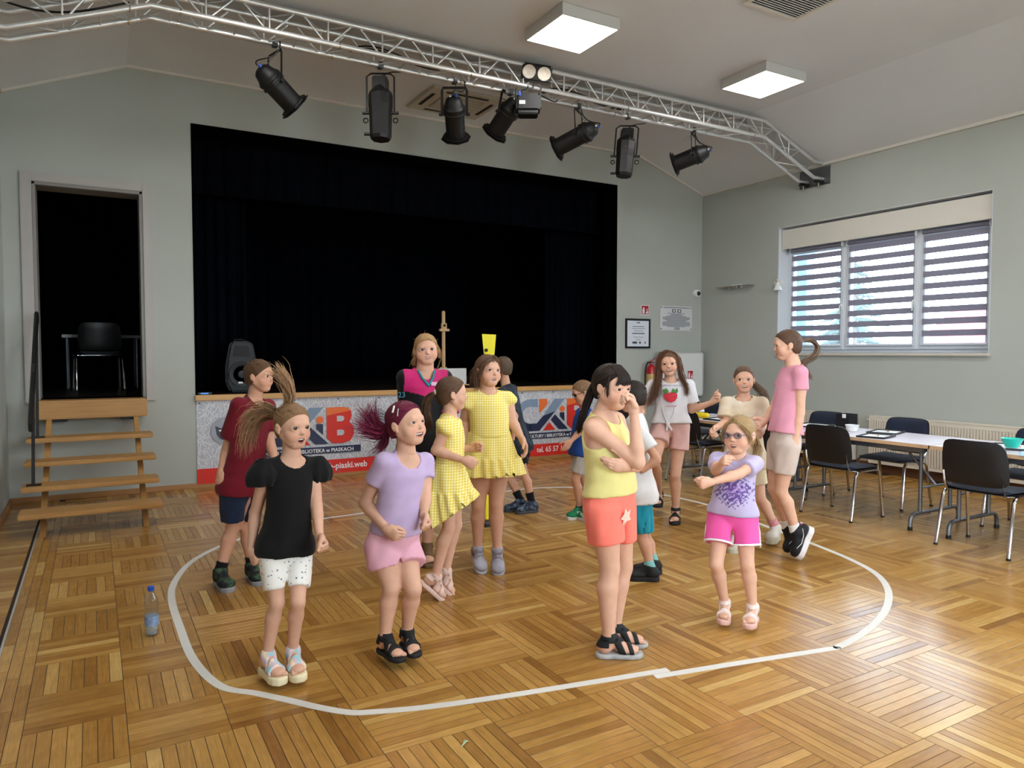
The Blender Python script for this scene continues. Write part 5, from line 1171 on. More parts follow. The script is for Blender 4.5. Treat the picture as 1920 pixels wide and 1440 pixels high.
    def foot(s, f, e, toes=True, off=0., kk=.012):
        o, fd, sd, fu = s.foot_frame(e); L = s.Lf; k = s.k; R = [fd, sd, fu]; q = lambda u, w, v=0: o+fd*u*L+fu*w*k+sd*v*k
        g = off
        f.ell(q(.15, .030), R, (.16*L+g, .028*k+g, .030*k+g), kk); f.cone(s.an[e], q(.22, .035), .028*k+g, .028*k+g, .015); f.cone(s.an[e]+fd*.004, q(.62, .024), .027*k+g, .020*k+g, .02)
        f.ell(q(.66, .018), R, (.24*L+g, .037*k+g, .018*k+g), .02)
        if toes:
            inn = 1 if e == 'L' else -1       # big toe on the inner side
            for i in range(5):
                v = inn*(.024-.012*i); u = [.97, .96, .935, .90, .86][i]; r = [.0098, .0071, .0067, .0062, .0058][i]*k
                f.cone(q(.80, .014, v), q(u-.03, .0095, v*1.16), r, r*.95, .002)
        else: f.ell(q(.82, .016), R, (.15*L+g, .034*k+g, .015*k+g), .015)
        return o, fd, sd, fu
    # ---- hand
    def hand(s, e, h=.0026):
        k = s.k*s.q.get('hands', 1.); wr = s.wr[e]; d = nrm(s.hd[e]-wr); pose = s.q.get('pose'+e, 'relax'); ra = s.arm_r()[3]
        pn = s.q.get('palm'+e); pn = -s.S if (pn is None and e == 'R') else (s.S if pn is None else (face_dir(pn[0])*math.cos(math.radians(pn[1]))+UPn*math.sin(math.radians(pn[1]))))
        pn = nrm(pn-d*(pn@d)); la = np.cross(d, pn); la = la if e == 'R' else -la      # la points to the thumb side
        lo = np.minimum(wr, wr+d*.16*k)-.08; hi = np.maximum(wr, wr+d*.16*k)+.08; f = Field(lo, hi, h)
        fa = nrm(wr-s.el[e]); f.cone(wr-fa*.035, wr, ra*.98, ra*.96); R = [d, la, pn]
        f.cone(wr, wr+d*.02*k, ra*.95, .019*k, .01)
        f.ell(wr+d*.036*k, R, (.040*k, .031*k, .0145*k), .014); f.ell(wr+d*.055*k, R, (.022*k, .033*k, .012*k), .01)
        A = {'relax': ([22, 30, 22], 8), 'fist': ([78, 96, 62], 2), 'half': ([48, 62, 40], 4), 'flat': ([6, 8, 6], 9), 'grip': ([60, 75, 45], 3)}[pose]
        for i in range(4):
            l = [.031, .035, .033, .026][i]*k; r = [.0082, .0084, .0080, .0070][i]*k; v = (.0235-.0157*i)*k; b = wr+d*(.068-.003*abs(i-1.2))*k+la*v
            dd = rot(d, pn, math.radians((A[1])*(i-1.5)*(1 if e == 'R' else -1)*-1)) ; p = b; a = 0
            ben = [x*(1+.06*(i-1)) for x in A[0]]; axis = np.cross(dd, pn)
            for j, (sl, an_) in enumerate(zip((1, .68, .55), ben)):
                a += an_; dj = rot(dd, axis, math.radians(a)); p2 = p+dj*l*sl; rr = r*(1-.08*j); f.cone(p, p2, rr, rr*.92, .003); p = p2
        tb = wr+d*.018*k+la*.022*k+pn*.006*k; td = nrm(d*.75+la*.62+pn*.35) if pose not in ('fist', 'grip') else nrm(d*.85+la*.25+pn*.55)
        t1 = tb+td*.034*k; t2 = t1+nrm(td*.7+d*.4+pn*.35-(la*.5 if pose in ('fist', 'grip') else la*.05))*.028*k; t3 = t2+nrm(td*.4+d*.5+pn*.35-(la*.8 if pose in ('fist', 'grip') else 0*la))*.02*k
        f.cone(wr+d*.012*k+la*.012*k, tb, .014*k, .013*k, .01); f.cone(tb, t1, .0125*k, .0098*k, .008); f.cone(t1, t2, .0095*k, .0085*k, .003); f.cone(t2, t3, .0085*k, .0072*k, .003)
        return f.mesh(1)
    # ---- head (modelled in head-local units, 1 = chin to crown)
    def head(s, h=.0026):
        u = h/s.hh; q = s.q['head']; f = Field((-.52, -.62, -.80), (.52, .58, .60), u); E = f.ell; chub = q.get('chub', 0.); I = I3
        E((0, -.05, .12), I, (.352, .43, .38)); E((0, .075, -.12), I, (.292+.03*chub, .29, .35), .10); E((0, .205, -.385), I, (.115+.04*chub, .115, .095), .11)
        for x in (-1, 1): E((x*(.165+.02*chub), .205, -.175-.03*chub), I, (.125+.03*chub, .12, .125+.03*chub), .09); f.cone((x*.25, .0, -.2), (x*.10, .18, -.38), .07+.03*chub, .07+.02*chub, .08)
        f.cone((-.15, .325, .075), (.15, .325, .075), .045, .045, .08); smile = q.get('smile', 0.); op = q.get('open', 0.); look = q.get('look', (0, 0)); lid = q.get('lid', .034)
        for x in (-1, 1): E((x*.150, .440, .0), I, (.095, .075, .055), .05, 's'); E((x*.150, .262, .0), I, (.106, .106, .106), .03)
        f.cone((0, .32, .03), (0, .385, -.105), .025, .035, .05); E((0, .388, -.118), I, (.036, .042, .034), .03)
        for x in (-1, 1): E((x*.038, .358, -.132), I, (.027, .036, .024), .02)
        for x in (-1, 1): E((x*.020, .385, -.160), I, (.012, .016, .011), .006, 's')
        mz = -.265; w = .095+.07*smile; cz = .045*smile; yb = .322
        E((0, .262, mz), I, (.12, .078, .075), .05)
        top = [(-w, yb-.03, mz+cz), (-w*.5, yb+.012, mz+.012+cz*.25+op*.3), (0, yb+.028, mz+.012+op*.45), (w*.5, yb+.012, mz+.012+cz*.25+op*.3), (w, yb-.03, mz+cz)]
        bot = [(-w*.95, yb-.032, mz+cz*.9-.005), (-w*.5, yb+.01, mz-.024-op*.7+cz*.2), (0, yb+.024, mz-.03-op), (w*.5, yb+.01, mz-.024-op*.7+cz*.2), (w*.95, yb-.032, mz+cz*.9-.005)]
        s.lips = (np.array(top), np.array(bot))
        for L_, r in ((top, .0125), (bot, .0155)):
            for i in range(4): f.cone(L_[i], L_[i+1], r*(.6 if i == 0 else 1), r*(.6 if i == 3 else 1), .012)
        if op > .004 or smile > .3:
            tp_, bt_ = spline(top, 12), spline(bot, 12); md = (tp_+bt_)/2; gp = np.maximum(np.abs(tp_[:, 2]-bt_[:, 2])/2-.008, .0035); gp[0] = gp[-1] = .003; s.mcurve = (md, gp)
            for i in range(len(md)-1):
                for dy in (.012, -.012, -.036): f.cone(md[i]+(0, dy, 0), md[i+1]+(0, dy, 0), gp[i], gp[i+1], 0, 's')
        else:
            for i in range(4): a, b = np.array(top[i])+(0, .016, -.017), np.array(top[i+1])+(0, .016, -.017); f.cone(a, b, .006, .006, 0, 's')
        for x in (-1, 1):
            E((x*.150, .372, -.004), I, (.070, .07, lid), .006, 's')
            RE = np.array([nrm((1, .35*x*-1*-1, 0)), nrm((-.35*x, 1, .12)), (0, -.12, 1)]); er = .118*q.get('ears', 1)
            E((x*.352, -.03, -.035), I, (.03, .075, er), .02); E((x*.378, -.045, -.02), I, (.022, .062, er*.86), .012); E((x*.405, -.01, -.02), I, (.022, .036, er*.5), .01, 's'); E((x*.36, .01, -.13), I, (.022, .03, .04), .015)
        nb = s.HR@((s.neck-s.hc)/s.hh); f.cone((0, -.08, -.22), nb, .192*s.k/s.hh*.205*s.q.get('nk', 1), .043*s.k/s.hh*.98*s.q.get('nk', 1), .06)
        f.cutall(f_plane((0, nb[1], nb[2]-.02), (0, -.2, -1)))
        V, F = f.mesh(1); s.hV = V
        return s.hc+s.hh*(V@s.HR), F, V, (mz, w, cz, op, smile, yb)
    def build(s, name, label, skin, far=False, group=None):
        s.setup(); q = s.q; base = np.mean([s.an['R'], s.an['L']], 0); base[2] = 0
        s.root = empty('person', base, label, 'person', group); col = np.array(lin(skin))
        hb, hh_, hd = (.0105, .0042, .0042) if far else (.0083, .0032, .0032)
        Vb, Fb = s.body(hb); Vh, Fh, Vl, (mz, w, cz, op, smile, yb) = s.head(hh_); Hs = [s.hand(e, hd) for e in 'RL' if e not in q.get('nohand', '')]+([s.bare_foot(e, .0045 if far else .0038) for e in 'RL'] if q.get('bare') else [])
        V, F = join([(Vb, Fb), (Vh, Fh)]+Hs); C_ = np.tile(col, (len(V), 1))
        # natural colouring of the skin: lips, cheeks, joints; nostril shade is painted in
        o = len(Vb); x, y, z = Vl[:, 0], Vl[:, 1], Vl[:, 2]; hc_ = np.tile(col, (len(Vl), 1)); yt = y > .2
        ck = np.exp(-(((np.abs(x)-.19)/.10)**2+((z+.16)/.09)**2))*(y > .1); hc_ = hc_*(1-ck[:, None]*.40)+ck[:, None]*.40*col*np.array([1.02, .70, .66])
        def dpl(P_, L_):
            d = np.full(len(P_), 9.)
            for a, b in zip(L_[:-1], L_[1:]): ab = b-a; t = np.clip(((P_-a)@ab)/(ab@ab), 0, 1); d = np.minimum(d, np.linalg.norm(P_-a-t[:, None]*ab, axis=1))
            return d
        mk = np.where((y > .18) & (z < -.12) & (z > -.45))[0]; dl = np.minimum(dpl(Vl[mk], s.lips[0]), dpl(Vl[mk], s.lips[1])-.002); wl = np.clip((.022-dl)/.007, 0, 1)[:, None]*.8; lc = np.array(lin(q['head'].get('lips', 'b5665e'))); hc_[mk] = hc_[mk]*(1-wl)+lc*wl
        if op > .004 or smile > .3:
            md, gp = s.mcurve; ym = np.interp(np.abs(x), np.abs(md[len(md)//2:, 0]), md[len(md)//2:, 1]); zm = np.interp(x, md[:, 0], md[:, 2]); gm = np.interp(x, md[:, 0], gp); inn = (np.abs(x) < w*.95) & (np.abs(z-zm) < gm+.004) & (y < ym-.002) & (y > .1); hc_[inn] = (.09, .02, .02)
        ns = ((np.abs(x)-.020)**2+(z+.160)**2 < .011**2) & (y > .35); hc_[ns] = col*.30
        C_[o:o+len(Vl)] = hc_
        m = mat('skin_'+skin, skin, .6, attr='Col', var=.05, vscale=30, bump=.03, bscale=220, spec=.25); b = m.node_tree.nodes['Principled BSDF']; b.inputs['Subsurface Weight'].default_value = .0
        s.bodyobj = np_mesh('body', V, F, m, s.root, C_); s.col = col
        s.face(mz, w, cz, op, smile, yb); return s
    def face(s, mz, w, cz, op, smile, yb):
        q = s.q['head']; eye = np.array(lin(q.get('eye', '4a3524'))); lk = q.get('look', (0, 0))
        if q.get('noface'): return
        for x in (-1, 1):
            c = np.array((x*.150, .262, -.002)); n = 14; V = []; C_ = []; g = nrm((lk[0]+x*-.02, 1, lk[1])); ax = np.cross(g, (0, 0, 1)); ax = nrm(ax); up = np.cross(ax, g)
            for i in range(13):
                a = i/12*math.radians(105)
                for j in range(n):
                    b = 2*math.pi*j/n; d = g*math.cos(a)+(ax*math.cos(b)+up*math.sin(b))*math.sin(a); V.append(c+d*.098); dg = math.degrees(a)
                    C_.append((.012, .01, .01) if dg < 12 else (eye if dg < 30 else ((.60, .57, .55))))
            F = np.array([(i*n+j, i*n+(j+1) % n, (i+1)*n+(j+1) % n, (i+1)*n+j) for i in range(12) for j in range(n)]); V = np.array(V)
            np_mesh('eye', s.hc+s.hh*(V@s.HR), F, mat('eye_surface', 'ffffff', .12, attr='Col'), s.root, np.array(C_))
            st = Strands(); br = np.array(lin(q.get('brow', '5a4130')))
            lash = [c+.1075*nrm((math.sin(a)*.92, math.cos(a), .30*math.cos(a*1.6)+.03)) for a in np.linspace(-.62, .62, 7)]; st.add(s.hc+s.hh*(np.array(lash)@s.HR), .0011*s.hh/.2, .0013*s.hh/.2, br*.35)
            V, F, C2 = st.out(); np_mesh('eyelashes', V, F, mat('lash', '201510', .8, attr='Col'), s.root, C2)
            st = Strands(); bp = [np.array((x*(.080+.145*t), .362-.095*t*t-.02*t, .098+.030*math.sin(t*2.6)+q.get('browup', 0))) for t in np.linspace(0, 1, 7)]
            st.add(s.hc+s.hh*(np.array(bp)@s.HR), .0012*s.hh/.2, .0006*s.hh/.2, br, 5, mid=.0020*s.hh/.2); V, F, C2 = st.out(); np_mesh('eyebrow', V, F, mat('brow', '4a3628', .8, attr='Col'), s.root, C2)
        if op > .004 or smile > .3:
            md, gp = s.mcurve; n = len(md)-4; V = []
            for i in range(2, len(md)-2):
                c = md[i]; hgt = min(gp[i]*1.5, .030); zt = c[2]+gp[i]*1.02; V += [(c[0], c[1]-.008, zt), (c[0], c[1]-.008, zt-hgt), (c[0], c[1]-.03, zt), (c[0], c[1]-.03, zt-hgt)]
            F = []
            for i in range(n-1): a = i*4; F += [(a, a+1, a+5, a+4), (a+1, a+3, a+7, a+5), (a+2, a+6, a+7, a+3), (a, a+4, a+6, a+2)]
            np_mesh('teeth', s.hc+s.hh*(np.array(V)@s.HR), np.array(F), mat('teeth', 'ddd6cc', .25, var=.03), s.root)
    # ---- clothes
    def cloth(s, f, name, m, col=None, sm=2, parent=None):
        V, F = f.mesh(sm)
        if callable(col): col = col(s.tl(V))
        return np_mesh(name, V, F, m, parent or s.root, col) if len(V) else None
    def shirt(s, name, m, hem=-.12, ease=.012, flare=.02, sleeve=.55, sl_ease=.016, sl_flare=.014, neck=(.062, .02, .0), fold=.0035, h=.008, strap=None, puff=0, vneck=0, top=None, tilt=0, post=None, col=None, hips=.012):
        lo, hi = s.ub(); f = Field(lo, hi, h); k = s.k; Lt = s.Lt
        fn, a, b = s.f_torso(ease, flare, lo=(hem-.06)*Lt, hi=1.03*Lt, fold=fold, ph=s.rng.rand()*6); f.put(fn, a, b)
        ra = s.arm_r()
        for e in 'RL':
            f.cone(s.neck-s.U*.045*k, s.sh[e], .036*s.g+ease*.8, .034*s.g+ease*.7, .03)
            if sleeve > 0:
                sh, el = s.sh[e], s.el[e]; d = nrm(el-sh); Ls = np.linalg.norm(el-sh)*sleeve; r0 = ra[0]+sl_ease*.6; r1 = ra[0]*(1-sleeve*.2)+sl_ease+sl_flare; en = sh+d*Ls
                if puff:
                    mid = sh+d*Ls*.5+UPn*.01; c1 = f_ell(mid, [d, np.cross(d, s.F), s.F], (Ls*.62, r0+puff, r0+puff))
                else: c1 = f_cone(sh-d*.0, sh+d*(Ls+.05), r0, r1)
                c2 = f_plane(en, d); rr = max(r0, r1)+puff; f.put(lambda X, Y, Z, c1=c1, c2=c2: np.maximum(c1(X, Y, Z), c2(X, Y, Z)), np.minimum(sh, en)-rr, np.maximum(sh, en)+rr, .02)
        if hem < .06 and hips:
            rl = s.leg_r()
            for e in 'RL': f.cone(s.hip[e], s.hip[e]+(s.kn[e]-s.hip[e])*.35, rl[0]+ease*.6+hips, rl[0]+ease*.6+hips-.004, .03)
        f.shell(.014)
        n = nrm(s.U+s.F*.62); f.put(f_ell(s.neck+s.F*neck[1]+s.U*neck[2], [s.Sh, s.F, s.U], (neck[0]*k, neck[0]*k*1.0, neck[0]*k)), s.neck-.15, s.neck+.15, 0, 's')
        if vneck: f.put(f_ell(s.neck+s.F*.05-s.U*.02, [s.Sh, s.F, s.U], (.035*k, .09, vneck)), s.neck-.2, s.neck+.2, 0, 's')
        if strap:                                # sleeveless: cut round arm holes
            for e in 'RL':
                sd = 1 if e == 'R' else -1; f.put(f_ell(s.sh[e]+s.Sh*sd*strap[1]*k-s.U*strap[2]*k, [s.Sh, s.F, s.U], (strap[0]*k, .14*k, .085*k)), s.sh[e]-.2, s.sh[e]+.2, 0, 's')
        f.cutall(f_plane(s.pel+s.U*hem*Lt, -(s.U+s.F*tilt)))
        if post: post(f)
        return s.cloth(f, name, m, col)
    def shorts(s, name, m, top=.14, ease=.012, leg=.5, flare=.015, h=.008, fold=.003, lease=.012, tilt=0, col=None, g0=-.045, gw=.010):
        lo, hi = s.lb(); f = Field(lo, hi, h); Lt = s.Lt; fn, a, b = s.f_torso(ease*.8, 0, lo=-.34*Lt, hi=(top+.05)*Lt, fold=fold*.4, ph=s.rng.rand()*6); f.put(fn, a, b); rl = s.leg_r()
        for e in 'RL':
            hp, kn = s.hip[e], s.kn[e]; d = nrm(kn-hp); L = np.linalg.norm(kn-hp)*leg; r0 = rl[0]+lease; r1 = rl[0]+(rl[1]-rl[0])*leg+lease+flare; en = hp+d*L; c1 = f_cone(hp, hp+d*(L+.05), r0, r1); c2 = f_plane(en, nrm(d+s.F*tilt)); ph = s.rng.rand()*6; Lc = loc(hp, [s.S, s.F, d])
            def fn2(X, Y, Z, c1=c1, c2=c2, Lc=Lc, ph=ph):
                x, y, z = Lc(X, Y, Z); th = np.arctan2(x, y); return np.maximum(c1(X, Y, Z)-f32(fold)*(np.sin(th*4+ph+z*12)+.6*np.sin(th*7-z*20)), c2(X, Y, Z))
            f.put(fn2, np.minimum(hp, en)-r0-.05, np.maximum(hp, en)+r0+.05, .007)
        cR, cL = f_cone(s.hip['R'], s.kn['R'], 0, 0), f_cone(s.hip['L'], s.kn['L'], 0, 0); Lz = loc(s.pel, [s.S, s.F, s.U])
        def gap(X, Y, Z):
            x, y, z = Lz(X, Y, Z); w = np.clip((g0*s.k-z)/.035, 0, 1); return np.maximum(np.abs(cR(X, Y, Z)-cL(X, Y, Z))*.5-f32(gw)*w, z-f32(g0*s.k))
        lo2 = np.minimum(s.kn['R'], s.kn['L'])-.12; hi2 = s.pel+.16; f.put(gap, np.minimum(lo2, hi2), np.maximum(np.maximum(s.kn['R'], s.kn['L'])+.12, hi2), 0, 's')
        f.shell(.014); f.cutall(f_plane(s.pel+s.U*top*Lt, s.U)); return s.cloth(f, name, m, col)
    def skirt(s, name, m, waist, hem, w0=.012, flare=.35, ruff=.012, n=14, sway=(0, 0), h=.0065, tilt=(0, 0), tier=None):
        lo, hi = s.lb(); f = Field(lo, hi, h); L = loc(s.pel, [s.S, s.F, s.U]); Lt = s.Lt; g = s.g; zt, zb = waist*Lt, hem*Lt; a0 = np.interp(waist, s.TT, s.TA)*g+w0; b0 = np.interp(waist, s.TT, s.TB)*g+w0; ph = s.rng.rand()*6; bl = s.q.get('belly', 0)
        def fn(X, Y, Z):
            x, y, z = L(X, Y, Z); u = np.clip((f32(zt)-z)/f32(zt-zb), 0, 1.3); x = x-f32(sway[0])*u*u; y = y-f32(sway[1])*u*u-f32(bl*.5); th = np.arctan2(x, y)
            e = flare*(zt-zb)*u+ruff*u*(np.sin(th*n+ph)+.5*np.sin(th*(n-5)+2*ph+3*u))
            if tier is not None: e = e+np.clip((u-tier)/.08, 0, 1)*(.008+ruff*.8*np.sin(th*(n+9)+ph))
            a, b = f32(a0+bl*.4)+e, f32(b0+bl*.4)+e; d = (np.sqrt((x/a)**2+(y/b)**2)-1)*np.minimum(a, b)*.85
            return np.maximum(np.maximum(np.abs(d+.005)-.0085, z-f32(zt)), f32(zb)+f32(tilt[0])*x+f32(tilt[1])*y-z)
        r = .42*s.k; f.put(fn, s.pel-r, s.pel+r); return s.cloth(f, name, m, sm=1)
    # ---- footwear
    def shoes(s, name, m, msole, kind='sneaker', msock=None, sock=0., thick=.018, straps=None, mstrap=None, extra=None):
        k = s.k; out = {}
        for e in 'RL':
            t = name; o, fd, sd, fu = s.foot_frame(e); L = s.Lf; R = [fd, sd, fu]; c = o+fd*L*.5; lo, hi = c-L*.95, c+L*.95; LL = loc(o, R); w0 = .041*k; h = .0055
            f = Field(lo, hi, h)
            def outline(X, Y, Z, g=0.):
                u, v, w = LL(X, Y, Z); uu = u/L; hw = np.interp(uu, [-.05, .03, .15, .35, .55, .75, .92, 1.02, 1.07], [.006, .024, .031, .029, .034, .040, .035, .02, .004]).astype(f32)*f32(k); return np.abs(v)-hw-f32(g), w, uu
            def fsole(X, Y, Z):
                dv, w, uu = outline(X, Y, Z, .004); en = np.maximum(-(uu+.045)*L, (uu-1.055)*L); return np.maximum(np.maximum(dv, en), np.abs(w+f32(thick/2-.002))-f32(thick/2+.002+(.004 if kind == 'sneaker' else 0)))
            f.put(fsole, lo+.02, hi-.02); so = s.cloth(f, 'sole', msole, sm=1, parent=None)
            if kind == 'sneaker':
                f = Field(lo, hi, h); s.foot(f, e, False, .009, .015); f.ell(o+fd*.82*L+fu*.022*k, R, (.19*L, .041*k, .024*k), .02); f.cone(s.an[e]-fd*.004, s.an[e]-fu*.03*k, .036*k, .038*k, .015)
                f.cutall(f_plane(s.an[e]+fu*.016*k+fd*.0, nrm(fu-fd*.25))); f.cutall(f_plane(o-fu*.002, -fu)); up = s.cloth(f, name, m)
                st = MB()
                for i in range(4):
                    p = o+fd*(.46+.085*i)*L+fu*(.064-.0095*i)*k; st.tube([p-sd*.022*k-fu*.006*k, p+fu*.004*k, p+sd*.022*k-fu*.006*k], .0035*k, 5)
                st.build('laces', mstrap or M_white, s.root, smooth=60)
                if extra: extra(s, e, o, fd, sd, fu)
            else:
                for (u0, wd, tl, hgt) in straps:
                    f = Field(lo, hi, h*.8); s.foot(f, e, False, .006, .015)
                    if u0 == 'ankle':
                        f.cutall(f_plane(s.an[e]+fu*(hgt+wd/2)*k, fu)); f.cutall(f_plane(s.an[e]+fu*(hgt-wd/2)*k, -fu))
                    elif u0 == 'heel':
                        f.cutall(f_plane(s.an[e]+fu*.012*k, fu)); f.cutall(f_plane(s.an[e]-fd*.004*k, fd)); f.cutall(f_plane(o+fu*hgt*k, -fu))
                    else:
                        dn = nrm(fd+fu*tl); p = o+fd*u0*L+fu*.03*k; f.cutall(f_plane(p+dn*wd/2*k, dn)); f.cutall(f_plane(p-dn*wd/2*k, -dn))
                    f.cutall(f_plane(o-fu*.001, -fu)); s.cloth(f, 'strap', mstrap or m, sm=1)
            if msock is not None and sock > 0:
                f = Field(np.minimum(lo, s.kn[e]), np.maximum(hi, s.kn[e]), .006); rl = s.leg_r(); d = nrm(s.kn[e]-s.an[e]); f.cone(s.an[e], s.an[e]+d*sock, rl[3]+.004, rl[3]+.007+sock*.07, 0); s.foot(f, e, False, .003); f.shell(.009); f.cutall(f_plane(s.an[e]+d*sock, d)); s.cloth(f, 'sock', msock)
    # ---- hair
    def f_cap(s, off, hline=(.335, .30), back=(-.06, -.12), nape=-.30, part=None):
        c = s.hl((0, -.055, .125)); hh = s.hh; e1 = f_ell(c, s.HR, ((.362+off)*hh, (.435+off)*hh, (.385+off)*hh)); e2 = f_ell(s.hl((0, -.14, -.10)), s.HR, ((.315+off)*hh, (.31+off)*hh, (.30+off)*hh)); L = loc(s.hc, s.HR)
        A, B = np.array(hline), np.array(back); ab = B-A; n = nrm(np.array([ab[1], -ab[0]])); n = n if n[0] > 0 else -n
        def fn(X, Y, Z):
            x, y, z = [q/f32(hh) for q in L(X, Y, Z)]; a, b = e1(X, Y, Z), e2(X, Y, Z); t = np.clip(.5+.5*(b-a)/.02, 0, 1); d = b*(1-t)+a*t-.02*t*(1-t)
            pl = ((y-f32(A[0]))*f32(n[0])+(z-f32(A[1]))*f32(n[1])-.10*np.abs(x)**1.5+.05*np.maximum(np.abs(x)-.2, 0))*f32(hh)
            return np.maximum(np.maximum(d, pl), (f32(nape)-z)*f32(hh))
        return fn
    def hair_field(s, h=.0035, ex=.12): c = s.hc; r = s.hh*.75+ex*.3; return Field(c-r, c+r, h)
    def surf(s, p, off=.012):
        """push a head-local point on the hair surface"""
        c = np.array((0, -.055, .125)); r = np.array((.362, .435, .385))+off; d = (np.asarray(p, float)-c)/r; l = np.linalg.norm(d); return c+d/max(l, 1e-6)*r
    def hair(s, colr, cap=None, comb=None, tails=(), locks=(), bangs=None, n_comb=70, extra=None, name='hair', var=.30, fly=10):
        """one hair mesh: scalp cap, combed strands towards a gathering point, tails and locks of strands"""
        col = np.array(lin(colr)); st = Strands(); rng = s.rng; cc = lambda v=var: col*(1+v*(rng.rand()*2-1)); f = s.hair_field(); f.put(s.f_cap(**(cap or dict(off=.02))), s.hc-s.hh, s.hc+s.hh)
        if extra: extra(f)
        tf = []; V, F = f.mesh(1); C0_ = np.tile(col*.8, (len(V), 1)); W = lambda pts: s.hc+s.hh*(np.asarray(pts)@s.HR)
        if comb is not None:
            tgt, starts = comb
            for i in range(int(n_comb*2.1)):
                a = starts(rng); jit = rng.randn()*.006; off0 = (cap or {}).get('off', .02); p = [s.surf(a*(1-t)+np.asarray(tgt)*t+np.array((jit, 0, jit))*math.sin(math.pi*t), off0-.002+.010*math.sin(math.pi*t)*rng.rand()) for t in np.linspace(0, 1, 7)]; p[-1] = np.asarray(tgt)*.9+p[-1]*.1
                st.add(W(p), .0010, .0014, cc(), 3, mid=.0021)
        for tl in tails:
            cp = np.array([V3(x) for x in tl['path']]); base = spline(cp, 11); m = len(base); t = np.linspace(0, 1, m); wd = np.interp(t, tl.get('wt', [0, .15, .6, 1]), tl.get('w', [.012, .03, .04, .03])); dirs = np.gradient(base, axis=0); clump = [nrm(rng.randn(3))*math.sqrt(rng.rand()) for _ in range(9)]
            tf.append((base[:max(int(m*.72), 3)], wd[:max(int(m*.72), 3)]*tl.get('core', .62)))
            for i in range(int(tl.get('n', 110)*1.7)):
                a = rng.rand()*2*np.pi; r = math.sqrt(rng.rand()); u = nrm(np.cross(dirs[m//2], [.2, .3, .9])); w2 = nrm(np.cross(dirs[m//2], u)); off = (u*math.cos(a)+w2*math.sin(a))*r; ln = 1-rng.rand()*tl.get('rag', .3); kk = max(int(m*ln), 4)
                frz = tl.get('frizz', .004); wob = np.cumsum(rng.randn(m, 3)*frz, 0)*t[:, None]; ck_ = clump[rng.randint(len(clump))]; off = off*.55+ck_*.45 ; tc = cc(); tc = tc if 'tip' not in tl else tc*(1-.5*rng.rand())+np.array(lin(tl['tip']))*.5*rng.rand()
                fan = np.array(tl['fan'])*(rng.rand()*2-1) if 'fan' in tl else 0; wv = nrm(np.cross(ck_, [.3, .5, .8]))*np.sin(t*tl.get('wavef', 7)+ck_[0]*9)[:, None]*tl.get('wave', .007)*t[:, None]; q = base+off*wd[:, None]+wob+wv+(t[:, None]**1.5*fan if 'fan' in tl else 0)
                st.add(q[:kk], .0013, .0004, tc, 3, mid=.0019)
        for bs, wd in tf:                         # solid core of each tail
            f2 = Field(bs.min(0)-.08, bs.max(0)+.08, .004)
            for i in range(len(bs)-1): f2.cone(bs[i], bs[i+1], wd[i]*(1-.8*(i/(len(bs)-1))**2), wd[i+1]*(1-.8*((i+1)/(len(bs)-1))**2), .006)
            V2, F2 = f2.mesh(1); F = np.concatenate([F, F2+len(V)]) if len(V2) else F; V = np.concatenate([V, V2]) if len(V2) else V; C0_ = np.concatenate([C0_, np.tile(col*.75, (len(V2), 1))])
        for lk in locks:
            for i in range(int(lk.get('n', 14)*2.2)):
                cp = np.array([V3(x) for x in lk['path']]); m = np.linspace(0, 1, len(cp)); j = rng.randn(3)*lk.get('spread', .008)*.9; q = spline(cp, 8); t = np.linspace(0, 1, len(q))[:, None]; st.add(q+j*(.25+.75*t)+np.cumsum(rng.randn(len(q), 3)*.0012, 0), .0012, .0005, cc(), 3, mid=.0022)
        if bangs:
            (y0, z0), (y1, z1), wdt, nb = bangs
            for i in range(nb*2):
                x = (rng.rand()*2-1)*wdt; a = s.surf((x*.8, y0, z0), .03); b = s.surf((x, .42, (z0+z1)/2+.02), .035); c = np.array((x*1.02, math.sqrt(max(.0, 1-(x/.42)**2))*(y1)+.0, z1+rng.randn()*.015)); st.add(W(spline([a, b, c], 9)), .0013, .0006, cc(), 3, mid=.0024)
        for i in range(fly):
            a = s.surf(np.array([rng.randn()*.5, -abs(rng.randn())*.5, .3+rng.rand()*.6]), .02); d = nrm(rng.randn(3)+np.array([0, -.4, .3])); st.add(W([a, a+d*.05, a+d*.1+rng.randn(3)*.02]), .0006, .0003, cc(), 3)
        if st.V: V2, F2, C2 = st.out(); F = np.concatenate([F, F2+len(V)]) if len(V) else F2; V = np.concatenate([V, V2]); C0_ = np.concatenate([C0_, C2])
        m = mat('hair', '604830', .55, attr='Col', var=.15, vscale=60, spec=.3); return np_mesh(name, V, F, m, s.root, C0_)
    def ball(s, name, p, r, m, sc=(1, 1, 1)):
        f = Field(V3(p)-r*2, V3(p)+r*2, r/4); f.ell(p, I3, (r*sc[0], r*sc[1], r*sc[2])); return s.cloth(f, name, m)
def hairline(top=.30, side=-.05, w=1.0):
    """random start on the hairline from the forehead down past the ears to the nape"""
    def fn(r):
        a = r.rand()*2*math.pi
        if r.rand() < .75:
            t = r.rand()*2-1; x = t*.33; return np.array((x, .335-.32*abs(t)**2.2, top-.02-(.24)*abs(t)**2.6))
        t = r.rand()*2-1; return np.array((t*.30, -.28, -.26+.0*abs(t)))
    return fn
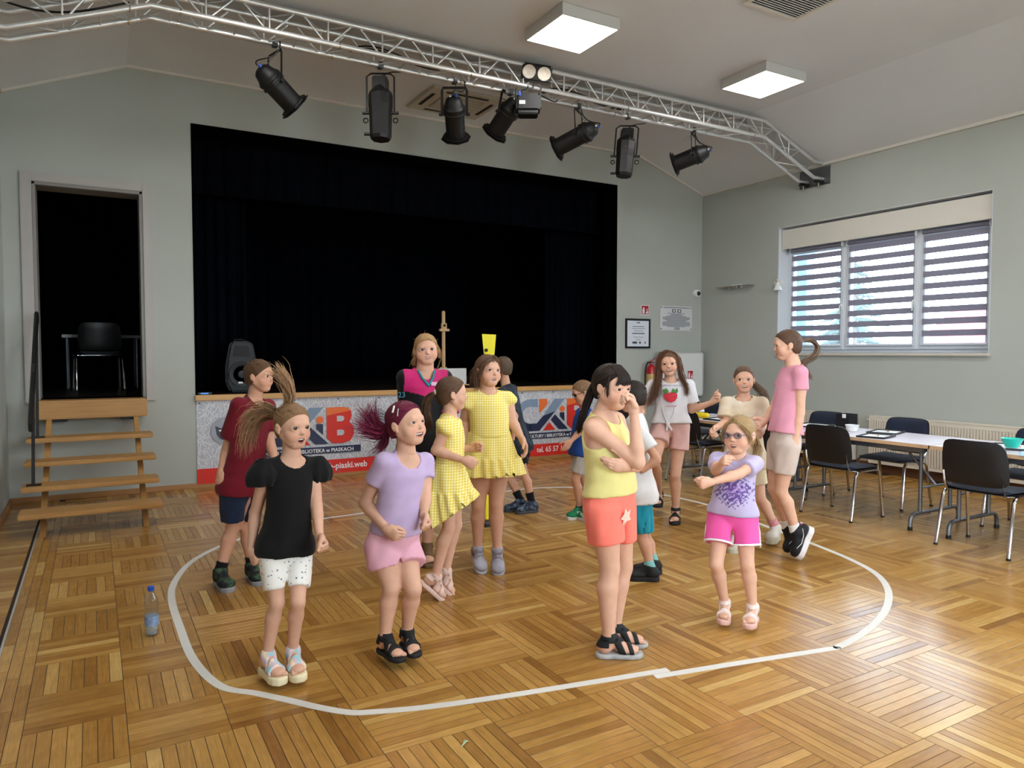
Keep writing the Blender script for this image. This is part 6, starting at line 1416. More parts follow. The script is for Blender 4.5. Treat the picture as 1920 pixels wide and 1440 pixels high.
# ------------------------------------------------------------------ people
def fab(name, c, rough=.85, bump=.12, bscale=350, var=.06, vscale=14, sheen=.08, attr=None): return mat(name, c, rough, var=var, vscale=vscale, bump=bump, bscale=bscale, sheen=sheen, spec=.25, attr=attr)
cA = (350, 650, 2.216); cB = (630, 730, 2.768); cC = (730, 560, 2.44); cD = (930, 660, 4.235); cE = (1040, 660, 2.44); cF = (1180, 640, 4.0); cG = (1290, 600, 2.44)
SKIN = 'd3a48c'; SK2 = 'cf9c82'; SK3 = 'c8967a'
def TP(p, pts): return [p.P(q) for q in pts]
def spots_mat(name, base, spot, scale, thr):
    m = mat(name, base, .85, bump=.08, bscale=350); nt = m.node_tree; N = nt.nodes; L = nt.links; b = N['Principled BSDF']; tc = N.new('ShaderNodeTexCoord')
    v = N.new('ShaderNodeTexVoronoi'); v.inputs['Scale'].default_value = scale; v.inputs['Randomness'].default_value = .6; L.new(tc.outputs['Object'], v.inputs['Vector'])
    n = N.new('ShaderNodeTexNoise'); n.inputs['Scale'].default_value = scale*5; L.new(tc.outputs['Object'], n.inputs['Vector'])
    a = N.new('ShaderNodeMath'); a.operation = 'MULTIPLY_ADD'; a.inputs[1].default_value = .55; L.new(n.outputs['Fac'], a.inputs[0]); L.new(v.outputs['Distance'], a.inputs[2])
    c = N.new('ShaderNodeMath'); c.operation = 'LESS_THAN'; c.inputs[1].default_value = thr; L.new(a.outputs[0], c.inputs[0])
    r = N.new('ShaderNodeMix'); r.data_type = 'RGBA'; r.inputs[6].default_value = (*lin(base), 1); r.inputs[7].default_value = (*lin(spot), 1); L.new(c.outputs[0], r.inputs[0]); L.new(r.outputs[2], b.inputs['Base Color']); return m
def blotch_mat(name, c1, c2, c3, scale):
    m = mat(name, c1, .85, bump=.08, bscale=350); nt = m.node_tree; N = nt.nodes; L = nt.links; b = N['Principled BSDF']; tc = N.new('ShaderNodeTexCoord')
    n = N.new('ShaderNodeTexNoise'); n.inputs['Scale'].default_value = scale; n.inputs['Detail'].default_value = 4; L.new(tc.outputs['Object'], n.inputs['Vector']); cr = N.new('ShaderNodeValToRGB'); e = cr.color_ramp.elements
    e[0].position = .38; e[0].color = (*lin(c1), 1); e[1].position = .5; e[1].color = (*lin(c2), 1); k = e.new(.62); k.color = (*lin(c3), 1); L.new(n.outputs['Fac'], cr.inputs[0]); L.new(cr.outputs[0], b.inputs['Base Color']); return m
def gingham(name, c0, c1, c2, per=.016):
    m = mat(name, c0, .85, bump=.1, bscale=300); nt = m.node_tree; N = nt.nodes; L = nt.links; b = N['Principled BSDF']; tc = N.new('ShaderNodeTexCoord'); out = []
    for d in ((RT.x, RT.y, 0), (0, 0, 1)):
        v = N.new('ShaderNodeVectorMath'); v.operation = 'DOT_PRODUCT'; v.inputs[1].default_value = d; L.new(tc.outputs['Object'], v.inputs[0]); s_ = N.new('ShaderNodeMath'); s_.operation = 'MULTIPLY'; s_.inputs[1].default_value = 2*math.pi/per; L.new(v.outputs['Value'], s_.inputs[0])
        q = N.new('ShaderNodeMath'); q.operation = 'SINE'; L.new(s_.outputs[0], q.inputs[0]); g = N.new('ShaderNodeMath'); g.operation = 'GREATER_THAN'; g.inputs[1].default_value = 0; L.new(q.outputs[0], g.inputs[0]); out.append(g)
    a = N.new('ShaderNodeMath'); a.operation = 'ADD'; L.new(out[0].outputs[0], a.inputs[0]); L.new(out[1].outputs[0], a.inputs[1]); h = N.new('ShaderNodeMath'); h.operation = 'MULTIPLY'; h.inputs[1].default_value = .5; L.new(a.outputs[0], h.inputs[0])
    cr = N.new('ShaderNodeValToRGB'); cr.color_ramp.interpolation = 'CONSTANT'; e = cr.color_ramp.elements; e[0].color = (*lin(c0), 1); e[1].position = .4; e[1].color = (*lin(c1), 1); k = e.new(.8); k.color = (*lin(c2), 1); L.new(h.outputs[0], cr.inputs[0]); L.new(cr.outputs[0], b.inputs['Base Color']); return m
CAPG = dict(off=.006, hline=(.345, .31), back=(-.04, -.10), nape=-.30)
CAPB = dict(off=.018, hline=(.36, .29), back=(.02, -.02), nape=-.30)
M_ging = gingham('yellow_gingham', 'f2e9b4', 'ecd97a', 'e6c94c')
M_yd = fab('yellow_dress', 'e9d673', var=.1)

# ---- girl in the black top
p = Human(cA, 1.26, bare=True, jump=.025, sole=.03, yaw=22, neck=(437, 452, 0), pel=(412, 825, .02), shw=.112, girth=.90, legg=.93,
    head=dict(c=(441, 330, -.02), h=.205, yaw=32, pitch=-2, smile=.1, open=.035, look=(.15, 0), eye='3a3228', brow='8a6a48', lips='b0605a'),
    legR=((375, 1065, -.06), (335, 1280), (392, 1392, -.12)), legL=((462, 1062, -.06), (440, 1262), (478, 1378, -.13)),
    armR=((285, 690, .02), (268, 845, -.03), (285, 895, -.06)), armL=((540, 665, .03), (552, 790, -.05), (582, 845, -.09)), poseR='fist', poseL='fist').build('girl', 'girl in a black frilled top and white patterned cycling shorts, ponytails flying', SKIN)
M_bk = fab('black_jersey', '0e0e10', var=.1)
p.shirt('top', M_bk, hips=.008, hem=-.09, ease=.012, flare=.022, sleeve=0, neck=(.066, .035, .012), fold=.003)
for e in 'RL':                                  # frill over the shoulder
    sd = p.Sh*(1 if e == 'R' else -1); f = Field(p.sh[e]-.14, p.sh[e]+.14, .005); c = p.sh[e]+sd*.012-UPn*.03
    L_ = loc(p.sh[e]+UPn*.03, [sd, p.F, UPn])
    def fr(X, Y, Z, L_=L_):
        x, y, z = L_(X, Y, Z); w = np.clip(-z/.11, 0, 1); r = .030+.040*np.sin(np.clip(w*2.2, 0, 2.6)); th = np.arctan2(y, x); d = np.sqrt(((x-.016)*.92)**2+(y*1.15)**2)-(r+.005*np.sin(th*9)*w); return np.maximum(np.maximum(np.abs(d)-.005, z-.005), -.115-z)
    f.put(fr, p.sh[e]-.12, p.sh[e]+.12); p.cloth(f, 'frill_sleeve', M_bk)
p.shorts('cycling_shorts', spots_mat('bow_print', 'e9e6e2', '6a7186', 48, .47), top=.16, ease=.006, leg=.74, flare=.004, lease=.008, fold=.001, g0=-.13, gw=.007)
M_cream = mat('cream_foam', 'e6d8b4', .7, var=.05, vscale=20); p.shoes('slide', M_cream, M_cream, 'sandal', thick=.03, straps=[(.66, .034, .2, 0), (.44, .036, .3, 0)], mstrap=blotch_mat('pastel_strap', 'ecdcb4', 'd8b8c8', '9cc8cc', 30))
tie = p.hl((.10, -.42, .22)); tie2 = p.hl((-.06, -.40, .36)); CH = '8f6d4f'
p.hair(CH, CAPG, comb=((.05, -.40, .25), hairline(.31)), tails=[
    dict(path=[tie, *TP(p, [(350, 275, .06), (285, 300, .05), (255, 390, .03), (262, 470, 0)])], w=[.016, .05, .062, .035], n=190, rag=.45, frizz=.005, tip='c79a72', fan=(.05, .05, .03)),
    dict(path=[tie, *TP(p, [(340, 260, .05), (270, 265, .04), (225, 320, .02)])], w=[.014, .03, .03, .02], n=60, rag=.4, frizz=.006, tip='cfa57c', fan=(.03, .02, .05)),
    dict(path=[tie2, *TP(p, [(425, 205, .03), (400, 140, .0), (365, 100, -.02), (335, 82, -.02)])], w=[.014, .035, .035, .02], n=120, rag=.4, frizz=.005, tip='c79a72', fan=(.03, .02, .03))], fly=16)
p.ball('scrunchie', tie, .022, mat('scrunchie_pink', 'd9667c', .8, var=.1)); p.ball('scrunchie', tie2, .02, mat('scrunchie_pink', 'd9667c', .8))

# ---- boy in maroon
p = Human(cA, 1.47, jump=0, sole=.022, yaw=48, neck=(283, 212, 0), pel=(228, 575, 0), shw=.122, girth=.95, foot=.155,
    head=dict(c=(303, 122, -.02), h=.212, yaw=58, pitch=0, smile=.1, look=(0, 0), eye='5a4030', brow='6a4c34'),
    legR=((192, 752, -.02), (140, 930), (170, 1025, -.22)), legL=((250, 760, .06), (272, 905), (315, 945, -.10)),
    armR=((168, 425, -.02), (142, 520, -.10), (138, 575, -.14)), armL=((345, 400, .06), (372, 490, -.02), (380, 530, -.04)), poseR='half', nohand='L').build('boy', 'boy in a maroon tee and navy shorts behind the girl in the black top', SK2, far=True)
p.shirt('tee', fab('maroon_cotton', '6e1222'), hem=-.10, ease=.014, flare=.03, sleeve=.72, sl_ease=.016, sl_flare=.018, neck=(.058, .03, .014))
p.shorts('shorts', fab('navy_denim', '1d2a44', bump=.2), top=.0, leg=.80, ease=.010, lease=.010, flare=.010)
M_bs = blotch_mat('camo_shoe', '15161a', '22262a', '3f5a3c', 25)
p.shoes('sneaker', M_bs, mat('sole_grey', '8d8d92', .6), 'sneaker', fab('black_sock', '101014'), .06, .022)
p.hair('5d432e', dict(off=.010, hline=(.35, .285), back=(.03, -.04), nape=-.27), comb=((0, -.30, .42), hairline(.29)), n_comb=110, fly=25)

# ---- girl in lilac tee, magenta ponytail
p = Human(cB, 1.25, bare=True, jump=.04, sole=.018, yaw=34, neck=(365, 328, 0), pel=(295, 790, .03), shw=.128, girth=1.04, nk=1.15, belly=.012, armg=1.02, legg=1.02,
    head=dict(c=(365, 178, -.02), h=.222, yaw=48, pitch=10, roll=2, smile=1.0, open=.022, chub=.5, look=(.1, .0), eye='4a3a2a', brow='7a5a48', lid=.022, lips='b9655e'),
    legR=((288, 1035, -.05), (255, 1285), (325, 1390, -.12)), legL=((400, 1035, -.06), (368, 1255), (430, 1360, -.12)),
    armR=((150, 590, .02), (262, 725, -.13), (315, 765, -.16)), armL=((462, 560, .02), (455, 650, -.03), (478, 712, -.06)), poseR='grip', poseL='fist').build('girl', 'laughing girl with magenta ponytail in a lilac tee and pink shorts', SKIN)
M_lil = fab('lilac_cotton', 'b9a3c6'); p.shirt('tee', M_lil, hem=.12, ease=.010, flare=.015, sleeve=.48, sl_ease=.012, sl_flare=.008, neck=(.070, .045, .0), fold=.004)
p.shorts('shorts', fab('pink_cotton', 'dba3b4'), top=.14, leg=.50, ease=.012, lease=.014, flare=.020)
M_bst = mat('black_velcro', '141416', .8, var=.1, vscale=40, bump=.15, bscale=300); p.shoes('sandal', M_bst, mat('sole_black', '17171a', .7, var=.1), 'sandal', thick=.018, straps=[(.70, .024, .2, 0), (.52, .026, .35, 0), ('ankle', .03, 0, .0), ('heel', 0, 0, .034)], mstrap=M_bst)
tie = p.hl((.12, -.40, .10)); MG = '6b1d38'
p.hair(MG, dict(off=.010, hline=(.345, .33), back=(-.03, -.10), nape=-.28), comb=((.06, -.40, .12), hairline(.32)), tails=[
    dict(path=[tie, *TP(p, [(250, 230, .05), (180, 205, .06), (120, 170, .04), (80, 135, .02)])], w=[.016, .045, .06, .045], n=170, rag=.4, frizz=.006, tip='a8325c', fan=(.05, .04, .07)),
    dict(path=[tie, *TP(p, [(230, 215, .06), (190, 150, .05), (180, 95, .04), (195, 65, .03)])], w=[.014, .03, .04, .03], n=80, rag=.4, frizz=.006, tip='b03a64', fan=(.04, .03, .04)),
    dict(path=[tie, *TP(p, [(255, 270, .05), (220, 310, .05), (170, 330, .04)])], w=[.014, .03, .035, .02], n=80, rag=.5, frizz=.006, tip='8a2a4c', fan=(.05, .03, .04))], fly=14)
for u in ((.25, .08, .30), (.22, -.02, .36)):
    a = p.surf(u, .045); b_ = p.surf((u[0]+.05, u[1]-.0, u[2]-.12), .045); MB().tube([p.hl(a), p.hl((a+b_)/2), p.hl(b_)], .005, 6, flat=(.5, 1)).build('hair_clip', M_white, p.root, smooth=60)

# ---- girl in yellow gingham dress, side view
p = Human(cC, 1.33, bare=True, jump=.05, sole=.022, flat=False, yaw=82, neck=(278, 530, 0), pel=(272, 800, 0), shw=.115, girth=.92,
    head=dict(c=(288, 435, 0), h=.212, yaw=98, pitch=2, smile=.5, open=.015, eye='4a3a2a', brow='5a4030'),
    legR=((272, 1045, -.07), (212, 1272), (285, 1378, -.02)), legL=((305, 1035, .06), (258, 1245), (312, 1345, .06)),
    armR=((212, 695, -.10), (340, 738, -.13), (388, 762, -.13)), armL=((318, 690, .11), (375, 685, .08), (412, 678, .07)), poseR='fist', poseL='fist').build('girl', 'girl with a brown ponytail jumping sideways in a yellow gingham dress', SKIN)
p.shirt('dress_top', M_ging, hem=.12, ease=.010, flare=.0, sleeve=.42, sl_ease=.014, puff=.012, neck=(.055, .02, .016), fold=.002)
p.skirt('skirt', M_ging, .18, -.62, flare=.30, ruff=.011, n=11, sway=(0, .05), tier=.52, tilt=(0, .55))
M_lp = mat('pale_pink_sandal', 'd9b8ac', .7, var=.06, vscale=20); p.shoes('sandal', M_lp, M_lp, 'sandal', thick=.022, straps=[(.68, .03, .2, 0), (.46, .032, .35, 0), ('ankle', .03, 0, 0), ('heel', 0, 0, .034)], mstrap=M_lp)
tie = p.hl((.0, -.44, .08)); HB = '5e4330'
p.hair(HB, CAPG, comb=((0, -.43, .08), hairline(.31)), tails=[dict(path=[tie, *TP(p, [(178, 460, 0), (168, 520, 0), (180, 580, .0), (192, 615, 0)])], w=[.014, .034, .036, .014], n=130, rag=.25, frizz=.003)], fly=10)
p.ball('scrunchie', tie, .022, mat('scrunchie_white', 'ddd8cc', .8, var=.08))

# ---- older girl in pink and black jersey
p = Human(cC, 1.65, bare=True, jump=0, sole=.025, yaw=12, neck=(162, 325, 0), pel=(160, 690, 0), shw=.112, girth=1.0, belly=.02, nk=1.15,
    head=dict(c=(168, 232, -.02), h=.225, yaw=6, pitch=0, roll=3, smile=.45, open=.006, chub=.6, eye='47525a', brow='a07c54', lips='c07a74'),
    legR=((120, 920, -.03), (110, 1130), (100, 1180, -.2)), legL=((185, 920, -.03), (172, 1130), (178, 1195, -.2)),
    armR=((92, 525, -.02), (180, 650, -.12), (205, 690, -.14)), armL=((268, 535, -.02), (250, 650, -.12), (235, 690, -.14)), nohand='RL').build('girl', 'tallest girl in a pink and black sports jersey standing at the back', 'dba890', far=True)
def jersey(t):
    z = t[:, 2]/p.Lt; x = np.abs(t[:, 0])/p.sw; c = np.tile(np.array(lin('101014')), (len(t), 1)); pk = (z > .66+.07*np.clip(x, 0, 1)) & (x < 1.12); c[pk] = lin('c8246e'); return c
M_jer = fab('jersey', 'c8246e', attr='Col', rough=.6); p.shirt('jersey', M_jer, hem=-.28, ease=.022, flare=.03, sleeve=.92, sl_ease=.024, sl_flare=.018, neck=(.055, .02, .016), vneck=.055, fold=.004, col=jersey)
f = Field(p.neck-.2, p.neck+.2, .004)
for sd in (-1, 1): f.chain([p.chest(sd*.058, .985*p.Lt, .03), p.chest(sd*.040, .90*p.Lt, .03), p.chest(0, .80*p.Lt, .03)], [.008, .008, .008], .004)
p.cloth(f, 'collar_trim', fab('teal_trim', '1f8a94'))
for e in 'RL':
    a, b_ = p.sh[e], p.el[e]; d_ = nrm(b_-a); f = Field(b_-.13, b_+.13, .005); r_ = p.arm_r()[0]+.037; f.cone(b_-d_*.07, b_+d_*.05, r_, r_); f.cutall(f_plane(b_-d_*.030, -d_)); f.cutall(f_plane(b_-d_*.012, d_)); p.cloth(f, 'cuff_band', fab('pink_band', 'd43a86'))
p.decal('print', [(-.095, .80*p.Lt), (-.02, .80*p.Lt), (-.02, .845*p.Lt), (-.095, .85*p.Lt)], mat('print_pale', 'd9b4cc', .7, var=.3, vscale=90), .034)
sl = p.sh['R']+(p.el['R']-p.sh['R'])*.45; q_ = nrm(-FWh+RTn*-.3); cpt = sl+q_*(p.arm_r()[0]+.034)
put_text('number_print', '23', .055, Matrix.Translation(Vector(cpt)) @ Matrix(((RT.x, 0, -FW.x, 0), (RT.y, 0, -FW.y, 0), (0, 1, 0, 0), (0, 0, 0, 1))) @ Matrix.Translation((-.03, -.02, .004)), mat('print_teal', '4aa0b4', .6), p.root)
p.shorts('shorts', fab('black_shorts', '131316'), top=.05, leg=.78, ease=.010, lease=.012, flare=.010)
M_br = mat('brown_sandal', '6d5236', .7, var=.1); p.shoes('sandal', M_br, M_br, 'sandal', thick=.025, straps=[(.66, .03, .2, 0), (.46, .03, .3, 0), ('ankle', .028, 0, 0)], mstrap=M_br)
tie = p.hl((.08, -.42, -.05)); p.hair('b08a5e', dict(off=.010, hline=(.345, .32), back=(-.02, -.12), nape=-.30), comb=((.05, -.42, -.02), hairline(.31)), tails=[dict(path=[tie, p.hl((.28, -.40, -.25)), p.hl((.38, -.30, -.42)), p.hl((.40, -.22, -.55))], w=[.014, .03, .03, .015], n=70, frizz=.004)],
    locks=[dict(path=[p.hl((-.36, .05, .12)), p.hl((-.42, .06, -.10)), p.hl((-.40, .10, -.30))], n=10, spread=.006), dict(path=[p.hl((.36, .06, .12)), p.hl((.41, .06, -.10)), p.hl((.38, .08, -.30))], n=10, spread=.006)], fly=20)

# ---- girl in yellow dress facing the camera
p = Human(cC, 1.42, jump=.065, sole=.02, flat=False, yaw=14, neck=(452, 420, 0), pel=(458, 720, .0), shw=.126, girth=1.06, nk=1.12, belly=.02,
    head=dict(c=(452, 330, -.02), h=.218, yaw=34, pitch=4, roll=-3, smile=.2, open=.018, chub=.5, look=(.3, .05), eye='3a2a1e', brow='6a4a34'),
    legR=((408, 945, -.05), (405, 1140), (436, 1262, -.11)), legL=((488, 940, -.05), (494, 1145), (500, 1262, -.11)),
    armR=((345, 560, .03), (348, 660, -.05), (352, 700, -.08)), armL=((560, 560, .03), (606, 640, -.05), (628, 690, -.08)), poseL='relax', nohand='R').build('girl', 'girl with loose brown hair in a yellow dress jumping towards the camera', SKIN)
p.shirt('dress_top', M_ging, hem=.30, ease=.010, flare=.0, sleeve=.40, sl_ease=.014, puff=.012, neck=(.056, .02, .018), fold=.002)
p.skirt('skirt', M_ging, .38, -.28, flare=.24, ruff=.012, n=9, sway=(-.01, .02), tier=.55)
M_ls = mat('silver_sandal', 'a29fae', .45, var=.15, vscale=50); p.shoes('sandal', M_ls, mat('sole_lilac', 'b3adba', .6), 'sandal', thick=.02, straps=[(.82, .085, .12, 0), (.52, .030, .3, 0), ('ankle', .030, 0, .006), ('heel', 0, 0, .01)], mstrap=M_ls)
p.hair('6a4d3a', dict(off=.016, hline=(.35, .32), back=(.05, -.16), nape=-.34), comb=((.0, -.40, -.10), hairline(.36)), n_comb=60, locks=[
    dict(path=[p.hl((.0, .28, .46)), p.hl((.22, .30, .30)), p.hl((.34, .16, .05)), p.hl((.38, .06, -.22))], n=26, spread=.012), dict(path=[p.hl((.0, .28, .46)), p.hl((-.18, .32, .32)), p.hl((-.33, .20, .08)), p.hl((-.36, .12, -.25))], n=26, spread=.012),
    dict(path=[p.hl((.30, -.10, .30)), p.hl((.42, -.06, .0)), p.hl((.42, -.02, -.35)), p.hl((.40, .02, -.55))], n=30, spread=.014), dict(path=[p.hl((-.30, -.10, .30)), p.hl((-.41, -.06, .0)), p.hl((-.40, -.02, -.30))], n=20, spread=.014),
    dict(path=[p.hl((.0, -.40, .30)), p.hl((.12, -.48, .0)), p.hl((.18, -.46, -.45))], n=40, spread=.03)], fly=20)

# ---- boy in black walking away to the left
p = Human(cD, 1.40, jump=0, sole=.022, yaw=-112, neck=(78, 268, 0), pel=(182, 740, .02), shw=.12, girth=.92, foot=.155,
    head=dict(c=(48, 128, -.02), h=.21, yaw=-118, pitch=0, noface=True),
    legR=((105, 1000, .08), (196, 1180), (78, 1270, -.04)), legL=((222, 965, -.04), (285, 1195), (185, 1280, -.10)),
    armR=((110, 520, .14), (120, 690, .10), (120, 740, .10)), armL=((150, 510, -.12), (140, 690, -.10), (150, 760, -.10)), poseL='half', nohand='R').build('boy', 'boy in a black patterned tee and black shorts half hidden behind the yellow dress', SK2, far=True)
p.shirt('tee', blotch_mat('black_print', '14171d', '1c222c', '2c3a48', 14), hem=-.12, ease=.016, flare=.035, sleeve=.8, sl_ease=.018, sl_flare=.018, neck=(.056, .015, .016))
p.shorts('shorts', fab('black_shorts', '131316'), top=.05, leg=.62, ease=.010, lease=.010, flare=.010)
p.shoes('sneaker', blotch_mat('sport_sandal', '1d2230', '2a3242', '5a6a80', 30), mat('sole_dark', '3a3c44', .6), 'sneaker', fab('black_sock', '101014'), .10, .022, mstrap=mat('reflective', 'a9b4bc', .4))
p.hair('5e4a3a', CAPB, comb=((0, -.30, .42), hairline(.29)), n_comb=90, fly=20)

# ---- boy in blue with sunglasses
p = Human(cD, 1.25, jump=0, sole=.022, yaw=-72, neck=(705, 450, 0), pel=(672, 790, 0), shw=.115, girth=.95, foot=.158,
    head=dict(c=(683, 322, -.01), h=.212, yaw=-72, pitch=-16, eye='4a3a2a', brow='8a6a48'),
    legR=((712, 1040, .10), (738, 1270), (690, 1350, -.02)), legL=((632, 1010, -.03), (665, 1240), (525, 1325, -.05)),
    armR=((740, 620, .10), (690, 720, .06), (670, 750, .05)), armL=((668, 630, -.13), (592, 712, -.13), (560, 752, -.13)), poseL='relax', nohand='R').build('boy', 'boy in sunglasses, blue tee, pale shorts and green shoes looking down', SK2, far=True)
p.shirt('tee', fab('blue_cotton', '1c3f86'), hem=-.10, ease=.016, flare=.03, sleeve=.65, sl_ease=.016, sl_flare=.016, neck=(.056, .015, .016))
p.shorts('shorts', fab('grey_marl', 'b1aca6', var=.15, vscale=60), top=-.03, leg=.72, ease=.010, lease=.010, flare=.010)
def stripes(s, e, o, fd, sd, fu):
    b = MB()
    for i in range(3): q = o+fd*(.40+.09*i)*s.Lf+fu*.032*s.k; [b.obox(q+sd*w*.040*s.k, fd*.006, fu*.020*s.k+fd*.008, sd*.002) for w in (-1, 1)]
    b.build('side_stripes', M_white, s.root)
p.shoes('sneaker', mat('green_suede', '1f7a52', .8, var=.08, bump=.1, bscale=300), mat('sole_offwhite', 'cfcac0', .6), 'sneaker', fab('navy_sock', '20243a'), .035, .022, extra=stripes)
p.hair('86664a', dict(off=.012, hline=(.35, .27), back=(.03, -.03), nape=-.28), comb=((0, -.25, .45), hairline(.28)), n_comb=110, fly=15)
g = MB(); 
for x in (-1, 1): g.tube([p.hl((x*.05, .405, .02)), p.hl((x*.10, .415, .05)), p.hl((x*.20, .385, .05)), p.hl((x*.25, .34, .02)), p.hl((x*.22, .36, -.045)), p.hl((x*.13, .40, -.055)), p.hl((x*.05, .405, .02))], .0022, 5); g.tube([p.hl((x*.25, .34, .03)), p.hl((x*.36, .18, .03)), p.hl((x*.385, -.02, .02))], .0025, 5)
gl = g.build('sunglasses', M_black, p.root, smooth=60)
for x in (-1, 1): MB().prism([p.hl(q) for q in ((x*.05, .405, .02), (x*.10, .413, .05), (x*.20, .383, .05), (x*.25, .338, .02), (x*.22, .358, -.045), (x*.13, .398, -.055))], p.HR[1]*.002).build('dark_lens', mat('lens_dark', '0c0c10', .1), gl)

# ---- girl with bangs in yellow tank top and coral shorts
p = Human(cE, 1.45, bare=True, jump=0, sole=.02, yaw=62, neck=(222, 275, 0), pel=(252, 690, 0), shw=.122, girth=1.06, belly=.012, legg=1.04, armg=.92,
    head=dict(c=(262, 160, -.02), h=.226, yaw=50, pitch=-6, roll=0, smile=.7, open=.0, chub=.55, look=(.25, -.02), eye='2e2018', brow='2e2018', lid=.024, lips='b8625c'),
    legR=((252, 985, -.05), (248, 1308), (415, 1388, -.06)), legL=((312, 985, .10), (275, 1262), (330, 1300, .06)),
    shR=(172, 345, -.11), armR=((382, 505, -.17), (362, 272, -.20), (345, 228, -.19)), armL=((372, 520, .05), (330, 528, -.15), (262, 512, -.20)), poseR='grip', poseL='relax', palmR=(-40, 0), palmL=(180, 0), hands=.95).build('girl', 'girl with dark bangs in a yellow tank top and coral shorts, hand at her nose', SKIN)
p.shirt('tank_top', fab('lemon_rib', 'dfd189', bump=.2), hem=.10, ease=.012, flare=.016, sleeve=0, neck=(.078, .035, .012), fold=.0025, strap=(.062, .008, .01))
p.shorts('shorts', fab('coral_cotton', 'f57c6c', var=.05), top=.12, leg=.56, ease=.012, lease=.010, flare=.012)
p.decal('flower_print', [(x_+.085, z_-.02) for x_, z_ in [(-.07, -.055), (-.05, -.03), (-.052, .0), (-.03, -.012), (-.012, .01), (-.01, -.02), (.005, -.04), (-.015, -.05), (-.02, -.075), (-.04, -.058)]], mat('print_cream', 'e8c8b8', .7, var=.15, vscale=80), .034)
M_gs = mat('dark_sandal', '18181b', .75, var=.12, vscale=40); p.shoes('sandal', M_gs, mat('sole_white_grey', 'a3a1a1', .6, var=.5, vscale=14), 'sandal', thick=.02, straps=[(.74, .02, .25, 0), (.50, .030, .45, 0), ('ankle', .028, 0, .0), ('heel', 0, 0, .034)], mstrap=M_gs)
tie = p.hl((.05, -.44, .02)); DK = '241813'
p.hair(DK, dict(off=.012, hline=(.35, .36), back=(-.03, -.08), nape=-.30), comb=((.03, -.43, .04), hairline(.33)), n_comb=90, bangs=((.10, .50), (.40, .09), .27, 90), tails=[dict(path=[tie, *TP(p, [(165, 190, .03), (140, 260, .02), (120, 330, 0), (100, 400, -.01)])], w=[.016, .030, .026, .012], n=140, rag=.2, frizz=.0025)],
    locks=[dict(path=[p.hl((.36, .22, .30)), p.hl((.40, .20, .05)), p.hl((.38, .20, -.16))], n=12, spread=.005)], fly=10)
MB().tube([p.hl((.40, -.02, -.16)), p.hl((.405, -.02, -.22))], .003, 6).build('earring', M_chrome, p.root)

# ---- boy in white tee and turquoise shorts behind her
p = Human(cE, 1.25, jump=0, sole=.024, yaw=-95, neck=(365, 290, .05), pel=(388, 640, 0), shw=.110, girth=.95, foot=.158,
    head=dict(c=(352, 205, .02), h=.208, yaw=-105, pitch=-5, noface=True),
    legR=((415, 850, .10), (452, 955), (400, 1010, .05)), legL=((398, 850, -.04), (438, 985), (352, 1030, -.06)),
    armR=((400, 470, .14), (380, 540, .06), (370, 560, .05)), armL=((468, 492, -.12), (400, 545, -.12), (380, 560, -.12)), nohand='RL').build('boy', 'boy in a white tee and turquoise shorts mostly hidden behind the coral shorts girl', SK2, far=True)
p.shirt('tee', fab('white_cotton', 'd9d6d6'), hem=-.16, ease=.018, flare=.03, sleeve=.72, sl_ease=.016, sl_flare=.016, neck=(.056, .015, .016))
p.shorts('shorts', fab('turquoise_cotton', '1f8fa6', var=.1), top=-.06, leg=.86, ease=.010, lease=.010, flare=.010)
p.shoes('sneaker', mat('black_sneaker', '121215', .7, var=.1), mat('sole_black', '17171a', .7), 'sneaker', fab('teal_sock', '7fb4b4'), .045, .024, mstrap=M_black)
p.hair('2c211b', CAPB, comb=((0, -.30, .42), hairline(.29)), n_comb=90, fly=15)

# ---- girl in the strawberry tee
p = Human(cF, 1.52, bare=True, jump=0, sole=.024, D=6.4, yaw=2, neck=(310, 285, 0), pel=(310, 620, 0), shw=.132, girth=.95,
    head=dict(c=(298, 168, -.02), h=.222, yaw=-4, pitch=0, roll=4, smile=1.0, open=.018, eye='4a3424', brow='6a4a34', lips='b5665e'),
    legR=((190, 905, -.20), (222, 1140, .075), (168, 1255, -.10)), legL=((345, 1000, -.04), (348, 1262), (335, 1360, -.15)), flat=True,
    armR=((88, 500, -.02), (100, 545, -.16), (95, 560, -.22)), armL=((468, 512, .0), (612, 462, -.08), (675, 432, -.12)), poseL='half', palmL=(0, 60), nohand='R').build('girl', 'girl with long brown hair in a strawberry tee and pale pink shorts', SKIN, far=True)
p.shirt('tee', fab('white_tee', 'd8d5da'), hem=.02, ease=.020, flare=.035, sleeve=.70, sl_ease=.022, sl_flare=.022, neck=(.060, .02, .012), fold=.004)
p.shorts('shorts', fab('blush_cotton', 'd4a8a2', var=.08), top=.10, leg=.48, ease=.012, lease=.010, flare=.020)
z0 = .55*p.Lt; o_ = .044
p.decal('strawberry_print', [(.055, z0+.05), (.02, z0+.062), (-.03, z0+.066), (-.052, z0+.045), (-.05, z0+.015), (-.03, z0-.012), (.0, z0-.025), (.03, z0-.015), (.056, z0+.012), (.066, z0+.035)], mat('berry_red', 'c82a3c', .7, var=.15, vscale=60), o_)
for q_ in ([(.06, z0+.05), (.075, z0+.085), (.04, z0+.10), (.02, z0+.075), (.03, z0+.055)], [(.0, z0+.062), (-.012, z0+.10), (-.035, z0+.085), (-.05, z0+.105), (-.06, z0+.075), (-.05, z0+.055), (-.03, z0+.062)]): p.decal('leaf_print', q_, mat('leaf_green', '4a7a3c', .7, var=.15, vscale=60), o_+.003)
p.decal('print_patch', [(.045, z0-.06), (-.045, z0-.06), (-.045, z0-.045), (.045, z0-.045)], mat('print_pink', 'cfa9ae', .7, var=.3, vscale=120), o_)
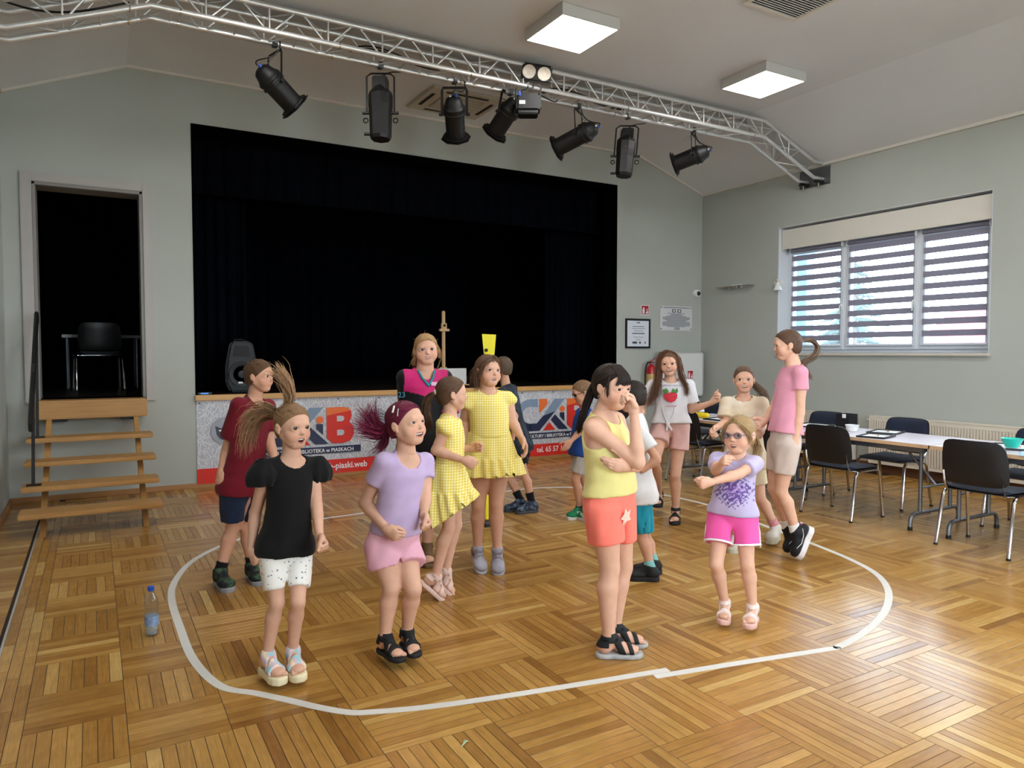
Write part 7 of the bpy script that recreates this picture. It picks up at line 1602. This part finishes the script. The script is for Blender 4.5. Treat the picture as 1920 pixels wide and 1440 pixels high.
put_text('lettering', 'SUMMER MOOD', .024, Matrix.Translation(Vector(p.chest(0, z0+.115, o_+.004))) @ Matrix(((-p.S[0], 0, p.F[0], 0), (-p.S[1], 0, p.F[1], 0), (0, 1, 0, 0), (0, 0, 0, 1))), mat('print_grey', '8a7a80', .7), p.root, align='CENTER')
f = Field(p.pel-.3, p.pel+.3, .004); kn = p.chest(.028, .02*p.Lt, .045)
for q_ in ([(.075, .40*p.Lt), (.06, .2*p.Lt), (.03, .03*p.Lt)], [(-.03, .40*p.Lt), (-.015, .2*p.Lt), (.025, .03*p.Lt)]): f.chain([p.chest(x, z, .04) for x, z in q_], [.004, .005, .008], .006)
f.cone(kn, kn+np.array([0, 0, -.0])+p.S*.004, .014, .014, .01); f.cone(kn, kn-UPn*.055+p.S*.012+p.F*.01, .008, .010, .008); f.cone(kn, kn-UPn*.05-p.S*.03+p.F*.01, .008, .010, .008); p.cloth(f, 'tied_knot', MATS['white_tee'])
p.shoes('sandal', M_bst, mat('sole_black', '17171a', .7), 'sandal', thick=.024, straps=[(.68, .032, .2, 0), ('ankle', .03, 0, .012), ('heel', 0, 0, .034)], mstrap=M_bst)
LH = '6e4c3a'
p.hair(LH, dict(off=.014, hline=(.35, .33), back=(.06, -.10), nape=-.34), comb=((.0, -.40, -.10), hairline(.36)), n_comb=50, locks=[
    dict(path=[p.hl((.03, .16, .51)), p.hl((.30, .16, .36)), p.hl((.40, .12, -.06)), p.hl((.44, .14, -.55)), *TP(p, [(170, 400, -.14), (150, 470, -.14)])], n=70, spread=.020), dict(path=[p.hl((.03, .22, .50)), p.hl((.30, .10, .30)), p.hl((.42, .0, -.15)), *TP(p, [(215, 330, -.12), (200, 420, -.15)])], n=50, spread=.022),
    dict(path=[p.hl((.0, .16, .51)), p.hl((-.29, .16, .36)), p.hl((-.39, .12, -.06)), p.hl((-.42, .12, -.50)), *TP(p, [(425, 330, -.12), (432, 400, -.13)])], n=50, spread=.012), dict(path=[p.hl((-.1, -.2, .46)), p.hl((-.38, -.08, .15)), p.hl((-.42, -.10, -.40)), *TP(p, [(405, 300, .03)])], n=50, spread=.018)], fly=14)

# ---- girl in cream tee and pink socks
p = Human(cG, 1.40, jump=0, sole=.03, yaw=-4, neck=(256, 352, 0), pel=(258, 640, .02), shw=.120, girth=.95, D=5.65,
    head=dict(c=(256, 272, -.02), h=.208, yaw=4, pitch=2, roll=0, smile=.5, open=.02, look=(.3, .0), eye='3f3428', brow='6a5240', lips='b5665e'),
    legR=((225, 815, -.06), (225, 985, .0), (205, 1030, -.2)), legL=((330, 815, -.02), (400, 945, .03), (362, 1020, -.16)),
    armR=((172, 470, .0), (128, 492, -.12), (98, 522, -.16)), armL=((342, 480, .0), (338, 510, -.16), (330, 525, -.22)), poseR='half', poseL='half').build('girl', 'girl in a cream tee with pink socks and white sneakers behind the girl in glasses', SKIN, far=True)
p.shirt('tee', blotch_mat('cream_tie_dye', 'd6c3a6', 'd2bda4', 'dccdb8', 6), hem=-.12, ease=.024, flare=.03, sleeve=.75, sl_ease=.024, sl_flare=.022, neck=(.060, .02, .012), fold=.004)
p.shorts('shorts', fab('cream_shorts', 'd2bfa0'), top=.0, leg=.62, ease=.010, lease=.010, flare=.010)
p.shoes('sneaker', mat('white_sneaker', 'cfc9bf', .6, var=.06, vscale=20), mat('sole_cream', 'b3ab96', .6), 'sneaker', fab('pink_sock', 'd08a94', var=.15, vscale=30), .085, .03)
tie = p.hl((-.05, -.44, .12)); p.hair('6b5140', CAPG, comb=((0, -.42, .12), hairline(.31)), tails=[dict(path=[tie, *TP(p, [(320, 310, .10), (345, 350, .10), (352, 420, .08), (345, 480, .06)])], w=[.014, .04, .05, .02], n=110, rag=.4, frizz=.005, tip='a89a88')], fly=16)

# ---- small girl with glasses
p = Human(cG, 1.14, bare=True, jump=.03, sole=.024, yaw=-10, neck=(222, 612, 0), pel=(205, 885, .02), shw=.118, girth=1.0, belly=.014,
    head=dict(c=(236, 525, -.02), h=.212, yaw=-28, pitch=2, roll=3, smile=.25, open=.022, chub=.3, look=(-.2, .12), eye='44505a', brow='a08058', browup=.01, lips='b5605a'),
    legR=((130, 1120, -.05), (168, 1292), (168, 1380, -.10)), legL=((272, 1120, -.05), (297, 1312), (288, 1400, -.10)),
    armR=((128, 690, -.06), (158, 650, -.20), (168, 640, -.25)), armL=((232, 705, -.14), (105, 742, -.20), (62, 752, -.22)), poseL='fist', poseR='fist').build('girl', 'small girl with glasses in a lilac floral tee and hot pink shorts', SKIN)
def floral(t):
    x, z = t[:, 0], t[:, 2]; c = np.tile(np.array(lin('b4a8c8')), (len(t), 1)); r = ((x+.01)/.095)**2+((z-.44*p.Lt)/.085)**2; n = np.sin(x*210+np.sin(z*160)*2)+np.sin(z*230+np.sin(x*190)*2)+.8*np.sin((x+z)*330); k = (t[:, 1] > 0) & (n > -1.5+2.4*r); c[k] = lin('5f4685'); k2 = (t[:, 1] > 0) & (n > .6+2.2*r); c[k2] = lin('9a78b4'); return c
p.shirt('tee', fab('pale_lilac', 'b2a6c4', attr='Col'), col=floral, hem=.0, ease=.012, flare=.018, sleeve=.55, sl_ease=.014, sl_flare=.012, neck=(.058, .025, .012), fold=.003)
M_hp = fab('hot_pink', 'e0569c', var=.05); p.shorts('shorts', M_hp, g0=-.075, top=.06, leg=.58, ease=.012, lease=.012, flare=.018)
for e in 'RL':
    hp, kn_ = p.hip[e], p.kn[e]; d_ = nrm(kn_-hp); L_ = np.linalg.norm(kn_-hp)*.58; en = hp+d_*L_; rl = p.leg_r(); f = Field(en-.16, en+.16, .005); r_ = rl[0]+(rl[1]-rl[0])*.58+.034; f.cone(hp, en+d_*.05, rl[0]+.016, r_+.003); f.shell(.012); f.cutall(f_plane(en-d_*.010, -d_)); f.cutall(f_plane(en+d_*.003, d_)); p.cloth(f, 'hem_trim', M_white)
    sd = p.S*(1 if e == 'R' else -1); a0 = p.pel+p.U*.02*p.Lt+sd*(p.TA[3]*p.g+.014); MB().tube([Vector(a0), Vector((a0+en+sd*r_)/2+sd*.006), Vector(en+sd*(r_-.004))], .006, 6, flat=(.5, 1)).build('side_trim', M_white, p.root, smooth=60)
M_ws = mat('white_sandal', 'd9c3bc', .6, var=.06); p.shoes('sandal', M_ws, mat('sole_pink', 'd3a79c', .6), 'sandal', thick=.024, straps=[(.70, .024, .2, 0), (.44, .026, .45, 0), ('ankle', .024, 0, .01), ('heel', 0, 0, .034)], mstrap=M_ws)
tie = p.hl((-.12, -.42, .0)); p.hair('a5855c', dict(off=.010, hline=(.35, .33), back=(-.02, -.08), nape=-.30), comb=((-.05, -.42, .02), hairline(.35)), tails=[dict(path=[tie, *TP(p, [(310, 560, .08), (318, 600, .08), (312, 640, .07)])], w=[.014, .03, .03, .012], n=80, frizz=.004)],
    locks=[dict(path=[p.hl((0, .30, .44)), p.hl((.22, .34, .25)), p.hl((.36, .20, .0)), p.hl((.37, .14, -.18))], n=10, spread=.006), dict(path=[p.hl((0, .30, .44)), p.hl((-.22, .34, .25)), p.hl((-.36, .20, .05)), p.hl((-.39, .12, -.22))], n=14, spread=.008)], fly=24)
g = MB(); M_gf = mat('glasses_frame', '5a4a6e', .3, var=.05)
for x in (-1, 1):
    c = np.array((x*.15, .405, -.002)); g.tube([p.hl(c+np.array((math.cos(t)*.098, -.06*abs(math.cos(t)*.098/.098*.5)*(1 if math.cos(t)*x > 0 else .1), math.sin(t)*.072))) for t in [i*2*math.pi/14 for i in range(15)]], .0021, 5, cap=False); g.tube([p.hl((x*.248, .375, .01)), p.hl((x*.37, .18, .01)), p.hl((x*.385, -.02, .0))], .002, 5)
g.tube([p.hl((-.052, .405, .01)), p.hl((0, .425, .02)), p.hl((.052, .405, .01))], .002, 5); gl = g.build('glasses', M_gf, p.root, smooth=60)
for x in (-1, 1): MB().prism([p.hl((x*.15+.094*math.cos(t), .402-(.03 if math.cos(t)*x > .3 else 0), -.002+.068*math.sin(t))) for t in [i*2*math.pi/12 for i in range(12)]], p.HR[1]*.001).build('lens', M_glass, gl)

# ---- girl in pink tee jumping, side view
p = Human(cG, 1.53, jump=.115, sole=.03, flat=False, yaw=-70, neck=(486, 208, 0), pel=(440, 560, 0), shw=.118, girth=.92, foot=.152,
    head=dict(c=(452, 115, 0), h=.222, yaw=-76, pitch=-4, smile=.35, open=.0, eye='4a3a2a', brow='6a4c34'),
    legR=((392, 770, .08), (455, 945), (428, 1078, .04)), legL=((425, 785, -.05), (492, 962), (462, 1095, -.06)),
    armR=((395, 400, .13), (352, 462, .10), (318, 478, .10)), armL=((512, 425, -.12), (488, 555, -.13), (476, 600, -.14)), poseL='fist', poseR='half').build('girl', 'girl with a swinging ponytail in a pink tee and beige shorts jumping in profile', SKIN)
p.shirt('tee', fab('rose_cotton', 'd48fa2', var=.06), hem=.12, ease=.016, flare=.03, sleeve=.42, sl_ease=.014, sl_flare=.012, neck=(.054, .01, .018), fold=.004)
p.shorts('shorts', fab('beige_shorts', 'c4b0a6'), top=.20, leg=.60, ease=.010, lease=.010, flare=.008)
def swoosh(s, e, o, fd, sd, fu):
    for w in (-1, 1): MB().tube([Vector(o+fd*s.Lf*u+fu*v*s.k+sd*w*(.043 if u > .3 else .040)*s.k) for u, v in ((.12, .05), (.3, .028), (.55, .02), (.75, .035))], .0022, 5).build('side_stripe', M_white, s.root)
    MB().obox(o+fd*s.Lf*.02+fu*.045*s.k, fd*.006, sd*.018, fu*.022).build('heel_tab', mat('pink_tab', 'c9506e', .6), s.root, bevel=.004)
p.shoes('sneaker', mat('black_mesh', '131318', .75, var=.15, vscale=60), mat('sole_white', 'd6cfcf', .5), 'sneaker', fab('white_sock', 'dcd8d6'), .05, .03, mstrap=M_black, extra=swoosh)
tie = p.hl((.0, -.45, .10)); p.hair('5a3f2e', CAPG, comb=((0, -.43, .11), hairline(.31)), tails=[dict(path=[tie, *TP(p, [(560, 90, 0), (592, 120, 0), (580, 160, .0), (540, 185, 0), (525, 205, 0), (545, 250, 0), (572, 275, .02)])], w=[.013, .030, .030, .020], n=170, rag=.25, frizz=.0022, tip='b8a08a')], fly=10)
p.ball('scrunchie', tie, .018, mat('scrunchie_rose', 'd98a9c', .8, var=.1))
